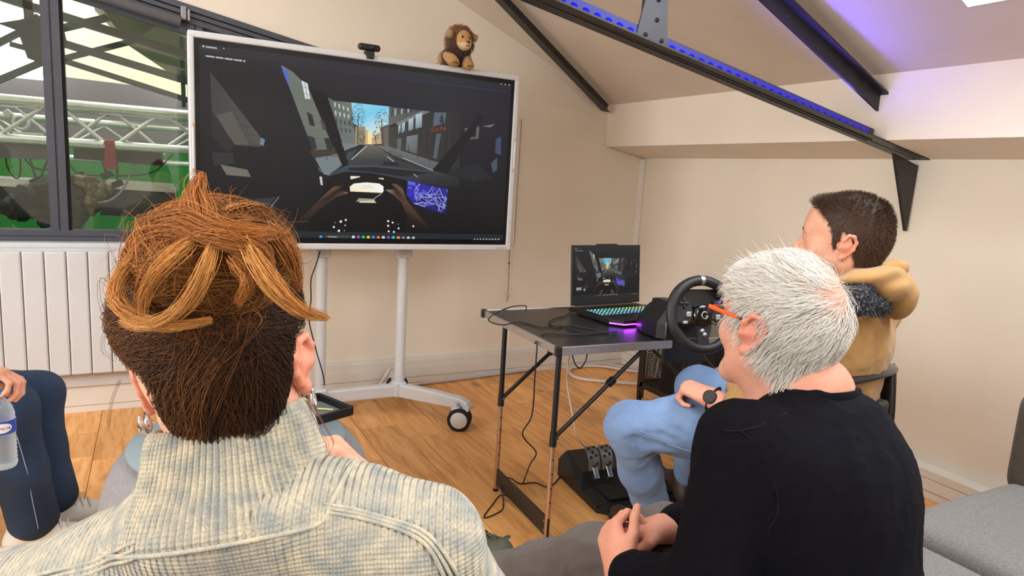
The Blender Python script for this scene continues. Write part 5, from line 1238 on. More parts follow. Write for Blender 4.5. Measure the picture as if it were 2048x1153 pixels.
for du, dv, hu, hv in ((0, -bxd, bxw, 0.005), (0, bxd, bxw, 0.005), (-bxw, 0, 0.005, bxd), (bxw, 0, 0.005, bxd)):
    w = MB(); w.rbox(cc_*A3((1, 1, 0))+ex_*du+ey_*dv+zz*(ZT+0.014), (hu, hv, 0.014), 0.002, (ex_, ey_, zz)); w.build('side', M_BLACKP, bx_)
w = MB(); w.rbox(cc_*A3((1, 1, 0))+ex_*0.035+ey_*0.0+zz*(ZT+0.0115), (0.045, 0.055, 0.0015), 0.001, (ex_, ey_, zz)); tag(w.build('grey_card', mat('grey_card', S(96, 100, 104), 0.5), None, loc=(cc_[0], cc_[1], ZT+0.01)), 'dark grey card lying inside the black tray', 'card')
w = MB(); p0, p1 = cc_*A3((1, 1, 0))-ex_*0.02+ey_*0.05+zz*(ZT+0.017), cc_*A3((1, 1, 0))+ex_*0.055-ey_*0.05+zz*(ZT+0.017); w.tube([p0, p0*0.5+p1*0.5, p1], [0.0035, 0.0028, 0.0022], 8); w.ell(p0, (0.007, 0.007, 0.004)); tag(w.build('pale_stick', mat('pale_yellow', S(222, 206, 140), 0.5), None, loc=tuple(p0)), 'pale yellow stick lying across the black tray', 'stick')

# ---------------------------------------------------------------- long grey sofa along the camera side
M_SOFA = mat('sofa_fabric', S(126, 122, 118), 0.95, var=(220, 0.25), bump=(420, 0.7), sheen=0.15)
M_SOFAD = mat('sofa_fabric_brown', S(84, 76, 68), 0.95, var=(120, 0.15), bump=(300, 0.5), sheen=0.15)
sfa = thing('sofa', 'long grey fabric sofa the two nearest people sit on', 'sofa', (1.0, 0.6, 0))
w = MB(); w.rbox((1.02, 0.58, 0.17), (1.52, 0.385, 0.10), 0.03, seg=3); w.build('base', M_SOFA, sfa)
for x0_, x1_, zt_ in ((-0.48, 0.56, 0.415), (0.57, 1.635, 0.405), (1.645, 2.52, 0.42)):
    f = Field(); f.rbox(((x0_+x1_)/2, 0.62, zt_-0.085), ((x1_-x0_)/2, 0.365, 0.085), 0.045)
    V, F = f.mesh(0.016, smooth=2); V[:, 2] += 0.012*np.exp(-(((V[:, 0]-(x0_+x1_)/2)/((x1_-x0_)*0.4))**2+((V[:, 1]-0.62)/0.25)**2))*(V[:, 2] > zt_-0.06)-0.012*(V[:, 2] > zt_-0.06)
    mkobj('seat_cushion', V, F, M_SOFA, sfa, smooth=True)
w = MB(); w.rbox((1.02, 0.18, 0.42), (1.52, 0.085, 0.30), 0.05, seg=4); w.build('backrest', M_SOFA, sfa)
for xx in (-0.45, 2.45):
    for yy in (0.25, 0.9):
        w = MB(); w.cyl((xx, yy, 0), (xx, yy, 0.08), 0.018, 0.022, n=14); w.build('leg', M_BLACKP, sfa)
w = MB(); f = Field(); f.rbox((2.362, 0.63, 0.525), (0.165, 0.365, 0.165), 0.055); V, F = f.mesh(0.016, smooth=2); mkobj('armrest', V, F, M_SOFAD, sfa, smooth=True)

# ---------------------------------------------------------------- black metal chair under the young man
ch = thing('metal_chair', 'black metal chair the man in the tan jacket sits on', 'chair', (1.67, 1.32, 0))
cf = unit((-0.17, 0.985, 0)); cr_ = unit((0.985, 0.17, 0)); c0 = A3((1.655, 1.31, 0))
def cp(x, y, z): return c0+cr_*x+cf*y+zz*z
M_CHB = mat('chair_black', S(26, 25, 26), 0.3, 0.3)
w = MB(); w.rbox(cp(0, 0, 0.44), (0.20, 0.20, 0.011), 0.008, (cr_, cf, zz)); w.build('seat', M_CHB, ch)
for sx_ in (-1, 1):
    w = MB(); w.tube([cp(sx_*0.18, 0.17, 0.435), cp(sx_*0.205, 0.21, 0.0)], 0.012, 10); w.build('leg', M_CHB, ch)
    w = MB(); w.tube([cp(sx_*0.18, -0.17, 0.435), cp(sx_*0.205, -0.24, 0.0)], 0.012, 10); w.build('leg', M_CHB, ch)
    w = MB(); w.tube(spline([cp(sx_*0.155, -0.185, 0.43), cp(sx_*0.165, -0.20, 0.55), cp(sx_*0.195, -0.175, 0.70), cp(sx_*0.20, -0.165, 0.725)], 5), 0.014, 10, flat=1.6); w.build('upright', M_CHB, ch)
w = MB(); w.tube(spline([cp(-0.20, -0.155, 0.725), cp(-0.13, -0.20, 0.735), cp(0, -0.22, 0.74), cp(0.13, -0.20, 0.735), cp(0.20, -0.155, 0.725)], 6), 0.012, 10, flat=2.0, up=tuple(cf)); w.build('top_rail', mat('chair_rail', S(60, 56, 56), 0.25, 0.5), ch)
w = MB(); w.rbox(cp(0, -0.205, 0.60), (0.035, 0.004, 0.13), 0.003, (cr_, cf, zz)); w.build('back_splat', M_CHB, ch)
w = MB(); w.rbox(at(1748, 822, 1.93), (0.028, 0.03, 0.035), 0.012, (cr_, cf, zz), seg=3); w.build('seat_back_corner', mat('dark_olive', S(56, 52, 42), 0.6), ch)

# ---------------------------------------------------------------- plush lion on the screen
ln_ = thing('plush_lion', 'small plush lion lying on top of the screen', 'plush toy', (1.25, 3.03, 1.69))
LC = A3((1.25, 3.035, 1.69))
def fur(field, res, n, length, rad, base, colfn, name, parent, lo=None, seed=1, droop=0.5, lum=0.25):
    V, F = field.mesh(res); N_ = vnormals(V, F); r = np.random.default_rng(seed)
    o = mkobj(name, V, F, attr_mat('plush', 0.95, sheen=0.3), parent, smooth=True, cols=colfn(V)*0.8)
    i = r.integers(0, len(V), n); p = V[i]; d = N_[i]+r.normal(size=(n, 3))*0.35+A3((0, 0, -droop)); d /= np.linalg.norm(d, axis=1, keepdims=True)
    t = np.linspace(0, 1, 4); L_ = length*r.uniform(0.6, 1.2, n)
    P = p[:, None]+d[:, None]*(t[None, :, None]*L_[:, None, None])+A3((0, 0, -1))*(t**2)[None, :, None]*(L_*0.4)[:, None, None]
    c = np.repeat((colfn(p)*r.uniform(1-lum, 1+lum, (n, 1)))[:, None], 4, 1)
    SV, SF, C_ = strands_mesh(P, np.full(n, rad), c)
    mkobj('fur', SV, SF, attr_mat('plush', 0.95, sheen=0.3), o, smooth=True, cols=C_, kind='stuff'); return o
tan = A3(S(196, 150, 92)); mane = A3(S(124, 80, 44)); dark = A3(S(58, 30, 20)); cream = A3(S(226, 200, 156))
f = Field(); f.ell(LC+A3((-0.005, 0.03, 0.045)), (0.062, 0.075, 0.045), k=0.03); f.ell(LC+A3((0.0, -0.015, 0.062)), (0.058, 0.035, 0.045), k=0.02)
fur(f, 0.005, 900, 0.010, 0.0011, None, lambda V: np.where((V[:, 1:2] < LC[1]+0.02), dark, tan), 'body', ln_, seed=2)
for sx_, dz in ((-1, 0.0), (1, -0.006)):
    f = Field(); f.cap(LC+A3((sx_*0.042, -0.01, 0.045)), LC+A3((sx_*0.037, -0.052, 0.022+dz)), 0.026, 0.024); f.ell(LC+A3((sx_*0.036, -0.064, 0.014+dz)), (0.027, 0.020, 0.018), k=0.01)
    lg = fur(f, 0.004, 500, 0.004, 0.0009, None, lambda V: np.tile(tan, (len(V), 1)), 'foreleg', ln_, seed=5+sx_, lum=0.12)
    for k in (-1, 0, 1):
        w = MB(); w.ell(LC+A3((sx_*0.036+k*0.009, -0.084, 0.010+dz)), (0.0022, 0.002, 0.004), 8, 6); w.build('toe_stitch', M_BLACKM, lg)
HC = LC+A3((0.010, -0.022, 0.120))
f = Field(); f.ell(HC+A3((0, 0.012, 0.006)), (0.052, 0.038, 0.060), k=0.02)
fur(f, 0.005, 2200, 0.026, 0.0012, None, lambda V: np.where(V[:, 2:3] > HC[2]+0.030, A3(S(168, 110, 60)), mane), 'mane', ln_, seed=9, droop=0.35)
f = Field(); f.ell(HC+A3((0.002, -0.034, -0.004)), (0.037, 0.026, 0.044), k=0.01); f.ell(HC+A3((0.006, -0.052, -0.024)), (0.024, 0.022, 0.021), k=0.012)
hd = fur(f, 0.0035, 500, 0.003, 0.0007, None, lambda V: np.where(V[:, 2:3] < HC[2]-0.020, cream, tan*1.15), 'face', ln_, seed=12, droop=0.1, lum=0.1)
for sx_ in (-1, 1):
    w = MB(); w.ell(HC+A3((0.003+sx_*0.018, -0.0565, 0.006)), (0.0050, 0.004, 0.0062), 12, 8); w.build('eye', mat('toy_eye', S(20, 12, 8), 0.1), hd)
    f = Field(); f.ell(HC+A3((sx_*0.062, -0.018, 0.020)), (0.015, 0.007, 0.017), k=0.01); fur(f, 0.004, 200, 0.006, 0.0009, None, lambda V: np.tile(A3(S(206, 172, 130)), (len(V), 1)), 'ear', ln_, seed=15+sx_)
w = MB(); w.ell(HC+A3((0.007, -0.0735, -0.016)), (0.0090, 0.0045, 0.0065), 12, 8); w.build('nose', mat('toy_nose', S(110, 62, 40), 0.6), hd)
w = MB(); w.tube([HC+A3((-0.004, -0.072, -0.034)), HC+A3((0.006, -0.0755, -0.029)), HC+A3((0.015, -0.072, -0.034))], 0.0012, 6); w.build('mouth', M_BLACKM, hd)
w = MB(); w.tube(spline([LC+A3((-0.04, 0.06, 0.02)), LC+A3((-0.075, 0.04, 0.012)), LC+A3((-0.085, 0.0, 0.010))], 5), 0.009, 8); w.build('tail', mat('plush_tan', tuple(tan), 0.95), ln_)

# ---------------------------------------------------------------- water bottle held by the person at the left edge
bt0 = A3((-0.362, 2.055, 0.385))
bt = thing('water_bottle', 'clear plastic water bottle with blue label held at the left edge', 'bottle', tuple(bt0))
M_PET = bpy.data.materials.new('clear_plastic'); M_PET.use_nodes = True
_n = M_PET.node_tree.nodes; _l = M_PET.node_tree.links; _b = _n['Principled BSDF']; _b.inputs['Base Color'].default_value = (0.80, 0.86, 0.90, 1); _b.inputs['Roughness'].default_value = 0.08
_t = _n.new('ShaderNodeBsdfTransparent'); _t.inputs[0].default_value = (0.90, 0.94, 0.96, 1); _x = _n.new('ShaderNodeMixShader'); _lw = _n.new('ShaderNodeLayerWeight'); _lw.inputs[0].default_value = 0.35; _mr = _n.new('ShaderNodeMapRange'); _mr.inputs['To Min'].default_value = 0.14; _mr.inputs['To Max'].default_value = 0.75
_l.new(_lw.outputs['Facing'], _mr.inputs[0]); _l.new(_mr.outputs[0], _x.inputs[0]); _l.new(_t.outputs[0], _x.inputs[1]); _l.new(_b.outputs[0], _x.inputs[2]); _l.new(_x.outputs[0], _n['Material Output'].inputs[0])
pr_ = [(0.0, 0.004), (0.018, 0.0), (0.028, 0.004), (0.031, 0.012)]
for i in range(7): pr_ += [(0.0315, 0.018+i*0.011), (0.0295, 0.0235+i*0.011)]
pr_ += [(0.0315, 0.097), (0.0315, 0.135), (0.030, 0.138), (0.031, 0.146), (0.026, 0.165), (0.016, 0.182), (0.0125, 0.188), (0.0125, 0.205), (0.0, 0.205)]
w = MB(); w.lathe(pr_, bt0, (0, 0, 1), 32); w.build('bottle_wall', M_PET, bt)
w = MB(); w.lathe([(0.0322, 0.099), (0.0322, 0.133)], bt0, (0, 0, 1), 32); lb = w.build('label', mat('label_blue', S(40, 76, 176), 0.4), bt)
w = MB(); ov_ = []
for i in range(25):
    a_ = 2*math.pi*i/24; th = -1.36+0.72*math.cos(a_); ov_.append(bt0+A3((math.cos(th)*0.0327, math.sin(th)*0.0327, 0.116+0.0125*math.sin(a_))))
cen = [bt0+A3((math.cos(t)*0.0327, math.sin(t)*0.0327, 0.116)) for t in np.linspace(-2.08, -0.64, 13)]
vs_ = []; n_ = 13
for i, t in enumerate(np.linspace(-1, 1, 13)):
    hh = 0.0125*math.sqrt(max(1-t*t, 0)); th = -1.36+0.72*t
    for z_ in (-hh, hh): vs_.append(bt0+A3((math.cos(th)*0.0327, math.sin(th)*0.0327, 0.116+z_)))
w.add(vs_, [(2*i, 2*i+2, 2*i+3, 2*i+1) for i in range(12)]); ov = w.build('label_oval', mat('label_white', S(226, 228, 232), 0.4), lb)
w = MB()
def letter(ch_, th0, zb, s_):
    """stroke letters bent round the label"""
    G = {'C': [[(1, .9), (.5, 1), (0, .7), (0, .3), (.5, 0), (1, .1)]], 'R': [[(0, 0), (0, 1), (.9, .9), (.9, .6), (0, .5), (1, 0)]], 'I': [[(.5, 0), (.5, 1)]], 'S': [[(1, .9), (.3, 1), (0, .75), (.5, .5), (1, .25), (.6, 0), (0, .1)]], 'T': [[(0, 1), (1, 1)], [(.5, 1), (.5, 0)]], 'A': [[(0, 0), (.5, 1), (1, 0)], [(.2, .4), (.8, .4)]], 'L': [[(0, 1), (0, 0), (1, 0)]], 'N': [[(0, 0), (0, 1), (1, 0), (1, 1)]], 'E': [[(1, 1), (0, 1), (0, 0), (1, 0)], [(0, .5), (.8, .5)]]}[ch_]
    for st_ in G:
        w.tube([bt0+A3((math.cos(th0+x_*s_/0.033)*0.0331, math.sin(th0+x_*s_/0.033)*0.0331, zb+y_*s_*1.7)) for x_, y_ in st_], 0.00055, 4)
for i, c_ in enumerate('CRISTALINE'): letter(c_, -1.36-0.60+i*0.122, 0.113, 0.0030)
w.build('lettering', mat('letter_red', S(176, 44, 50), 0.5), lb, kind='stuff')
w = MB(); w.lathe([(0, 0.207), (0.0145, 0.207), (0.0155, 0.204), (0.0155, 0.192), (0.0, 0.192)], bt0, (0, 0, 1), 24); w.build('cap', mat('cap_blue', S(60, 110, 190), 0.4), bt)
# ---------------------------------------------------------------- people: shared anatomy
def rot_frame(fwd, up=(0, 0, 1), roll=0.0):
    """columns right, forward, up of a head-like frame"""
    f = unit(fwd); r = unit(np.cross(f, up)); u = np.cross(r, f)
    c, s = math.cos(roll), math.sin(roll)
    return np.array([r*c+u*s, f, -r*s+u*c]).T
def tf(M3, o, V): return np.asarray(V)@M3.T+A3(o)
def head_field(jaw=1.0, nose=1.0, ear=1.0, neck=True, old=0.0):
    """head in its own frame: x right, y face, z up, origin between the ears"""
    f = Field()
    f.ell((0, -0.012, 0.040), (0.0755, 0.096, 0.084), k=0.03)
    f.ell((0, -0.040, 0.010), (0.068, 0.062, 0.066), k=0.03)
    f.ell((0, 0.034, -0.026), (0.060, 0.060, 0.080), k=0.03)
    for s in (-1, 1):
        f.cap((s*0.056, -0.004, -0.050), (s*0.022, 0.066, -0.098), 0.018*jaw, 0.016*jaw, k=0.03)
        f.ell((s*0.042, 0.062, -0.024), (0.022, 0.022, 0.024), k=0.025)
        f.ell((s*0.031, 0.083, 0.004), (0.014, 0.012, 0.010), k=0.008)
    f.cap((-0.014, 0.076, -0.104), (0.014, 0.076, -0.104), 0.017*jaw, k=0.02)
    f.cap((-0.036, 0.080, 0.026), (0.036, 0.080, 0.026), 0.012, k=0.02)
    f.ell((0, 0.060, 0.052), (0.055, 0.034, 0.042), k=0.03)
    for s in (-1, 1): f.ell((s*0.032, 0.100, 0.008), (0.015, 0.010, 0.010), k=0.012, op=-1)
    for s in (-1, 1): f.ell((s*0.031, 0.083, 0.004), (0.0125, 0.0085, 0.0075), k=0.004)
    f.cap((0, 0.090, 0.014), (0, 0.112*1.0+0.006*(nose-1), -0.028), 0.0075, 0.0115*nose, k=0.012)
    for s in (-1, 1): f.ell((s*0.011, 0.100, -0.032), (0.008, 0.011, 0.008), k=0.006)
    f.cap((-0.015, 0.089, -0.061), (0.015, 0.089, -0.061), 0.0065, k=0.006)
    f.cap((-0.014, 0.088, -0.071), (0.014, 0.088, -0.071), 0.0072, k=0.006)
    f.cap((-0.018, 0.0965, -0.0658), (0.018, 0.0965, -0.0658), 0.0014, k=0.003, op=-1)
    if neck:
        f.cap((0, -0.022, -0.040), (0, -0.040, -0.150), 0.052, 0.056, k=0.035)
        for s in (-1, 1): f.cap((s*0.045, -0.018, -0.045), (s*0.016, 0.012, -0.150), 0.016, 0.014, k=0.02)
    return f
def ear_field(s, sc=1.0):
    """right (s=1) or left (s=-1) ear"""
    f = Field(); c = A3((s*0.079, -0.008, -0.006)); out = unit((s*0.80, -0.58, 0)); bk = unit((-s*0.2, -1, 0)); up = unit((0, -0.18, 1))
    pl = unit(np.cross(up, np.cross(out, up)))
    fw = unit(np.cross(up, pl)); fw = fw if fw[1] > 0 else -fw
    def e(y, z, o): return c+(fw*y+up*z)*sc+pl*o*sc
    f.ell(e(-0.004, 0.002, 0.004), (0.016*sc, 0.028*sc, 0.0050), (fw, up, pl), k=0.006)
    hel = [e(0.012, -0.002, 0.004), e(0.012, 0.016, 0.008), e(0.003, 0.030, 0.011), e(-0.010, 0.030, 0.013), e(-0.020, 0.016, 0.014), e(-0.019, -0.002, 0.012), e(-0.010, -0.018, 0.008), e(-0.001, -0.028, 0.005)]
    for a, b in zip(hel[:-1], hel[1:]): f.cap(a, b, 0.0042*sc, k=0.004)
    f.ell(e(0.0, -0.029, 0.004), (0.0085*sc, 0.009*sc, 0.0048), (fw, up, pl), k=0.006)
    ant = [e(-0.004, 0.020, 0.009), e(-0.010, 0.008, 0.010), e(-0.006, -0.010, 0.008)]
    for a, b in zip(ant[:-1], ant[1:]): f.cap(a, b, 0.0034*sc, k=0.004)
    f.ell(e(0.002, -0.003, 0.012), (0.0075*sc, 0.0095*sc, 0.008), (fw, up, pl), k=0.004, op=-1)
    f.cap(e(0.011, -0.008, 0.003), e(0.012, -0.002, 0.006), 0.0045*sc, k=0.004)
    f.cap(c-pl*0.012, c+pl*0.002, 0.012, k=0.008)
    return f
def hand_field(wrist, d, palm, side, curl, thumb=(0.35, 0.5), sc=1.0, forearm=None, spread=0.10, rad=1.0):
    """hand: wrist point, d towards the knuckles, palm normal, side +1 if the thumb is on cross(d, palm), curl per finger (3 joint angles)"""
    f = Field(); d, palm = unit(d), unit(palm); palm = unit(palm-d*(palm@d)); t = unit(np.cross(d, palm))*side
    w0 = A3(wrist)
    offs = [0.026, 0.009, -0.009, -0.025]; lens = [(0.042, 0.026, 0.021), (0.046, 0.030, 0.022), (0.043, 0.028, 0.021), (0.034, 0.021, 0.019)]; kn = [0.086, 0.090, 0.086, 0.078]
    rs = [0.0092, 0.0094, 0.0090, 0.0080]
    f.ell(w0+d*0.045*sc-palm*0.0*sc, (0.050*sc, 0.037*sc, 0.0155*sc), (d, t, palm), k=0.015)
    for i in range(4):
        k0 = w0+(d*kn[i]+t*offs[i])*sc
        f.cap(w0+(d*0.012+t*offs[i]*0.5)*sc, k0, 0.0125*sc, 0.0105*sc, k=0.012)
        dd = unit(d+t*(spread*(1.5-i)/1.5)); ang = 0; p = k0; r = rs[i]*sc*rad
        cv = curl[i] if hasattr(curl[i], '__len__') else (curl[i], curl[i]*1.1, curl[i]*0.7)
        for j in range(3):
            ang += cv[j]; dir_ = dd*math.cos(ang)+palm*math.sin(ang)
            q = p+dir_*lens[i][j]*sc; f.cap(p, q, r, r*0.93, k=0.004); p = q; r *= 0.93
    b = w0+(d*0.022+t*0.022)*sc+palm*0.006*sc
    td = unit(d*math.cos(thumb[0])*0.8+t*0.75*math.cos(thumb[1])+palm*math.sin(thumb[1]))
    m = b+td*0.042*sc; td2 = unit(td*0.75+d*0.55+palm*thumb[0]*0.6-t*thumb[0]*0.5); n_ = m+td2*0.032*sc; td3 = unit(td2+palm*0.3-t*0.25); e = n_+td3*0.025*sc
    f.cap(b, m, 0.0155*sc, 0.0115*sc, k=0.012); f.cap(m, n_, 0.0108*sc, 0.0098*sc, k=0.004); f.cap(n_, e, 0.0098*sc, 0.0082*sc, k=0.004)
    if forearm is not None:
        f.cap(w0+d*0.02*sc, w0-d*0.01, 0.024*sc, 0.025*sc, k=0.02, flat=(palm, 0.72)); f.cap(w0, forearm, 0.026*sc, 0.036*sc, k=0.02)
    return f
def skin_mesh(parts):
    """several fields / meshes -> one vertex and face array"""
    Vs, Fs, n = [], [], 0
    for V, F in parts: Vs.append(V); Fs.append(F+n); n += len(V)
    return np.concatenate(Vs), np.concatenate(Fs)
def skin_cols(V, base, red, seed=0, spots=None, beard=None):
    n = 0.5+0.5*wnoise(V, 18, seed, 2); c = A3(base)[None]*(1-0.35*n[:, None])+A3(red)[None]*(0.35*n[:, None])
    n2 = wnoise(V, 90, seed+3, 2); return c*(1+0.05*n2[:, None])
def folds(V, F, amp, scale, seed, dirv=None, mask=None):
    """soft cloth folds pushed along the surface normal"""
    N_ = vnormals(V, F); X = V.copy()
    if dirv is not None:
        d = unit(dirv); X = X-(X@d)[:, None]*d*0.75
    n = wnoise(X, scale, seed, 2); h = (1-np.abs(n))**2-0.35
    if mask is not None: h = h*mask
    return V+N_*(amp*h)[:, None]
M_SKIN = attr_mat('skin', 0.5, spec=0.35, bump=(900, 0.12))
M_HAIR = attr_mat('hair_strands', 0.5, spec=0.22)
def cloth(name, col, var=(60, 0.12), bump=(500, 0.4), sheen=0.05, rough=0.9): return mat(name, col, rough, var=var, bump=bump, sheen=sheen, spec=0.15)
def eyeball(o, M3, s, parent, sc=1.0):
    c = tf(M3, o, A3((s*0.031, 0.0835, 0.004))*sc); w = MB(); w.ell(c, (0.0105*sc,)*3, 16, 10); e = w.build('eye', mat('eye_white', S(214, 206, 200), 0.2), parent)
    d = tf(M3, (0, 0, 0), (0, 1, 0)); w = MB(); w.lathe([(0, 0.0112*sc), (0.004*sc, 0.0106*sc), (0.0052*sc, 0.0095*sc)], c, d, 14); w.build('iris', mat('iris_brown', S(70, 50, 36), 0.15), e)
    return e
def comb(field, P0, D, steps, step, offs, flow, turb, seed, gravity=0.0):
    """march strands over a surface: P0 roots, D start directions, flow(P)->direction, offs lift per step"""
    r = np.random.default_rng(seed); n = len(P0); P = np.empty((n, steps, 3)); p = P0.copy(); P[:, 0] = p; d = D.copy()
    ph = r.uniform(0, 6.28, (n, 3))
    for i in range(1, steps):
        fl = flow(p); d = d*0.45+fl*0.55+np.sin(ph+i*0.9+p*60)*turb+A3((0, 0, -gravity)); 
        g = field.grad(p); d = d-g*(d*g).sum(1, keepdims=True)*0.9; d /= np.linalg.norm(d, axis=1, keepdims=True)+1e-9
        p = p+d*(step[:, None] if hasattr(step, '__len__') else step)
        e = field.ev(p)-offs[:, i]; p = p-g*e[:, None]*0.8
        P[:, i] = p
    return P
# ---------------------------------------------------------------- young man in the tan hooded jacket
yg = thing('person', 'young bearded man in a tan hooded jacket and light jeans on the metal chair', 'person', (1.67, 1.32, 0))
YF = unit((-0.54, 0.84, 0.02)); YM = rot_frame(YF, (0, 0, 1), 0.0)*1.0
YO = at(1688, 494, 1.70)-YM@A3((-0.079, -0.008, -0.006))
HF = head_field(jaw=1.0, nose=1.05)
hV, hF = HF.mesh(0.0035)
def hl_young(y): return np.interp(y, [-0.12, -0.075, -0.045, -0.030, -0.020, 0.0, 0.004, 0.012, 0.020, 0.026, 0.040, 0.058, 0.075, 0.11], [-0.072, -0.078, -0.072, -0.030, 0.020, 0.030, 0.0, -0.020, -0.010, 0.030, 0.052, 0.073, 0.088, 0.12])
def mask_hl(V, hl, soft=0.006): return np.clip((V[:, 2]-hl(V[:, 1]))/soft+0.5, 0, 1)
c = skin_cols(tf(YM, YO, hV), S(222, 168, 140), S(206, 132, 110), 1)
hm = mask_hl(hV, hl_young)[:, None]; c = c*(1-hm*0.75)+A3(S(70, 50, 40))*hm*0.75
bd = np.clip((-hV[:, 2]-0.040)/0.02, 0, 1)*np.clip((hV[:, 1]+0.005)/0.02, 0, 1)*np.clip((hV[:, 2]+0.125)/0.015, 0, 1)
bd = np.maximum(bd, np.clip(1-np.abs(hV[:, 2]+0.050)/0.010, 0, 1)*(hV[:, 1] > 0.07)*(np.abs(hV[:, 0]) < 0.026))[:, None]; c = c*(1-bd*0.45)+A3(S(120, 82, 60))*bd*0.4
parts = [(tf(YM, YO, hV), hF)]; cols_ = [c]
for s in (-1, 1):
    eV, eF = ear_field(s).mesh(0.0021); parts.append((tf(YM, YO, eV), eF)); cols_.append(skin_cols(tf(YM, YO, eV), S(226, 158, 132), S(206, 112, 92), 2))
# left hand lying over the thigh, forearm bare below the pushed-up sleeve
wr_ = at(1424, 797, 1.92); kn_ = at(1378, 776, 1.97); el_ = at(1545, 872, 1.80)
dh = unit(kn_-wr_)
hf_ = hand_field(wr_, dh, (0.15, 0.1, -1), -1, [(1.25, 1.3, 0.8)]*4, thumb=(0.3, 0.9), sc=1.0, forearm=wr_+(el_-wr_)*0.8, spread=0.04)
a, b = hf_.mesh(0.003); parts.append((a, b)); cols_.append(skin_cols(a, S(230, 166, 142), S(214, 130, 108), 4))
rw_ = A3((1.80, 1.60, 0.62)); rf_ = hand_field(rw_, (-0.5, 0.75, -0.2), (0, 0.2, -1), 1, [0.5]*4, forearm=A3((1.90, 1.42, 0.62)))
a, b = rf_.mesh(0.004); parts.append((a, b)); cols_.append(skin_cols(a, S(230, 166, 142), S(214, 130, 108), 5))
ak = Field(); ak.chain([tf(YM, YO, (0, -0.03, -0.10)), A3((1.66, 1.18, 0.93)), A3((1.675, 1.21, 0.75))], [0.052, 0.055, 0.08], k=0.03)
ak.chain([A3((1.66, 1.20, 0.86)), A3((1.50, 1.19, 0.86)), A3((1.457, 1.13, 0.64)), wr_+(el_-wr_)*0.5], [0.05, 0.045, 0.035, 0.03], k=0.03); ak.chain([A3((1.66, 1.20, 0.86)), A3((1.83, 1.23, 0.86)), A3((1.94, 1.32, 0.65)), A3((1.85, 1.50, 0.62))], [0.05, 0.045, 0.035, 0.03], k=0.03)
a, b = ak.mesh(0.008); parts.append((a, b)); cols_.append(skin_cols(a, S(222, 168, 140), S(206, 132, 110), 6))
V, F = skin_mesh(parts); body = mkobj('body', V, F, M_SKIN, yg, smooth=True, cols=np.concatenate(cols_))
for s in (-1, 1): eyeball(YO, YM, s, body, 1.0)
w = MB()
for s in (-1, 1): w.tube([tf(YM, YO, (s*0.015, 0.0975, 0.024)), tf(YM, YO, (s*0.032, 0.0965, 0.030)), tf(YM, YO, (s*0.050, 0.080, 0.026))], [0.003, 0.0036, 0.0018], 6, flat=0.6)
w.build('eyebrows', mat('brow_brown', S(74, 50, 38), 0.9), body, kind='stuff')
# cropped hair: dense short strands on the scalp
r = np.random.default_rng(31); n = 14000
i = r.integers(0, len(hV), n*3); P0 = hV[i]; keep = r.random(n*3) < mask_hl(P0, hl_young, 0.012); P0 = P0[keep][:n]+r.normal(size=(min(n, keep.sum()), 3))*0.0012; n = len(P0)
P0 = HF.project(P0, -0.0005, 2); N_ = HF.grad(P0)
top = np.clip((P0[:, 2]-0.045)/0.05, 0, 1); L_ = 0.0060+0.0085*top+0.008*np.clip((P0[:, 1]-0.02)/0.04, 0, 1)*top+0.003*np.clip((-P0[:, 1]-0.02)/0.06, 0, 1)
fl = np.stack([np.zeros(n), 0.8*(P0[:, 1] > -0.06)+0.0, -0.55-0*top], 1); fl[:, 2] = -0.7*(1-top); d = N_*(0.75+0.35*top[:, None])+fl*0.55+r.normal(size=(n, 3))*0.16; d /= np.linalg.norm(d, axis=1, keepdims=True)
t = np.linspace(0, 1, 4); P = P0[:, None]+d[:, None]*(t[None, :, None]*(L_*r.uniform(0.7, 1.15, n))[:, None, None]); P[:, :, 2] -= (t**2)[None]*(L_*0.25*(1-top))[:, None]
base = np.where(r.random((n, 1)) < 0.5, A3(S(74, 54, 42)), A3(S(98, 72, 54)))*r.uniform(0.7, 1.2, (n, 1)); base = base*(0.80+0.50*(1-top[:, None]))
SV, SF, C_ = strands_mesh(tf(YM, YO, P), np.full(n, 0.00052), np.repeat(base[:, None], 4, 1), tip=0.5)
sh = (mask_hl(hV, hl_young, 0.01) > 0.5)[hF].all(1)   # thin undercoat so the crop reads dense
sv = HF.grad(hV); tp_ = np.clip((hV[:, 2]-0.045)/0.05, 0, 1); uc = hV+sv*(0.0015+0.0045*tp_[:, None])
V, F = skin_mesh([(SV, SF), (tf(YM, YO, uc), hF[sh])]); cc = np.concatenate([C_, np.tile(A3(S(66, 48, 37)), (len(hV), 1))])
mkobj('hair', V, F, M_HAIR, yg, smooth=True, cols=cc)
n = 2600; i = r.integers(0, len(hV), 60000); keep = r.random(60000) < bd[i, 0]; P0 = hV[i][keep][:n]; n = len(P0); P0 = P0+r.normal(size=P0.shape)*0.0012; N_ = HF.grad(P0)
d = N_*0.6+A3((0, 0.1, -0.8))+r.normal(size=(n, 3))*0.3; d /= np.linalg.norm(d, axis=1, keepdims=True); P = P0[:, None]+d[:, None]*(np.linspace(0, 1, 3)[None, :, None]*r.uniform(0.004, 0.009, n)[:, None, None])
SV, SF, C_ = strands_mesh(tf(YM, YO, P), np.full(n, 0.0004), np.repeat((A3(S(92, 62, 46))*r.uniform(0.7, 1.3, (n, 1)))[:, None], 3, 1)); mkobj('beard', SV, SF, M_HAIR, yg, smooth=True, cols=C_, kind='stuff')
lob = tf(YM, YO, (-0.086, -0.006, -0.038)); w = MB(); w.tube([lob+0.006*(A3((0, 0.5, 0))*math.cos(a)+A3((-0.3, 0, 1))*math.sin(a)) for a in np.linspace(0, 6.283, 15)[:-1]], 0.001, 6, closed=True); w.build('earring', M_CHROME, yg)
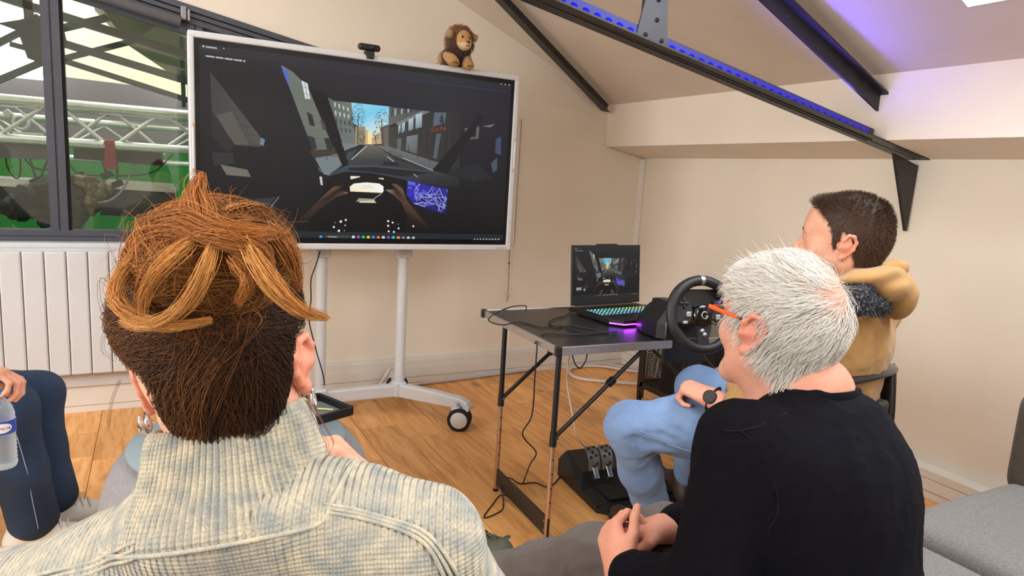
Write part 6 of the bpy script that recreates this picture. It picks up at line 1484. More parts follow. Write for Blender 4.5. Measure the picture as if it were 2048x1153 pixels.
# jacket
cax = (cr_, cf, zz)
J = Field()
Ls, Rs = A3((1.480, 1.185, 0.885)), A3((1.850, 1.235, 0.885))
J.ell((1.668, 1.315, 0.53), (0.185, 0.130, 0.10), cax, k=0.05); J.ell((1.675, 1.235, 0.66), (0.180, 0.135, 0.14), cax, k=0.06); J.ell((1.675, 1.205, 0.80), (0.190, 0.130, 0.145), cax, k=0.06)
J.cap(Ls, Rs, 0.068, k=0.05); J.cap((1.665, 1.18, 0.90), (1.655, 1.175, 0.965), 0.085, 0.070, k=0.05)
le = A3((1.455, 1.125, 0.635)); J.chain([Ls, le, wr_+(le-wr_)*0.36], [0.068, 0.057, 0.044], k=0.03); J.ell(wr_+(le-wr_)*0.42, (0.050, 0.050, 0.045), k=0.015)
re = A3((1.945, 1.32, 0.65)); J.chain([Rs, re, A3((1.835, 1.54, 0.63))], [0.068, 0.056, 0.042], k=0.03)
J.ell(at(1492, 782, 1.95), (0.055, 0.06, 0.05), k=0.04)
J.cap((1.50, 1.42, 0.535), (1.80, 1.46, 0.535), 0.05, k=0.05)
V, F = J.mesh(0.0065); V = folds(V, F, 0.010, 5.5, 41, (0, 0, 1)); V = folds(V, F, 0.004, 14, 42)
M_TAN = cloth('tan_canvas', S(176, 134, 84), var=(25, 0.06), bump=(700, 0.25), sheen=0.2)
jk = mkobj('jacket', V, F, M_TAN, yg, smooth=True)
Hd = Field(); iax = (_r, _u, _f)
e1 = unit(at(1810, 545, 1.70)-at(1665, 568, 1.66)); e2 = unit(_u-e1*(_u@e1)); e3 = np.cross(e1, e2)
Hd.ell(at(1738, 556, 1.69), (0.092, 0.024, 0.055), (e1, e2, e3), k=0.03); Hd.ell(at(1768, 578, 1.70), (0.060, 0.036, 0.050), (e1, e2, e3), k=0.03)
Hd.ell(at(1795, 592, 1.75), (0.040, 0.060, 0.065), iax, k=0.03); Hd.ell(at(1760, 542, 1.84), (0.060, 0.026, 0.060), iax, k=0.03)
Hd.cap(at(1700, 548, 1.72), at(1800, 534, 1.80), 0.016, 0.020, k=0.015); Hd.cap(at(1765, 572, 1.60), at(1820, 548, 1.66), 0.016, 0.016, k=0.02, op=-1)
Hd.ell(at(1728, 606, 1.66), (0.062, 0.030, 0.045), (unit(_r-_u*0.55), unit(_u+_r*0.55), _f), k=0.02, op=-1)
V, F = Hd.mesh(0.005); V = folds(V, F, 0.005, 6, 44); mkobj('hood', V, F, M_TAN, yg, smooth=True)
Ln = Field(); Ln.chain([at(1672, 592, 1.635), at(1715, 598, 1.655), at(1762, 612, 1.70)], [0.022, 0.032, 0.022], k=0.02)
V, F = Ln.mesh(0.005); N_ = vnormals(V, F); V = V+N_*(0.004*wnoise(V, 60, 5, 2))[:, None]
sp = np.random.default_rng(5).random(len(V)); cl = np.tile(A3(S(26, 26, 36)), (len(V), 1)); cl[sp > 0.90] = S(150, 156, 170); cl[(sp > 0.86) & (sp < 0.90)] = S(120, 92, 56)
ln_o = mkobj('fleece_lining', V, F, attr_mat('fleece', 0.95, sheen=0.2), yg, smooth=True, cols=cl, label='dark speckled fleece inside the hood')
rr_ = np.random.default_rng(8); i = rr_.integers(0, len(V), 2600); d = N_[i]+rr_.normal(size=(2600, 3))*0.7; P = V[i][:, None]+(d*0.007)[:, None]*np.linspace(0, 1, 3)[None, :, None]; P[:, 1:] += rr_.normal(size=(2600, 2, 3))*0.0015
SV, SF, C_ = strands_mesh(P, np.full(2600, 0.0007), np.repeat(np.where(rr_.random((2600, 1)) < 0.16, A3(S(150, 156, 170)), A3(S(30, 30, 42)))[:, None], 3, 1)); mkobj('fleece_pile', SV, SF, attr_mat('fleece', 0.95, sheen=0.2), ln_o, smooth=True, cols=C_, kind='stuff')
# jeans
Jn = Field(); Jn.ell((1.668, 1.335, 0.515), (0.175, 0.135, 0.095), cax, k=0.05)
KL, KR = A3((1.262, 1.560, 0.478)), A3((1.655, 1.700, 0.520)); AL, AR = A3((1.455, 1.635, 0.13)), A3((1.79, 1.835, 0.13))
Jn.chain([(1.575, 1.365, 0.505), (1.40, 1.46, 0.500), KL], [0.094, 0.083, 0.069], k=0.05); Jn.chain([KL, KL*0.5+AL*0.5+A3((-0.006, 0.0, 0)), AL], [0.067, 0.062, 0.060], k=0.035)
Jn.chain([(1.76, 1.385, 0.505), (1.71, 1.55, 0.515), KR], [0.094, 0.083, 0.068], k=0.05); Jn.chain([KR, KR*0.5+AR*0.5, AR], [0.066, 0.060, 0.057], k=0.035)
for (x0, y0, x1, y1) in ((1236, 935, 1300, 952), (1242, 960, 1312, 966), (1262, 990, 1325, 984), (1290, 905, 1340, 925), (1330, 860, 1370, 900), (1275, 1015, 1330, 1005)):
    pq = Jn.project(np.array([at(x0, y0, 1.84), at((x0+x1)/2, (y0+y1)/2, 1.82), at(x1, y1, 1.84)]), 0.001, 6)
    Jn.cap(pq[0], pq[1], 0.004, 0.007, k=0.012, op=-1); Jn.cap(pq[1], pq[2], 0.007, 0.004, k=0.012, op=-1)
V, F = Jn.mesh(0.0055); kd = np.minimum(np.linalg.norm(V-(KL+A3((0.06, 0, -0.05))), axis=1), np.linalg.norm(V-(KR+A3((0.04, 0, -0.05))), axis=1)); km = 0.35+1.3*np.exp(-(kd/0.11)**2)
V = folds(V, F, 0.007, 5.5, 51, (0.5, -0.3, 0.8), km); V = folds(V, F, 0.0045, 13, 52, (0.6, -0.4, -0.5), km)
def denim(name, col, light):
    m = cloth(name, col, var=(7, 0.2), bump=(900, 0.6), sheen=0.05, rough=0.9)
    N = m.node_tree.nodes; L = m.node_tree.links; h = [q for q in N if q.type == 'HUE_SAT'][0]; b = N['Principled BSDF']
    tc = [q for q in N if q.type == 'TEX_COORD'][0]; n2 = N.new('ShaderNodeTexNoise'); n2.inputs['Scale'].default_value = 620; n2.inputs['Detail'].default_value = 3; L.new(tc.outputs['Object'], n2.inputs['Vector'])
    mr = N.new('ShaderNodeMapRange'); mr.inputs['From Min'].default_value = 0.3; mr.inputs['From Max'].default_value = 0.7; mr.inputs['To Min'].default_value = 0.78; mr.inputs['To Max'].default_value = 1.22; L.new(n2.outputs[0], mr.inputs[0])
    h2 = N.new('ShaderNodeHueSaturation'); L.new(h.outputs[0], h2.inputs['Color']); L.new(mr.outputs[0], h2.inputs['Value']); L.new(h2.outputs[0], b.inputs['Base Color']); return m
mkobj('jeans', V, F, denim('light_denim', S(128, 156, 198), 0), yg, smooth=True)
w = MB(); w.tube(list(Jn.project(np.array(spline([KL+A3((-0.03, -0.055, 0.02)), A3((1.35, 1.42, 0.47)), A3((1.45, 1.36, 0.475)), A3((1.55, 1.28, 0.48))], 8)), 0.004, 4)), 0.0013, 5); w.build('side_seam', mat('pale_stitch', S(150, 166, 186), 0.8), yg)
# shoes
def shoe(name, heel, toe, m, msole, parent, up=(0, 0, 1), h=0.075, L_=0.27, laces=None, wd=1.0):
    heel, toe = A3(heel), A3(toe); d = unit(toe-heel); u = unit(A3(up)-d*(A3(up)@d)); s = np.cross(d, u)
    def q(a, b, c_): return heel+d*a*L_+s*b*wd+u*c_
    f = Field()
    f.ell(q(0.14, 0, 0.040), (0.040, 0.036*wd, 0.040), (d, s, u), k=0.02); f.cap(q(0.14, 0, 0.045), q(0.20, 0, h+0.015), 0.037*wd, 0.036*wd, k=0.02)
    f.cap(q(0.20, 0, h), q(0.62, 0.002, 0.040), 0.034*wd, 0.030*wd, k=0.03); f.ell(q(0.72, 0.0, 0.030), (0.075, 0.044*wd, 0.027), (d, s, u), k=0.02); f.ell(q(0.40, 0, 0.030), (0.10, 0.037*wd, 0.028), (d, s, u), k=0.02)
    f.rbox(q(0.45, 0, -0.035), (0.20, 0.08, 0.045), 0.002, (d, s, u), k=0.004, op=-1)
    V, F = f.mesh(0.0045); so = mkobj(name, V, F, m, parent, smooth=True)
    f2 = Field(); f2.ell(q(0.16, 0, 0.012), (0.048, 0.041*wd, 0.016), (d, s, u), k=0.01); f2.ell(q(0.45, 0, 0.010), (0.12, 0.039*wd, 0.013), (d, s, u), k=0.01); f2.ell(q(0.70, 0, 0.012), (0.085, 0.049*wd, 0.016), (d, s, u), k=0.01)
    V, F = f2.mesh(0.0045); mkobj('sole', V, F, msole, so, smooth=True)
    if laces is not None:
        for i in range(5):
            t_ = 0.28+i*0.075; zc = h+0.035-(t_-0.2)/(0.42)*(h-0.040)*0.98; w = MB()
            w.tube(spline([q(t_, -0.028, zc-0.012), q(t_+0.01, -0.012, zc+0.004), q(t_+0.015, 0.012, zc+0.004), q(t_+0.03, 0.028, zc-0.012)], 4), 0.0026, 6); w.build('lace', laces, so)
        w = MB(); zc = h+0.030
        for sg in (-1, 1): w.tube(spline([q(0.27, 0, zc), q(0.24, sg*0.02, zc+0.022), q(0.32, sg*0.035, zc+0.012), q(0.31, sg*0.012, zc)], 5), 0.0024, 6)
        w.build('lace_bow', laces, so)
    return so
M_BRN = mat('brown_leather', S(58, 40, 32), 0.55, var=(20, 0.15)); M_SOLE = mat('dark_sole', S(30, 26, 24), 0.7)
shoe('shoe', (1.765, 1.80, 0.0), (1.865, 2.03, 0.0), M_BRN, M_SOLE, yg, laces=M_CBLK); shoe('shoe', (1.435, 1.60, 0.0), (1.47, 1.85, 0.0), M_BRN, M_SOLE, yg, laces=M_CBLK)
# watch
wd_ = unit(wr_-el_); wc_ = wr_-wd_*0.004; nrm = unit(at(1416, 792, 1.0)*-1+A3((0, 0, CAM_H))); nrm = unit(A3((0, 0, CAM_H))-wc_+A3((-0.35, 0.0, 0.15))); nrm = unit(nrm-wd_*(nrm@wd_)); sd_ = np.cross(wd_, nrm)
wt = MB(); wt.tube([wc_+nrm*math.cos(a)*0.0245+sd_*math.sin(a)*0.0300 for a in np.linspace(0, 6.283, 33)[:-1]], 0.0028, 8, closed=True, flat=3.6, up=tuple(nrm)); wo = wt.build('watch_strap', M_BLACKM, yg)
w = MB(); w.lathe([(0, 0.009), (0.017, 0.009), (0.0195, 0.0075), (0.0200, 0.0), (0.0185, -0.004), (0, -0.004)], wc_+nrm*0.0255, nrm, 32); wf = w.build('watch_case', M_BLACKP, wo)
w = MB(); w.lathe([(0, 0.0094), (0.0155, 0.0094)], wc_+nrm*0.0255, nrm, 32); w.build('watch_glass', mat('gloss_black', S(12, 12, 13), 0.15, coat=0.5), wf)
# ---------------------------------------------------------------- white-haired man in the navy sweater
od = thing('person', 'white-haired man in a navy sweater and orange glasses on the sofa', 'person', (1.04, 0.64, 0))
OF = unit((-0.02, 1.0, 0.05)); OM = rot_frame(OF, (0.02, 0, 1), 0.0)*1.06
OO = at(1500, 666, 1.195)-OM@A3((-0.079, -0.008, -0.006))
OH = head_field(jaw=1.12, nose=1.1)
OH.ell((0.0, 0.020, -0.085), (0.050, 0.045, 0.035), k=0.03)
oV, oF = OH.mesh(0.0035)
def hl_old(y): return np.interp(y, [-0.13, -0.085, -0.050, -0.030, -0.022, 0.0, 0.006, 0.016, 0.026, 0.034, 0.050, 0.066, 0.085], [-0.075, -0.085, -0.080, -0.040, 0.018, 0.030, -0.012, -0.030, -0.020, 0.030, 0.058, 0.085, 0.10])
c = skin_cols(tf(OM, OO, oV), S(216, 162, 140), S(202, 130, 110), 11); parts = [(tf(OM, OO, oV), oF)]; cols_ = [c]
for s in (-1, 1):
    eV, eF = ear_field(s, 1.12).mesh(0.0021); parts.append((tf(OM, OO, eV), eF)); cols_.append(skin_cols(tf(OM, OO, eV), S(214, 144, 122), S(198, 108, 92), 12))
nb = A3((1.030, 0.775, 0.855)); nk = Field(); nk.cap(tf(OM, OO, (0, -0.03, -0.09)), nb, 0.058, 0.064); nk.cap(nb, nb-A3((0, 0.02, 0.06)), 0.066, 0.07); a, b = nk.mesh(0.005); parts.append((a, b)); cols_.append(skin_cols(a, S(208, 150, 128), S(196, 118, 98), 13))
# clasped hands over the thigh
lw = at(1243, 1148, 1.235); lk = at(1222, 1075, 1.285)
lf = hand_field(lw, unit(lk-lw), unit(at(1300, 1080, 1.32)-at(1225, 1100, 1.26)), -1, [(0.95, 0.9, 0.6), (0.95, 0.9, 0.6), (1.0, 0.9, 0.6), (1.05, 1.0, 0.6)], thumb=(0.3, 0.15), sc=0.98, forearm=A3((0.77, 0.76, 0.548)))
a, b = lf.mesh(0.0028); parts.append((a, b)); cols_.append(skin_cols(a, S(224, 160, 134), S(206, 118, 96), 14))
rw2 = at(1330, 1058, 1.33); rk2 = at(1262, 1062, 1.325)
rf2 = hand_field(rw2, unit(rk2-rw2), unit(A3((-0.35, -0.15, -0.9))), 1, [(0.75, 0.9, 0.5)]*4, thumb=(0.5, 0.25), sc=0.98, forearm=at(1400, 1065, 1.34))
a, b = rf2.mesh(0.0028); parts.append((a, b)); cols_.append(skin_cols(a, S(226, 160, 136), S(208, 118, 98), 15))
V, F = skin_mesh(parts); obody = mkobj('body', V, F, M_SKIN, od, smooth=True, cols=np.concatenate(cols_))
for s in (-1, 1): eyeball(OO, OM, s, obody, 1.0)
# white hair swirling out from the crown
r = np.random.default_rng(61); CR = A3((0.022, -0.078, 0.088))
i = r.integers(0, len(oV), 60000); P0 = oV[i]; dist = np.linalg.norm(P0-CR, axis=1)
dens = mask_hl(P0, hl_old, 0.012)*np.clip(0.16+(dist-0.03)/0.07, 0.12, 1.0)*np.where((P0[:, 1] > -0.02) & (P0[:, 2] > 0.10), 0.45, 1.0)
P0 = P0[r.random(60000) < dens][:10000]; n = len(P0); P0 = P0+r.normal(size=(n, 3))*0.0015; P0 = OH.project(P0, 0.0, 2)
def oflow(P):
    d = P-CR; d /= np.linalg.norm(d, axis=1, keepdims=True)+1e-6
    sw = np.cross(d, unit(CR))*0.55; low = np.clip((0.06-P[:, 2])/0.08, 0, 1)[:, None]
    q = d+sw+low*A3((0, -0.15, -0.9)); return q/(np.linalg.norm(q, axis=1, keepdims=True)+1e-9)
m = 7; Ls_ = r.uniform(0.030, 0.062, n)*np.where(P0[:, 2] < -0.03, 0.5, 1.0)*np.where((P0[:, 1] > 0.0) & (P0[:, 2] < 0.02), 0.35, 1.0)
lift = r.uniform(0.002, 0.013, n)*np.where(P0[:, 2] > 0.05, 1.15, 1.0); offs = lift[:, None]*np.minimum(np.linspace(0, 1.6, m), 1.0)[None]+0.0005
clump = np.floor((P0+wnoise(P0, 12, 3)[:, None]*0.01)/0.016); cs_ = np.array([hash(tuple(k)) % 1000 for k in clump])/1000.0
tw = (cs_-0.5)[:, None]; D0 = oflow(P0)
P = comb(OH, P0, D0, m, Ls_/(m-1), offs, lambda p: (lambda q: q+np.cross(q, OH.grad(p))*tw*0.9)(oflow(p)), 0.10, 62)
col = np.where(r.random((n, 1)) < 0.15, A3(S(176, 170, 162)), A3(S(244, 240, 232)))*r.uniform(0.88, 1.06, (n, 1))
W = tf(OM, OO, P); SV, SF, C_ = strands_mesh(W, np.full(n, 0.00048), np.repeat(col[:, None], m, 1), tip=0.3)
# stray flyaways over the top
nf = 300; i = r.choice(np.where(P0[:, 2] > 0.06)[0], nf); fp = P0[i]; up_ = OH.grad(fp); t = np.linspace(0, 1, 7); dirs = up_*0.8+oflow(fp)*0.7+r.normal(size=(nf, 3))*0.35
FP = fp[:, None]+dirs[:, None]*(t[None, :, None]*r.uniform(0.010, 0.024, nf)[:, None, None])+oflow(fp)[:, None]*(t**2)[None, :, None]*0.012
S2, F2, C2 = strands_mesh(tf(OM, OO, FP), np.full(nf, 0.00028), np.repeat(np.tile(A3(S(232, 228, 220)), (nf, 1))[:, None], 7, 1))
V, F = skin_mesh([(SV, SF), (S2, F2)]); mkobj('hair', V, F, M_HAIR, od, smooth=True, cols=np.concatenate([C_, C2]))
# glasses: orange temples, thin round rims
gl_ = lambda x, y, z: tf(OM, OO, (x, y, z))
gs_ = MB().tube([gl_(-0.028, 0.112, 0.010), gl_(-0.060, 0.104, 0.012), gl_(-0.066, 0.098, 0.012)], 0.0022, 8).tube([gl_(0.028, 0.112, 0.010), gl_(0.060, 0.104, 0.012), gl_(0.066, 0.098, 0.012)], 0.0022, 8)
g_root = gs_.tube([gl_(-0.012, 0.114, 0.008), gl_(0, 0.116, 0.012), gl_(0.012, 0.114, 0.008)], 0.0018, 8).build('glasses', mat('orange_plastic', S(255, 96, 40), 0.35), od)
for s in (-1, 1):
    w = MB(); w.tube([gl_(s*0.068, 0.100, 0.013), gl_(s*0.076, 0.060, 0.013), gl_(s*0.081, 0.020, 0.013)], [0.0030, 0.0028, 0.0022], 8, flat=1.5); tm = w.build('temple', MATS['orange_plastic'], g_root)
    w = MB(); w.tube([gl_(s*0.081, 0.020, 0.013), gl_(s*0.084, -0.004, 0.010), gl_(s*0.084, -0.018, -0.004)], 0.0022, 8); w.build('temple_tip', M_BLACKP, tm)
    w = MB(); w.tube([gl_(s*0.033+0.022*math.cos(a), 0.110, -0.006+0.020*math.sin(a)) for a in np.linspace(0, 6.283, 25)[:-1]], 0.0011, 6, closed=True); w.build('rim', M_BLACKM, g_root)
    w = MB(); w.poly([gl_(s*0.033+0.0215*math.cos(a), 0.110, -0.006+0.0195*math.sin(a)) for a in np.linspace(0, 6.283, 25)[:-1]]); w.build('lens', M_GLASS, g_root)
# sweater
K = Field(); oax = (unit((1, 0.02, 0)), unit((-0.02, 1, 0)), zz)
oL, oR = A3((0.872, 0.772, 0.775)), A3((1.122, 0.762, 0.760))
K.cap(oL, oR, 0.072, k=0.05); K.ell((1.005, 0.700, 0.735), (0.152, 0.105, 0.110), oax, k=0.06); K.ell((0.998, 0.690, 0.640), (0.166, 0.125, 0.150), oax, k=0.06); K.ell((1.005, 0.660, 0.500), (0.172, 0.145, 0.130), oax, k=0.06)
K.cap((1.032, 0.752, 0.800), nb-A3((0, 0.005, 0.030)), 0.095, 0.072, k=0.05)
oe = A3((0.762, 0.720, 0.560)); K.chain([oL, oe, lw+(oe-lw)*0.18], [0.070, 0.058, 0.042], k=0.035)
ore = A3((1.165, 0.900, 0.560)); K.chain([oR, ore, rw2+unit(ore-rw2)*0.03], [0.070, 0.056, 0.040], k=0.035)
V, F = K.mesh(0.0055, smooth=1); V = folds(V, F, 0.007, 4.5, 71, (0.3, 0.2, 1)); V = folds(V, F, 0.0025, 13, 72)
M_NAVY = cloth('navy_wool', S(11, 10, 18), var=(90, 0.2), bump=(420, 0.5), sheen=0.0, rough=0.95)
sw_o = mkobj('sweater', V, F, M_NAVY, od, smooth=True)
def ring_band(c, ax1, ax2, r1, r2, n, rib, h, axis, m, name, parent, th=0.006):
    c, ax1, ax2, axis = A3(c), unit(ax1), unit(ax2), unit(axis); vs_ = []; prof = [(-h/2, 0.0), (-h/2, th), (0, th*1.25), (h/2, th), (h/2, 0.0), (h/2-0.004, -0.003)]
    for k in range(n):
        a = 2*math.pi*k/n; e = (0.0011 if k % 2 else 0)*rib
        d = ax1*math.cos(a)*r1+ax2*math.sin(a)*r2; u = unit(d)
        for z_, o_ in prof: vs_.append(c+d+u*(o_+e)+axis*z_)
    np_ = len(prof); fs = [(k*np_+j, ((k+1) % n)*np_+j, ((k+1) % n)*np_+j+1, k*np_+j+1) for k in range(n) for j in range(np_-1)]
    w = MB(); w.add(vs_, fs, True); return w.build(name, m, parent)
ring_band(nb+A3((0.0, -0.006, -0.006)), (1, 0, 0.0), (0, 1, -0.25), 0.066, 0.068, 160, 1, 0.026, unit((0, 0.25, 1)), M_NAVY, 'collar', sw_o)
def seam(field, pts, r, name, m, parent, off=0.0):
    P_ = np.array(spline(pts, 8)); P_ = field.project(P_, off, 5); w = MB(); w.tube(list(P_), r, 6); return w.build(name, m, parent)
M_SEAM = cloth('navy_seam', S(18, 17, 27))
seam(K, [at(1585, 800, 1.1), at(1530, 835, 1.06), at(1478, 852, 1.06)], 0.0016, 'shoulder_seam', M_SEAM, sw_o, 0.0015)
seam(K, [at(1405, 830, 1.06), at(1440, 842, 1.05), at(1478, 848, 1.05), at(1520, 890, 1.03), at(1548, 950, 1.02), at(1556, 1020, 1.02), at(1540, 1080, 1.02)], 0.0014, 'armhole_seam', M_SEAM, sw_o, 0.0015)
# trousers and shoes
T_ = Field(); T_.ell((1.045, 0.640, 0.470), (0.175, 0.145, 0.09), oax, k=0.05)
kL, aL = at(1188, 1122, 1.46), at(1004, 1158, 1.66); T_.chain([(0.955, 0.68, 0.475), kL], [0.092, 0.070], k=0.05); T_.chain([kL, kL*0.45+aL*0.55, aL], [0.068, 0.062, 0.058], k=0.04)
T_.chain([(1.125, 0.68, 0.475), (0.985, 1.05, 0.435), (0.90, 1.17, 0.10)], [0.092, 0.068, 0.05], k=0.05)
V, F = T_.mesh(0.0075); V = folds(V, F, 0.010, 6, 81, (0.3, -0.8, 0.3)); V = folds(V, F, 0.004, 14, 82)
mkobj('trousers', V, F, cloth('grey_trousers', S(98, 90, 86), var=(30, 0.06), bump=(900, 0.2)), od, smooth=True)
hl_ = at(988, 1195, 1.69); tl_ = at(915, 1085, 1.86); shd = unit(kL-aL)
M_OLV = mat('olive_shoe', S(70, 68, 54), 0.7, var=(25, 0.2)); shoe('shoe', hl_, hl_+unit(tl_-hl_)*0.27, M_OLV, mat('yellow_sole', S(196, 190, 60), 0.6), od, up=shd, laces=mat('lace_dark', S(62, 60, 54), 0.8))
sk = Field(); sk.chain([aL+(kL-aL)*0.10, aL, hl_+shd*0.075+unit(tl_-hl_)*0.045], [0.043, 0.041, 0.036], k=0.02); V, F = sk.mesh(0.005); mkobj('sock', V, F, cloth('black_sock', S(22, 22, 24)), od, smooth=True)
shoe('shoe', (0.885, 1.13, 0.0), (0.85, 1.39, 0.0), M_OLV, MATS['yellow_sole'], od, laces=MATS['lace_dark'])
# ---------------------------------------------------------------- woman with the bun, nearest the camera
wm = thing('person', 'woman with a messy ginger bun and a ribbed light grey turtleneck, seen from behind', 'person', (0.03, 0.63, 0))
WRt = unit((0.157, -0.046, 0.022)); WF = unit(np.cross((0, 0, 1), WRt)); WU = np.cross(WRt, WF); WM = np.array([WRt, WF, WU]).T*0.87
WO = at(450, 728, 0.655)
WH = head_field(jaw=0.92, nose=0.9)
wV, wF_ = WH.mesh(0.004)
parts = [(tf(WM, WO, wV), wF_)]; cols_ = [skin_cols(tf(WM, WO, wV), S(226, 172, 146), S(214, 140, 116), 21)]
for s in (-1, 1):
    eV, eF = ear_field(s, 1.08).mesh(0.0016); parts.append((tf(WM, WO, eV), eF)); cols_.append(skin_cols(tf(WM, WO, eV), S(226, 150, 124), S(212, 116, 94), 22))
nb_w = A3((0.050, 0.648, 0.880)); nkf = Field(); nkf.cap(tf(WM, WO, (0, -0.03, -0.06)), nb_w, 0.050, 0.055); a, b = nkf.mesh(0.005); parts.append((a, b)); cols_.append(skin_cols(a, S(226, 172, 146), S(214, 140, 116), 23))
# right hand raised in front, fingers curled
hw = at(728, 978, 0.90); hk = at(684, 925, 0.93)
hfw = hand_field(hw, unit(hk-hw), unit(A3((-0.8, 0.3, 0.1))), 1, [(1.1, 1.2, 0.7), (1.15, 1.2, 0.7), (1.15, 1.2, 0.7), (1.2, 1.2, 0.7)], thumb=(0.6, 0.4), sc=0.86, forearm=at(775, 1030, 0.86))
a, b = hfw.mesh(0.0022); parts.append((a, b)); cols_.append(skin_cols(a, S(228, 166, 138), S(216, 132, 108), 24))
V, F = skin_mesh(parts); wb = mkobj('body', V, F, M_SKIN, wm, smooth=True, cols=np.concatenate(cols_))
w = MB(); rc = hk+unit(hk-hw)*0.012; w.tube([rc+0.009*(unit(np.cross(hk-hw, (0, 0, 1)))*math.cos(a)+zz*math.sin(a)) for a in np.linspace(0, 6.283, 17)[:-1]], 0.0013, 6, closed=True); w.build('ring', M_CHROME, wm)
for s in (-1, 1):      # silver ear cuffs / hoops
    lc = tf(WM, WO, (s*0.085, -0.010, -0.045)); w = MB()
    w.tube([lc+WF*(-0.010*math.cos(a))*0.9+WU*0.012*math.sin(a)-WU*0.004+WRt*s*0.003 for a in np.linspace(2.6, 6.9, 12)], [0.0016, 0.0026, 0.0036, 0.0040, 0.0040, 0.0040, 0.0040, 0.0040, 0.0040, 0.0036, 0.0026, 0.0016], 8); w.build('earring', M_CHROME, wm)
# ---- hair cap the strands are combed over
HCf = Field(); HCf.ell((0.003, -0.010, 0.056), (0.084, 0.100, 0.076), k=0.03); HCf.ell((-0.018, -0.028, 0.070), (0.066, 0.070, 0.048), k=0.03); HCf.ell((0.010, -0.048, 0.010), (0.062, 0.062, 0.056), k=0.02); HCf.cap((-0.012, -0.062, -0.022), (0.030, -0.062, -0.022), 0.034, k=0.02); HCf.cap((-0.002, -0.062, -0.046), (0.022, -0.062, -0.046), 0.026, k=0.02)
iM = np.linalg.inv(WM); loc = lambda p: (A3(p)-WO)@iM.T
BC = loc(at(424, 518, 0.568))                                        # bun centre
BR = A3((0.066, 0.054, 0.052))
BB = loc(at(425, 640, 0.565))                                        # where the swept-up hair gathers
def hl_w(y): return np.interp(y, [-0.13, -0.09, -0.05, -0.03, -0.022, 0.0, 0.02, 0.05, 0.09], [-0.075, -0.072, -0.066, -0.030, 0.024, 0.038, 0.030, 0.060, 0.085])
cV, cF = HCf.mesh(0.004); mk = cV[:, 2] > hl_w(cV[:, 1])-0.004; sel = mk[cF].all(1)
r = np.random.default_rng(91)
DARK, MID, GING, GOLD = A3(S(52, 34, 26)), A3(S(112, 72, 44)), A3(S(182, 116, 58)), A3(S(216, 154, 86))
capc = np.tile(DARK*0.8, (len(cV), 1))
# swept-up strands from the hairline and the whole scalp to the bun base
i = r.integers(0, len(cV), 40000); P0 = cV[i]; P0 = P0[P0[:, 2] > hl_w(P0[:, 1])][:10000]; n = len(P0); P0 = P0+r.normal(size=(n, 3))*0.0015
m = 8; t = np.linspace(0, 1, m); tgt = BB+r.normal(size=(n, 3))*A3((0.020, 0.006, 0.012)); gi = np.floor(P0[:, 0]*70+P0[:, 2]*18).astype(int)
jit = (np.sin(gi*12.9898)*43758.5453 % 1.0)
tgt = tgt+np.stack([(jit-0.5)*0.03, np.zeros(n), (jit-0.5)*0.01], 1)
P = P0[:, None]*(1-t)[None, :, None]+tgt[:, None]*t[None, :, None]
side = np.sign(P0[:, 0])[:, None]; P[:, :, 0] += side*0.010*np.sin(t*math.pi)[None]*(np.abs(P0[:, 0:1])/0.08)
offs = (0.001+r.uniform(0, 0.010, n)[:, None]*np.sin(np.clip(t, 0.03, 1)*math.pi*0.6)[None]+jit[:, None]*0.004)
sh_ = P.shape; Q = P.reshape(-1, 3)
Q = HCf.project(Q, 0.0, 3); Q = Q+HCf.grad(Q)*offs.reshape(-1)[:, None]; P = Q.reshape(sh_)
P += np.sin(t*5+r.uniform(0, 6.28, (n, 1)))[..., None]*0.0004*r.normal(size=(n, 1, 3))
streak = np.clip(0.35+0.9*wnoise(np.stack([P0[:, 0]*3, P0[:, 1]*0.5, P0[:, 2]*0.8], 1), 14, 7, 2), 0, 1)*np.clip(1.15-np.abs(P0[:, 0]+0.012)/0.07, 0.12, 1)*r.uniform(0.5, 1.0, n)
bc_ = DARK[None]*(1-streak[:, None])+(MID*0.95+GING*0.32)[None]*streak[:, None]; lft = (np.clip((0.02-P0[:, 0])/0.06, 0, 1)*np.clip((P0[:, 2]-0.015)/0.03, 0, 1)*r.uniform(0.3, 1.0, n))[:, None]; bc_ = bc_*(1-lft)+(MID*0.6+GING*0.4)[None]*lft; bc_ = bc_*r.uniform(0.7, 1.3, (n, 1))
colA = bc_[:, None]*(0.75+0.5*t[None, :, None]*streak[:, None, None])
sA = strands_mesh(tf(WM, WO, P), r.uniform(0.0002, 0.00036, n), colA, tip=0.6)
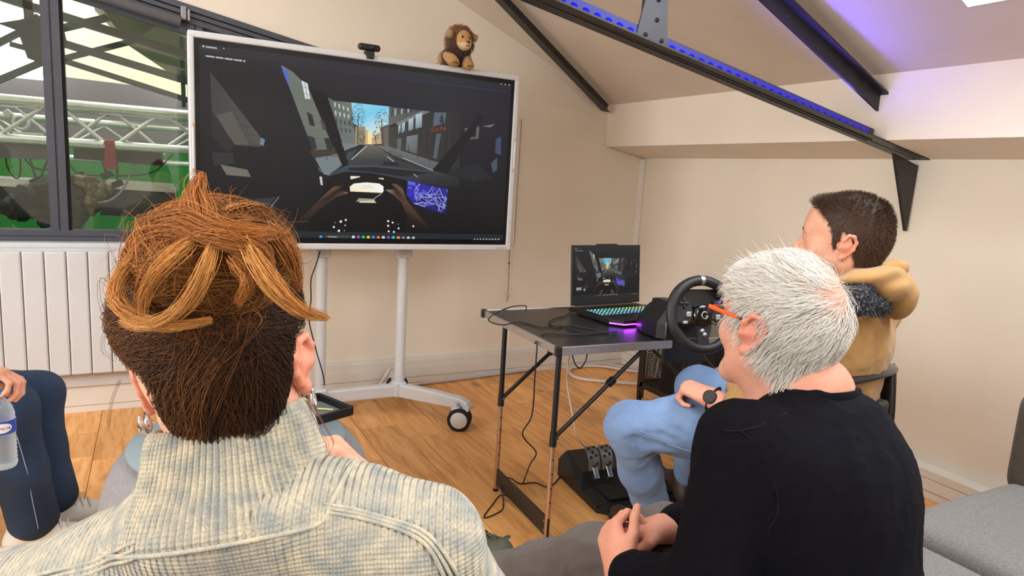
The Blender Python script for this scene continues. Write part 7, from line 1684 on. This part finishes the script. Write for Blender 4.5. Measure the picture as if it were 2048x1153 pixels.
# bun: strands wound round an ellipsoid in loose skeins
def bun_strands(nsk, per, seed, span, rad, colmix, lift):
    r = np.random.default_rng(seed); out = []; cc = []
    for k in range(nsk):
        ax = unit(r.normal(size=3)*A3((1.0, 0.5, 0.8))); a0 = r.uniform(0, 6.28); sp = r.uniform(*span); e1 = unit(np.cross(ax, (0.2, 0.9, 0.1))); e2 = np.cross(ax, e1); ht = r.uniform(-0.55, 0.55)
        base_l = r.uniform(-0.06, lift); cm = r.random(); mm = 11; tt = np.linspace(0, 1, mm)
        for _ in range(per):
            h2 = np.clip(ht+r.normal()*0.10, -0.9, 0.9); ang = a0+r.normal()*0.10+tt*sp*r.uniform(0.85, 1.1); rr = math.sqrt(1-h2*h2); wob = np.sin(tt*r.uniform(3, 7)+r.uniform(0, 6.28))*0.05
            d = (np.cos(ang)[:, None]*e1+np.sin(ang)[:, None]*e2)*rr+ax*(h2+wob[:, None]); d /= np.linalg.norm(d, axis=1, keepdims=True)
            sc_ = 1+base_l+r.normal()*0.035+0.10*np.sin(tt*math.pi)*max(base_l, 0)
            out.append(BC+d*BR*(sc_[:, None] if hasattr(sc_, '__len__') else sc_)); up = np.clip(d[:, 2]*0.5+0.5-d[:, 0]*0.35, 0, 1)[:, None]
            c_ = MID*(1-up)+GING*up; c_ = c_*(1-0.5*colmix*cm)+GOLD*0.5*colmix*cm; c_ = c_*(0.45 if k % 4 == 0 else 1.0); cc.append(np.clip(c_*r.uniform(0.65, 1.25), 0, 1))  # ginger above left, brown below right: light on the bun put into colour
    return np.array(out), np.array(cc)
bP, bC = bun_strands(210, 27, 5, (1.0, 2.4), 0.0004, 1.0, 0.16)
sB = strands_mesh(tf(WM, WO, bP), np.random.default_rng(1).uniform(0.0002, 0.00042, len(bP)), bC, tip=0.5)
bE = Field(); bE.ell(BC, BR*0.90, k=0.02); beV, beF = bE.mesh(0.005)
# loose locks
locks = [([(380, 485, .505), (345, 512, .500), (312, 545, .502), (286, 595, .512), (282, 642, .52)], 0.007, 130, GOLD),
         ([(424, 496, .500), (408, 545, .495), (380, 596, .500), (338, 636, .508), (285, 652, .515), (244, 642, .525)], 0.007, 140, GOLD),
         ([(494, 490, .502), (520, 535, .497), (560, 588, .502), (608, 626, .515), (654, 636, .54)], 0.009, 170, GOLD),
         ([(470, 520, .500), (490, 545, .500), (494, 572, .498), (478, 608, .505)], 0.008, 90, GING),
         ([(300, 490, .53), (246, 545, .53), (232, 592, .53), (262, 632, .52), (340, 652, .51), (420, 640, .515)], 0.008, 130, GOLD*0.8+GING*0.2),
         ([(392, 482, .52), (398, 440, .52), (388, 400, .535), (396, 366, .545), (404, 352, .55)], 0.012, 130, GING),
         ([(312, 482, .55), (338, 450, .54), (385, 442, .52), (440, 465, .505), (515, 470, .505), (548, 466, .53)], 0.014, 170, GING),
         ([(540, 456, .545), (568, 492, .54), (588, 535, .55), (598, 578, .56)], 0.010, 110, GING*0.7+MID*0.3),
         ([(258, 528, .55), (296, 476, .535), (350, 456, .518), (400, 470, .505)], 0.014, 150, GING),
         ([(400, 470, .505), (460, 480, .498), (520, 500, .502), (545, 540, .505)], 0.012, 120, GING)]
lP, lC = [], []
for pts, wd, cnt, colr in locks:
    pc = np.array(spline([at(*p) for p in pts], 5)); mlen = 12; idx_ = np.linspace(0, len(pc)-1, mlen); lo_ = np.floor(idx_).astype(int); hi_ = np.minimum(lo_+1, len(pc)-1); fr_ = (idx_-lo_)[:, None]; pc = pc[lo_]*(1-fr_)+pc[hi_]*fr_
    tt = np.linspace(0, 1, mlen); env = (0.55+0.9*np.sin(np.clip(tt, 0, 1)*math.pi)**0.8*0.6)*(1-0.55*tt)
    for _ in range(int(cnt*1.5)):
        o_ = r.normal(size=3)*wd*0.42; wv = np.sin(tt*r.uniform(4, 9)+r.uniform(0, 6.28))[:, None]*r.normal(size=3)*0.0012
        lP.append(pc+o_*env[:, None]+wv); lC.append(np.tile(np.clip(colr*r.uniform(0.6, 1.25), 0, 1), (mlen, 1)))
lP, lC = np.array(lP), np.array(lC); sL = strands_mesh(lP, r.uniform(0.00022, 0.00042, len(lP)), lC, tip=0.35)
# flyaway wisps
fy = []; fc = []
for _ in range(420):
    a = r.uniform(0, 6.28); p = at(420+158*math.cos(a)*r.uniform(0.85, 1.0), 525+(112 if math.sin(a) < 0 else 120)*math.sin(a)*r.uniform(0.85, 1.0), 0.56+r.uniform(-0.02, 0.03)); c_ = at(424, 540, 0.56)
    d = unit(p-c_+r.normal(size=3)*0.05); e = unit(np.cross(d, r.normal(size=3))); L_ = r.uniform(0.010, 0.036); tt = np.linspace(0, 1, 16); fy.append(p+d*(tt*L_)[:, None]*0.8+e*(np.sin(tt*r.uniform(1.5, 4))*L_*0.5)[:, None]); fc.append(np.tile((GING if r.random() < 0.6 else DARK*1.4)*r.uniform(0.7, 1.2), (16, 1)))
for pts in ([(612, 790, .60), (645, 850, .60), (665, 890, .62), (640, 930, .63), (628, 960, .64)], [(612, 800, .60), (640, 860, .60), (655, 900, .62), (630, 945, .63)], [(240, 690, .60), (215, 660, .60), (205, 700, .60), (232, 722, .60)], [(238, 760, .60), (222, 800, .60), (215, 850, .61), (222, 880, .61)], [(225, 580, .57), (200, 560, .58), (205, 620, .58), (240, 650, .58)]):
    pc = np.array(spline([at(*p) for p in pts], 6)); idx_ = np.linspace(0, len(pc)-1, 16).astype(int)
    for _ in range(3): fy.append(pc[idx_]+r.normal(size=3)*0.0012); fc.append(np.tile(MID*1.2, (16, 1)))
sF = strands_mesh(np.array(fy), np.full(len(fy), 0.00022), np.array(fc), tip=0.4)
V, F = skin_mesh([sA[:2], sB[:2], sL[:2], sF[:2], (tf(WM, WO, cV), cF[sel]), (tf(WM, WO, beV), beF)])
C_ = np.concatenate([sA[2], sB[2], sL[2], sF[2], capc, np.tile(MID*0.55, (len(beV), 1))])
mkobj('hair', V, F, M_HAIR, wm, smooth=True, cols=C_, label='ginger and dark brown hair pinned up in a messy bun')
# ---- turtleneck sweater
def knit_mat():
    m = bpy.data.materials.new('ribbed_knit'); m.use_nodes = True; N = m.node_tree.nodes; L = m.node_tree.links; b = N['Principled BSDF']
    b.inputs['Roughness'].default_value = 0.95; b.inputs['Sheen Weight'].default_value = 0.15
    tc = N.new('ShaderNodeTexCoord')
    n1 = N.new('ShaderNodeTexNoise'); n1.inputs['Scale'].default_value = 55; n1.inputs['Detail'].default_value = 4; L.new(tc.outputs['Object'], n1.inputs['Vector'])
    cr = N.new('ShaderNodeValToRGB'); e = cr.color_ramp.elements; e[0].position = 0.32; e[0].color = (*S(152, 156, 152), 1); e[1].position = 0.68; e[1].color = (*S(206, 196, 172), 1); x = e.new(0.5); x.color = (*S(180, 175, 160), 1)
    L.new(n1.outputs[0], cr.inputs[0]); 
    n2 = N.new('ShaderNodeTexNoise'); n2.inputs['Scale'].default_value = 700; n2.inputs['Detail'].default_value = 3; L.new(tc.outputs['Object'], n2.inputs['Vector'])
    at_ = N.new('ShaderNodeAttribute'); at_.attribute_name = 'rib'; sn = N.new('ShaderNodeMath'); sn.operation = 'SINE'; L.new(at_.outputs['Fac'], sn.inputs[0])
    a2 = N.new('ShaderNodeAttribute'); a2.attribute_name = 'row'; s2 = N.new('ShaderNodeMath'); s2.operation = 'SINE'; L.new(a2.outputs['Fac'], s2.inputs[0])
    ad = N.new('ShaderNodeMath'); ad.operation = 'MULTIPLY_ADD'; ad.inputs[1].default_value = 0.28; L.new(s2.outputs[0], ad.inputs[0]); L.new(sn.outputs[0], ad.inputs[2])
    ad2 = N.new('ShaderNodeMath'); ad2.operation = 'MULTIPLY_ADD'; ad2.inputs[1].default_value = 0.9; L.new(n2.outputs[0], ad2.inputs[0]); L.new(ad.outputs[0], ad2.inputs[2])
    bp = N.new('ShaderNodeBump'); bp.inputs['Strength'].default_value = 0.9; bp.inputs['Distance'].default_value = 0.0016; L.new(ad2.outputs[0], bp.inputs['Height']); L.new(bp.outputs[0], b.inputs['Normal'])
    mr = N.new('ShaderNodeMapRange'); mr.inputs['From Min'].default_value = 0.25; mr.inputs['From Max'].default_value = 0.75; mr.inputs['To Min'].default_value = 0.82; mr.inputs['To Max'].default_value = 1.15; L.new(n2.outputs[0], mr.inputs[0])
    hs = N.new('ShaderNodeHueSaturation'); L.new(cr.outputs[0], hs.inputs['Color']); L.new(mr.outputs[0], hs.inputs['Value']); L.new(hs.outputs[0], b.inputs['Base Color'])
    return m
M_KNIT = knit_mat()
SWR = unit((0.90, -0.43, 0.09)); SWF = unit(np.cross((0, 0, 1), SWR)); SWU = np.cross(SWR, SWF); wax = (SWR, SWF, SWU)
wR, wL = at(845, 1092, 0.64), at(-60, 1215, 0.70)
nc = at(470, 1040, 0.645)
G = Field(); G.chain([wL, at(235, 1172, 0.665), nc, at(690, 1062, 0.645), wR], [0.052, 0.058, 0.072, 0.052, 0.050], k=0.05)
bk = (wR+wL)/2+A3((0.0, -0.01, -0.09)); G.ell(bk, (0.185, 0.080, 0.115), wax, k=0.05); G.ell(bk+A3((0, 0.0, -0.14)), (0.175, 0.095, 0.15), wax, k=0.05); G.ell(bk+A3((0.02, 0.03, -0.27)), (0.185, 0.13, 0.14), wax, k=0.05)
we = at(990, 1270, 0.80); G.chain([wR, we, at(752, 1005, 0.872)], [0.050, 0.044, 0.030], k=0.03)
wl2 = at(-160, 1420, 0.75); G.chain([wL, wl2, wl2+A3((0.10, 0.22, 0.0))], [0.050, 0.044, 0.034], k=0.03)
_tc0, _tc1 = at(462, 838, 0.652), at(474, 1000, 0.640); _au = unit(_tc0-_tc1); _ar = unit(SWR-_au*(SWR@_au))
G.ell(_tc1-_au*0.022, (0.0970, 0.0950, 0.040), (_ar, np.cross(_au, _ar), _au), k=0.03)
gV, gF = G.mesh(0.0045)
gV = folds(gV, gF, 0.004, 5, 95, (0, 0, 1))
rib = (gV@SWR)/0.0062*2*math.pi; row = (gV@SWU)/0.0042*2*math.pi
so = mkobj('sweater', gV, gF, M_KNIT, wm, smooth=True, attrs={'rib': rib, 'row': row})
# rows of raised stitches along the shoulder seams
for j, dy in enumerate((0, 11, 22)):
    for pts in ([(655, 1000+dy, .58), (720, 1008+dy, .58), (790, 1030+dy, .58), (850, 1065+dy*1.1, .59), (890-dy*0.5, 1120+dy, .60), (915-dy*0.8, 1175+dy, .61)], [(290, 1085+dy, .56), (200, 1112+dy*1.2, .58), (100, 1138+dy*1.3, .60), (0, 1168+dy*1.3, .63), (-80, 1195+dy*1.3, .66)]):
        P_ = G.project(np.array(spline([at(*p) for p in pts], 10)), 0.0012, 5); w = MB(); w.tube(list(P_), 0.0019, 6); oo = w.build('seam_ridge', M_KNIT, so)
# folded collar with real ribs
tc0, tc1 = at(462, 838, 0.652), at(474, 1000, 0.640)
au = unit(tc0-tc1); ar = unit(SWR-au*(SWR@au)); af = np.cross(au, ar)
if af[1] < 0: af = -af
NR, SEG = 92, 92*6
prof = [(-0.030, 0.090), (-0.024, 0.0985), (-0.017, 0.0990), (0.0, 0.0925), (0.018, 0.0840), (0.036, 0.0785), (0.054, 0.0745), (0.068, 0.0715), (0.076, 0.0685), (0.079, 0.0650), (0.076, 0.0620), (0.066, 0.0605), (0.045, 0.0600)]
pp = spline([(a, b, 0) for a, b in prof], 3); vs_ = []; rb, rw_at = [], []
for hgt, rad, _ in pp:
    for k in range(SEG):
        a = 2*math.pi*k/SEG; e = 0.0017*math.sin(a*NR); wob = 1+0.03*math.sin(2*a+0.6)+0.02*math.sin(3*a+hgt*30)
        sag = 0.010*math.sin(a+0.5)*(hgt > 0)
        vs_.append(tc1+au*(hgt*1.02+sag*max(hgt, 0)/0.079)+(ar*math.cos(a)+af*math.sin(a)*0.98)*(rad*wob+e)); rb.append(0.0); rw_at.append(hgt/0.0042*6.283)
m_ = len(pp); k_ = np.arange(SEG); FF = np.concatenate([np.stack([i*SEG+k_, i*SEG+(k_+1) % SEG, (i+1)*SEG+(k_+1) % SEG, (i+1)*SEG+k_], 1) for i in range(m_-1)])
mkobj('collar', np.array(vs_), FF, M_KNIT, so, smooth=True, attrs={'rib': np.zeros(len(vs_)), 'row': np.array(rw_at)})
sp_ = [tc1+au*(-0.026)+(ar*math.cos(a)+af*math.sin(a)*0.98)*(0.0985*(1+0.03*math.sin(2*a+0.6)+0.02*math.sin(3*a-0.78))) for a in np.linspace(0, 6.283, 97)[:-1]]
sp_ = list(G.project(np.array(sp_), 0.0008, 4)); w = MB(); w.tube(sp_, 0.0024, 6, closed=True); w.build('collar_seam', M_KNIT, so)
cfp = at(738, 988, 0.890); cdir = unit(hw-at(790, 1050, 0.85)); ring_band(cfp, np.cross(cdir, (0, 0, 1)), np.cross(cdir, np.cross(cdir, (0, 0, 1))), 0.031, 0.029, 90, 1, 0.030, cdir, M_KNIT, 'cuff', so)
# jeans, mostly hidden
T2 = Field(); pel = A3((0.04, 0.62, 0.47)); T2.ell(pel, (0.17, 0.14, 0.09), wax, k=0.05)
for sg in (-1, 1): T2.chain([pel+SWR*sg*0.09, pel+SWR*sg*0.11+A3((0.10, 0.36, 0.02)), pel+SWR*sg*0.10+A3((0.10, 0.42, -0.36))], [0.085, 0.066, 0.05], k=0.04)
V, F = T2.mesh(0.01); mkobj('jeans', V, F, denim('dark_denim', S(46, 62, 86), 0), wm, smooth=True)
for sg in (-1, 1):
    b0_ = pel+SWR*sg*0.10+A3((0.09, 0.40, 0)); b0_[2] = 0; shoe('shoe', b0_, b0_+A3((0.05, 0.25, 0)), mat('white_shoe', S(226, 224, 218), 0.6), mat('white_sole', S(214, 210, 200), 0.6), wm)
# ---------------------------------------------------------------- person cut off by the left edge, holding the bottle
lp_ = thing('person', 'person in dark jeans and white trainers sitting at the left edge', 'person', (-0.82, 2.36, 0))
M_DDEN = denim('dark_denim', S(46, 62, 86), 0)
Q = Field(); pel = A3((-0.84, 2.36, 0.50)); Q.ell(pel, (0.13, 0.17, 0.10), k=0.05)
kF, kN = A3((-0.335, 2.455, 0.455)), A3((-0.385, 2.300, 0.462)); aF, aN = A3((-0.300, 2.455, 0.115)), A3((-0.345, 2.325, 0.105))
Q.chain([(-0.80, 2.45, 0.50), (-0.55, 2.455, 0.49), kF], [0.088, 0.076, 0.066], k=0.04); Q.chain([kF, (-0.330, 2.455, 0.28), aF], [0.064, 0.058, 0.058], k=0.03)
Q.chain([(-0.80, 2.27, 0.50), (-0.58, 2.285, 0.49), kN], [0.088, 0.078, 0.070], k=0.04); Q.chain([kN, (-0.370, 2.315, 0.27), aN], [0.068, 0.064, 0.064], k=0.03)
V, F = Q.mesh(0.008); V = folds(V, F, 0.005, 6, 111, (0.2, 0.1, 1)); mkobj('jeans', V, F, M_DDEN, lp_, smooth=True)
w = MB(); w.tube(list(Q.project(np.array(spline([(-0.36, 2.24, 0.40), (-0.345, 2.25, 0.30), (-0.335, 2.255, 0.20), (-0.325, 2.26, 0.10)], 6)), 0.0008, 4)), 0.0012, 5); w.build('side_seam', mat('pale_stitch', S(150, 166, 186), 0.8), lp_)
M_WSH = mat('white_shoe', S(226, 224, 218), 0.6); M_WSO = mat('white_sole', S(214, 210, 200), 0.6); M_WLC = mat('white_lace', S(206, 204, 200), 0.7)
shoe('shoe', (-0.375, 2.455, 0.0), (-0.12, 2.475, 0.0), M_WSH, M_WSO, lp_, laces=M_WLC); shoe('shoe', (-0.42, 2.325, 0.0), (-0.16, 2.335, 0.0), M_WSH, M_WSO, lp_, laces=M_WLC)
# torso, arms and head lie outside the frame
U = Field(); U.ell((-0.87, 2.36, 0.62), (0.12, 0.17, 0.15), k=0.05); U.ell((-0.90, 2.36, 0.82), (0.115, 0.18, 0.15), k=0.05); U.cap((-0.90, 2.18, 0.92), (-0.90, 2.54, 0.92), 0.065, k=0.05); U.cap((-0.90, 2.36, 0.95), (-0.89, 2.36, 1.02), 0.06, k=0.04)
lw3 = A3((-0.435, 2.075, 0.640)); U.chain([(-0.90, 2.18, 0.92), (-0.72, 2.08, 0.70), lw3+A3((-0.09, 0, 0.015))], [0.062, 0.050, 0.038], k=0.03); U.chain([(-0.90, 2.54, 0.92), (-0.78, 2.60, 0.68), (-0.56, 2.50, 0.60)], [0.062, 0.050, 0.036], k=0.03)
V, F = U.mesh(0.01); V = folds(V, F, 0.006, 5, 121); mkobj('shirt', V, F, cloth('grey_shirt', S(92, 92, 96)), lp_, smooth=True)
LM = rot_frame(unit((0.95, 0.3, 0)), (0, 0, 1)); LO = A3((-0.86, 2.36, 1.12)); LH = head_field(); a, b = LH.mesh(0.006); parts = [(tf(LM, LO, a), b)]
hfl = hand_field(lw3, unit((1, 0.02, -0.10)), unit((0.05, -0.12, -1)), 1, [(0.55, 0.9, 0.6), (0.6, 0.95, 0.6), (0.65, 0.95, 0.6), (0.7, 1.0, 0.6)], thumb=(0.35, 0.75), sc=0.95, forearm=A3((-0.60, 2.08, 0.66)), spread=0.14)
parts.append(hfl.mesh(0.0026)); ak = Field(); ak.chain([LO+A3((0, 0, -0.1)), (-0.89, 2.36, 0.98), (-0.88, 2.36, 0.85), (-0.88, 2.20, 0.90), (-0.72, 2.09, 0.70), (-0.55, 2.08, 0.66)], [0.05, 0.05, 0.06, 0.045, 0.035, 0.03], k=0.03); parts.append(ak.mesh(0.008)); V, F = skin_mesh(parts); mkobj('body', V, F, M_SKIN, lp_, smooth=True, cols=skin_cols(V, S(226, 164, 138), S(210, 128, 104), 31))
hr = Field(); hr.ell((0, -0.02, 0.05), (0.082, 0.100, 0.085), k=0.02); a, b = hr.mesh(0.006); mkobj('hair', tf(LM, LO, a), b, mat('plain_brown_hair', S(60, 44, 34), 0.7, bump=(200, 0.8)), lp_, smooth=True)
# the chair they sit on
cl_ = thing('stool', 'grey upholstered seat under the person at the left edge', 'stool', (-0.86, 2.36, 0))
w = MB(); w.rbox((-0.86, 2.36, 0.36), (0.21, 0.23, 0.05), 0.03, seg=3); w.build('seat', M_SOFA, cl_)
for sx_ in (-1, 1):
    for sy_ in (-1, 1):
        w = MB(); w.cyl((-0.86+sx_*0.16, 2.36+sy_*0.17, 0), (-0.86+sx_*0.14, 2.36+sy_*0.15, 0.33), 0.014, n=12); w.build('leg', M_BLACKP, cl_)
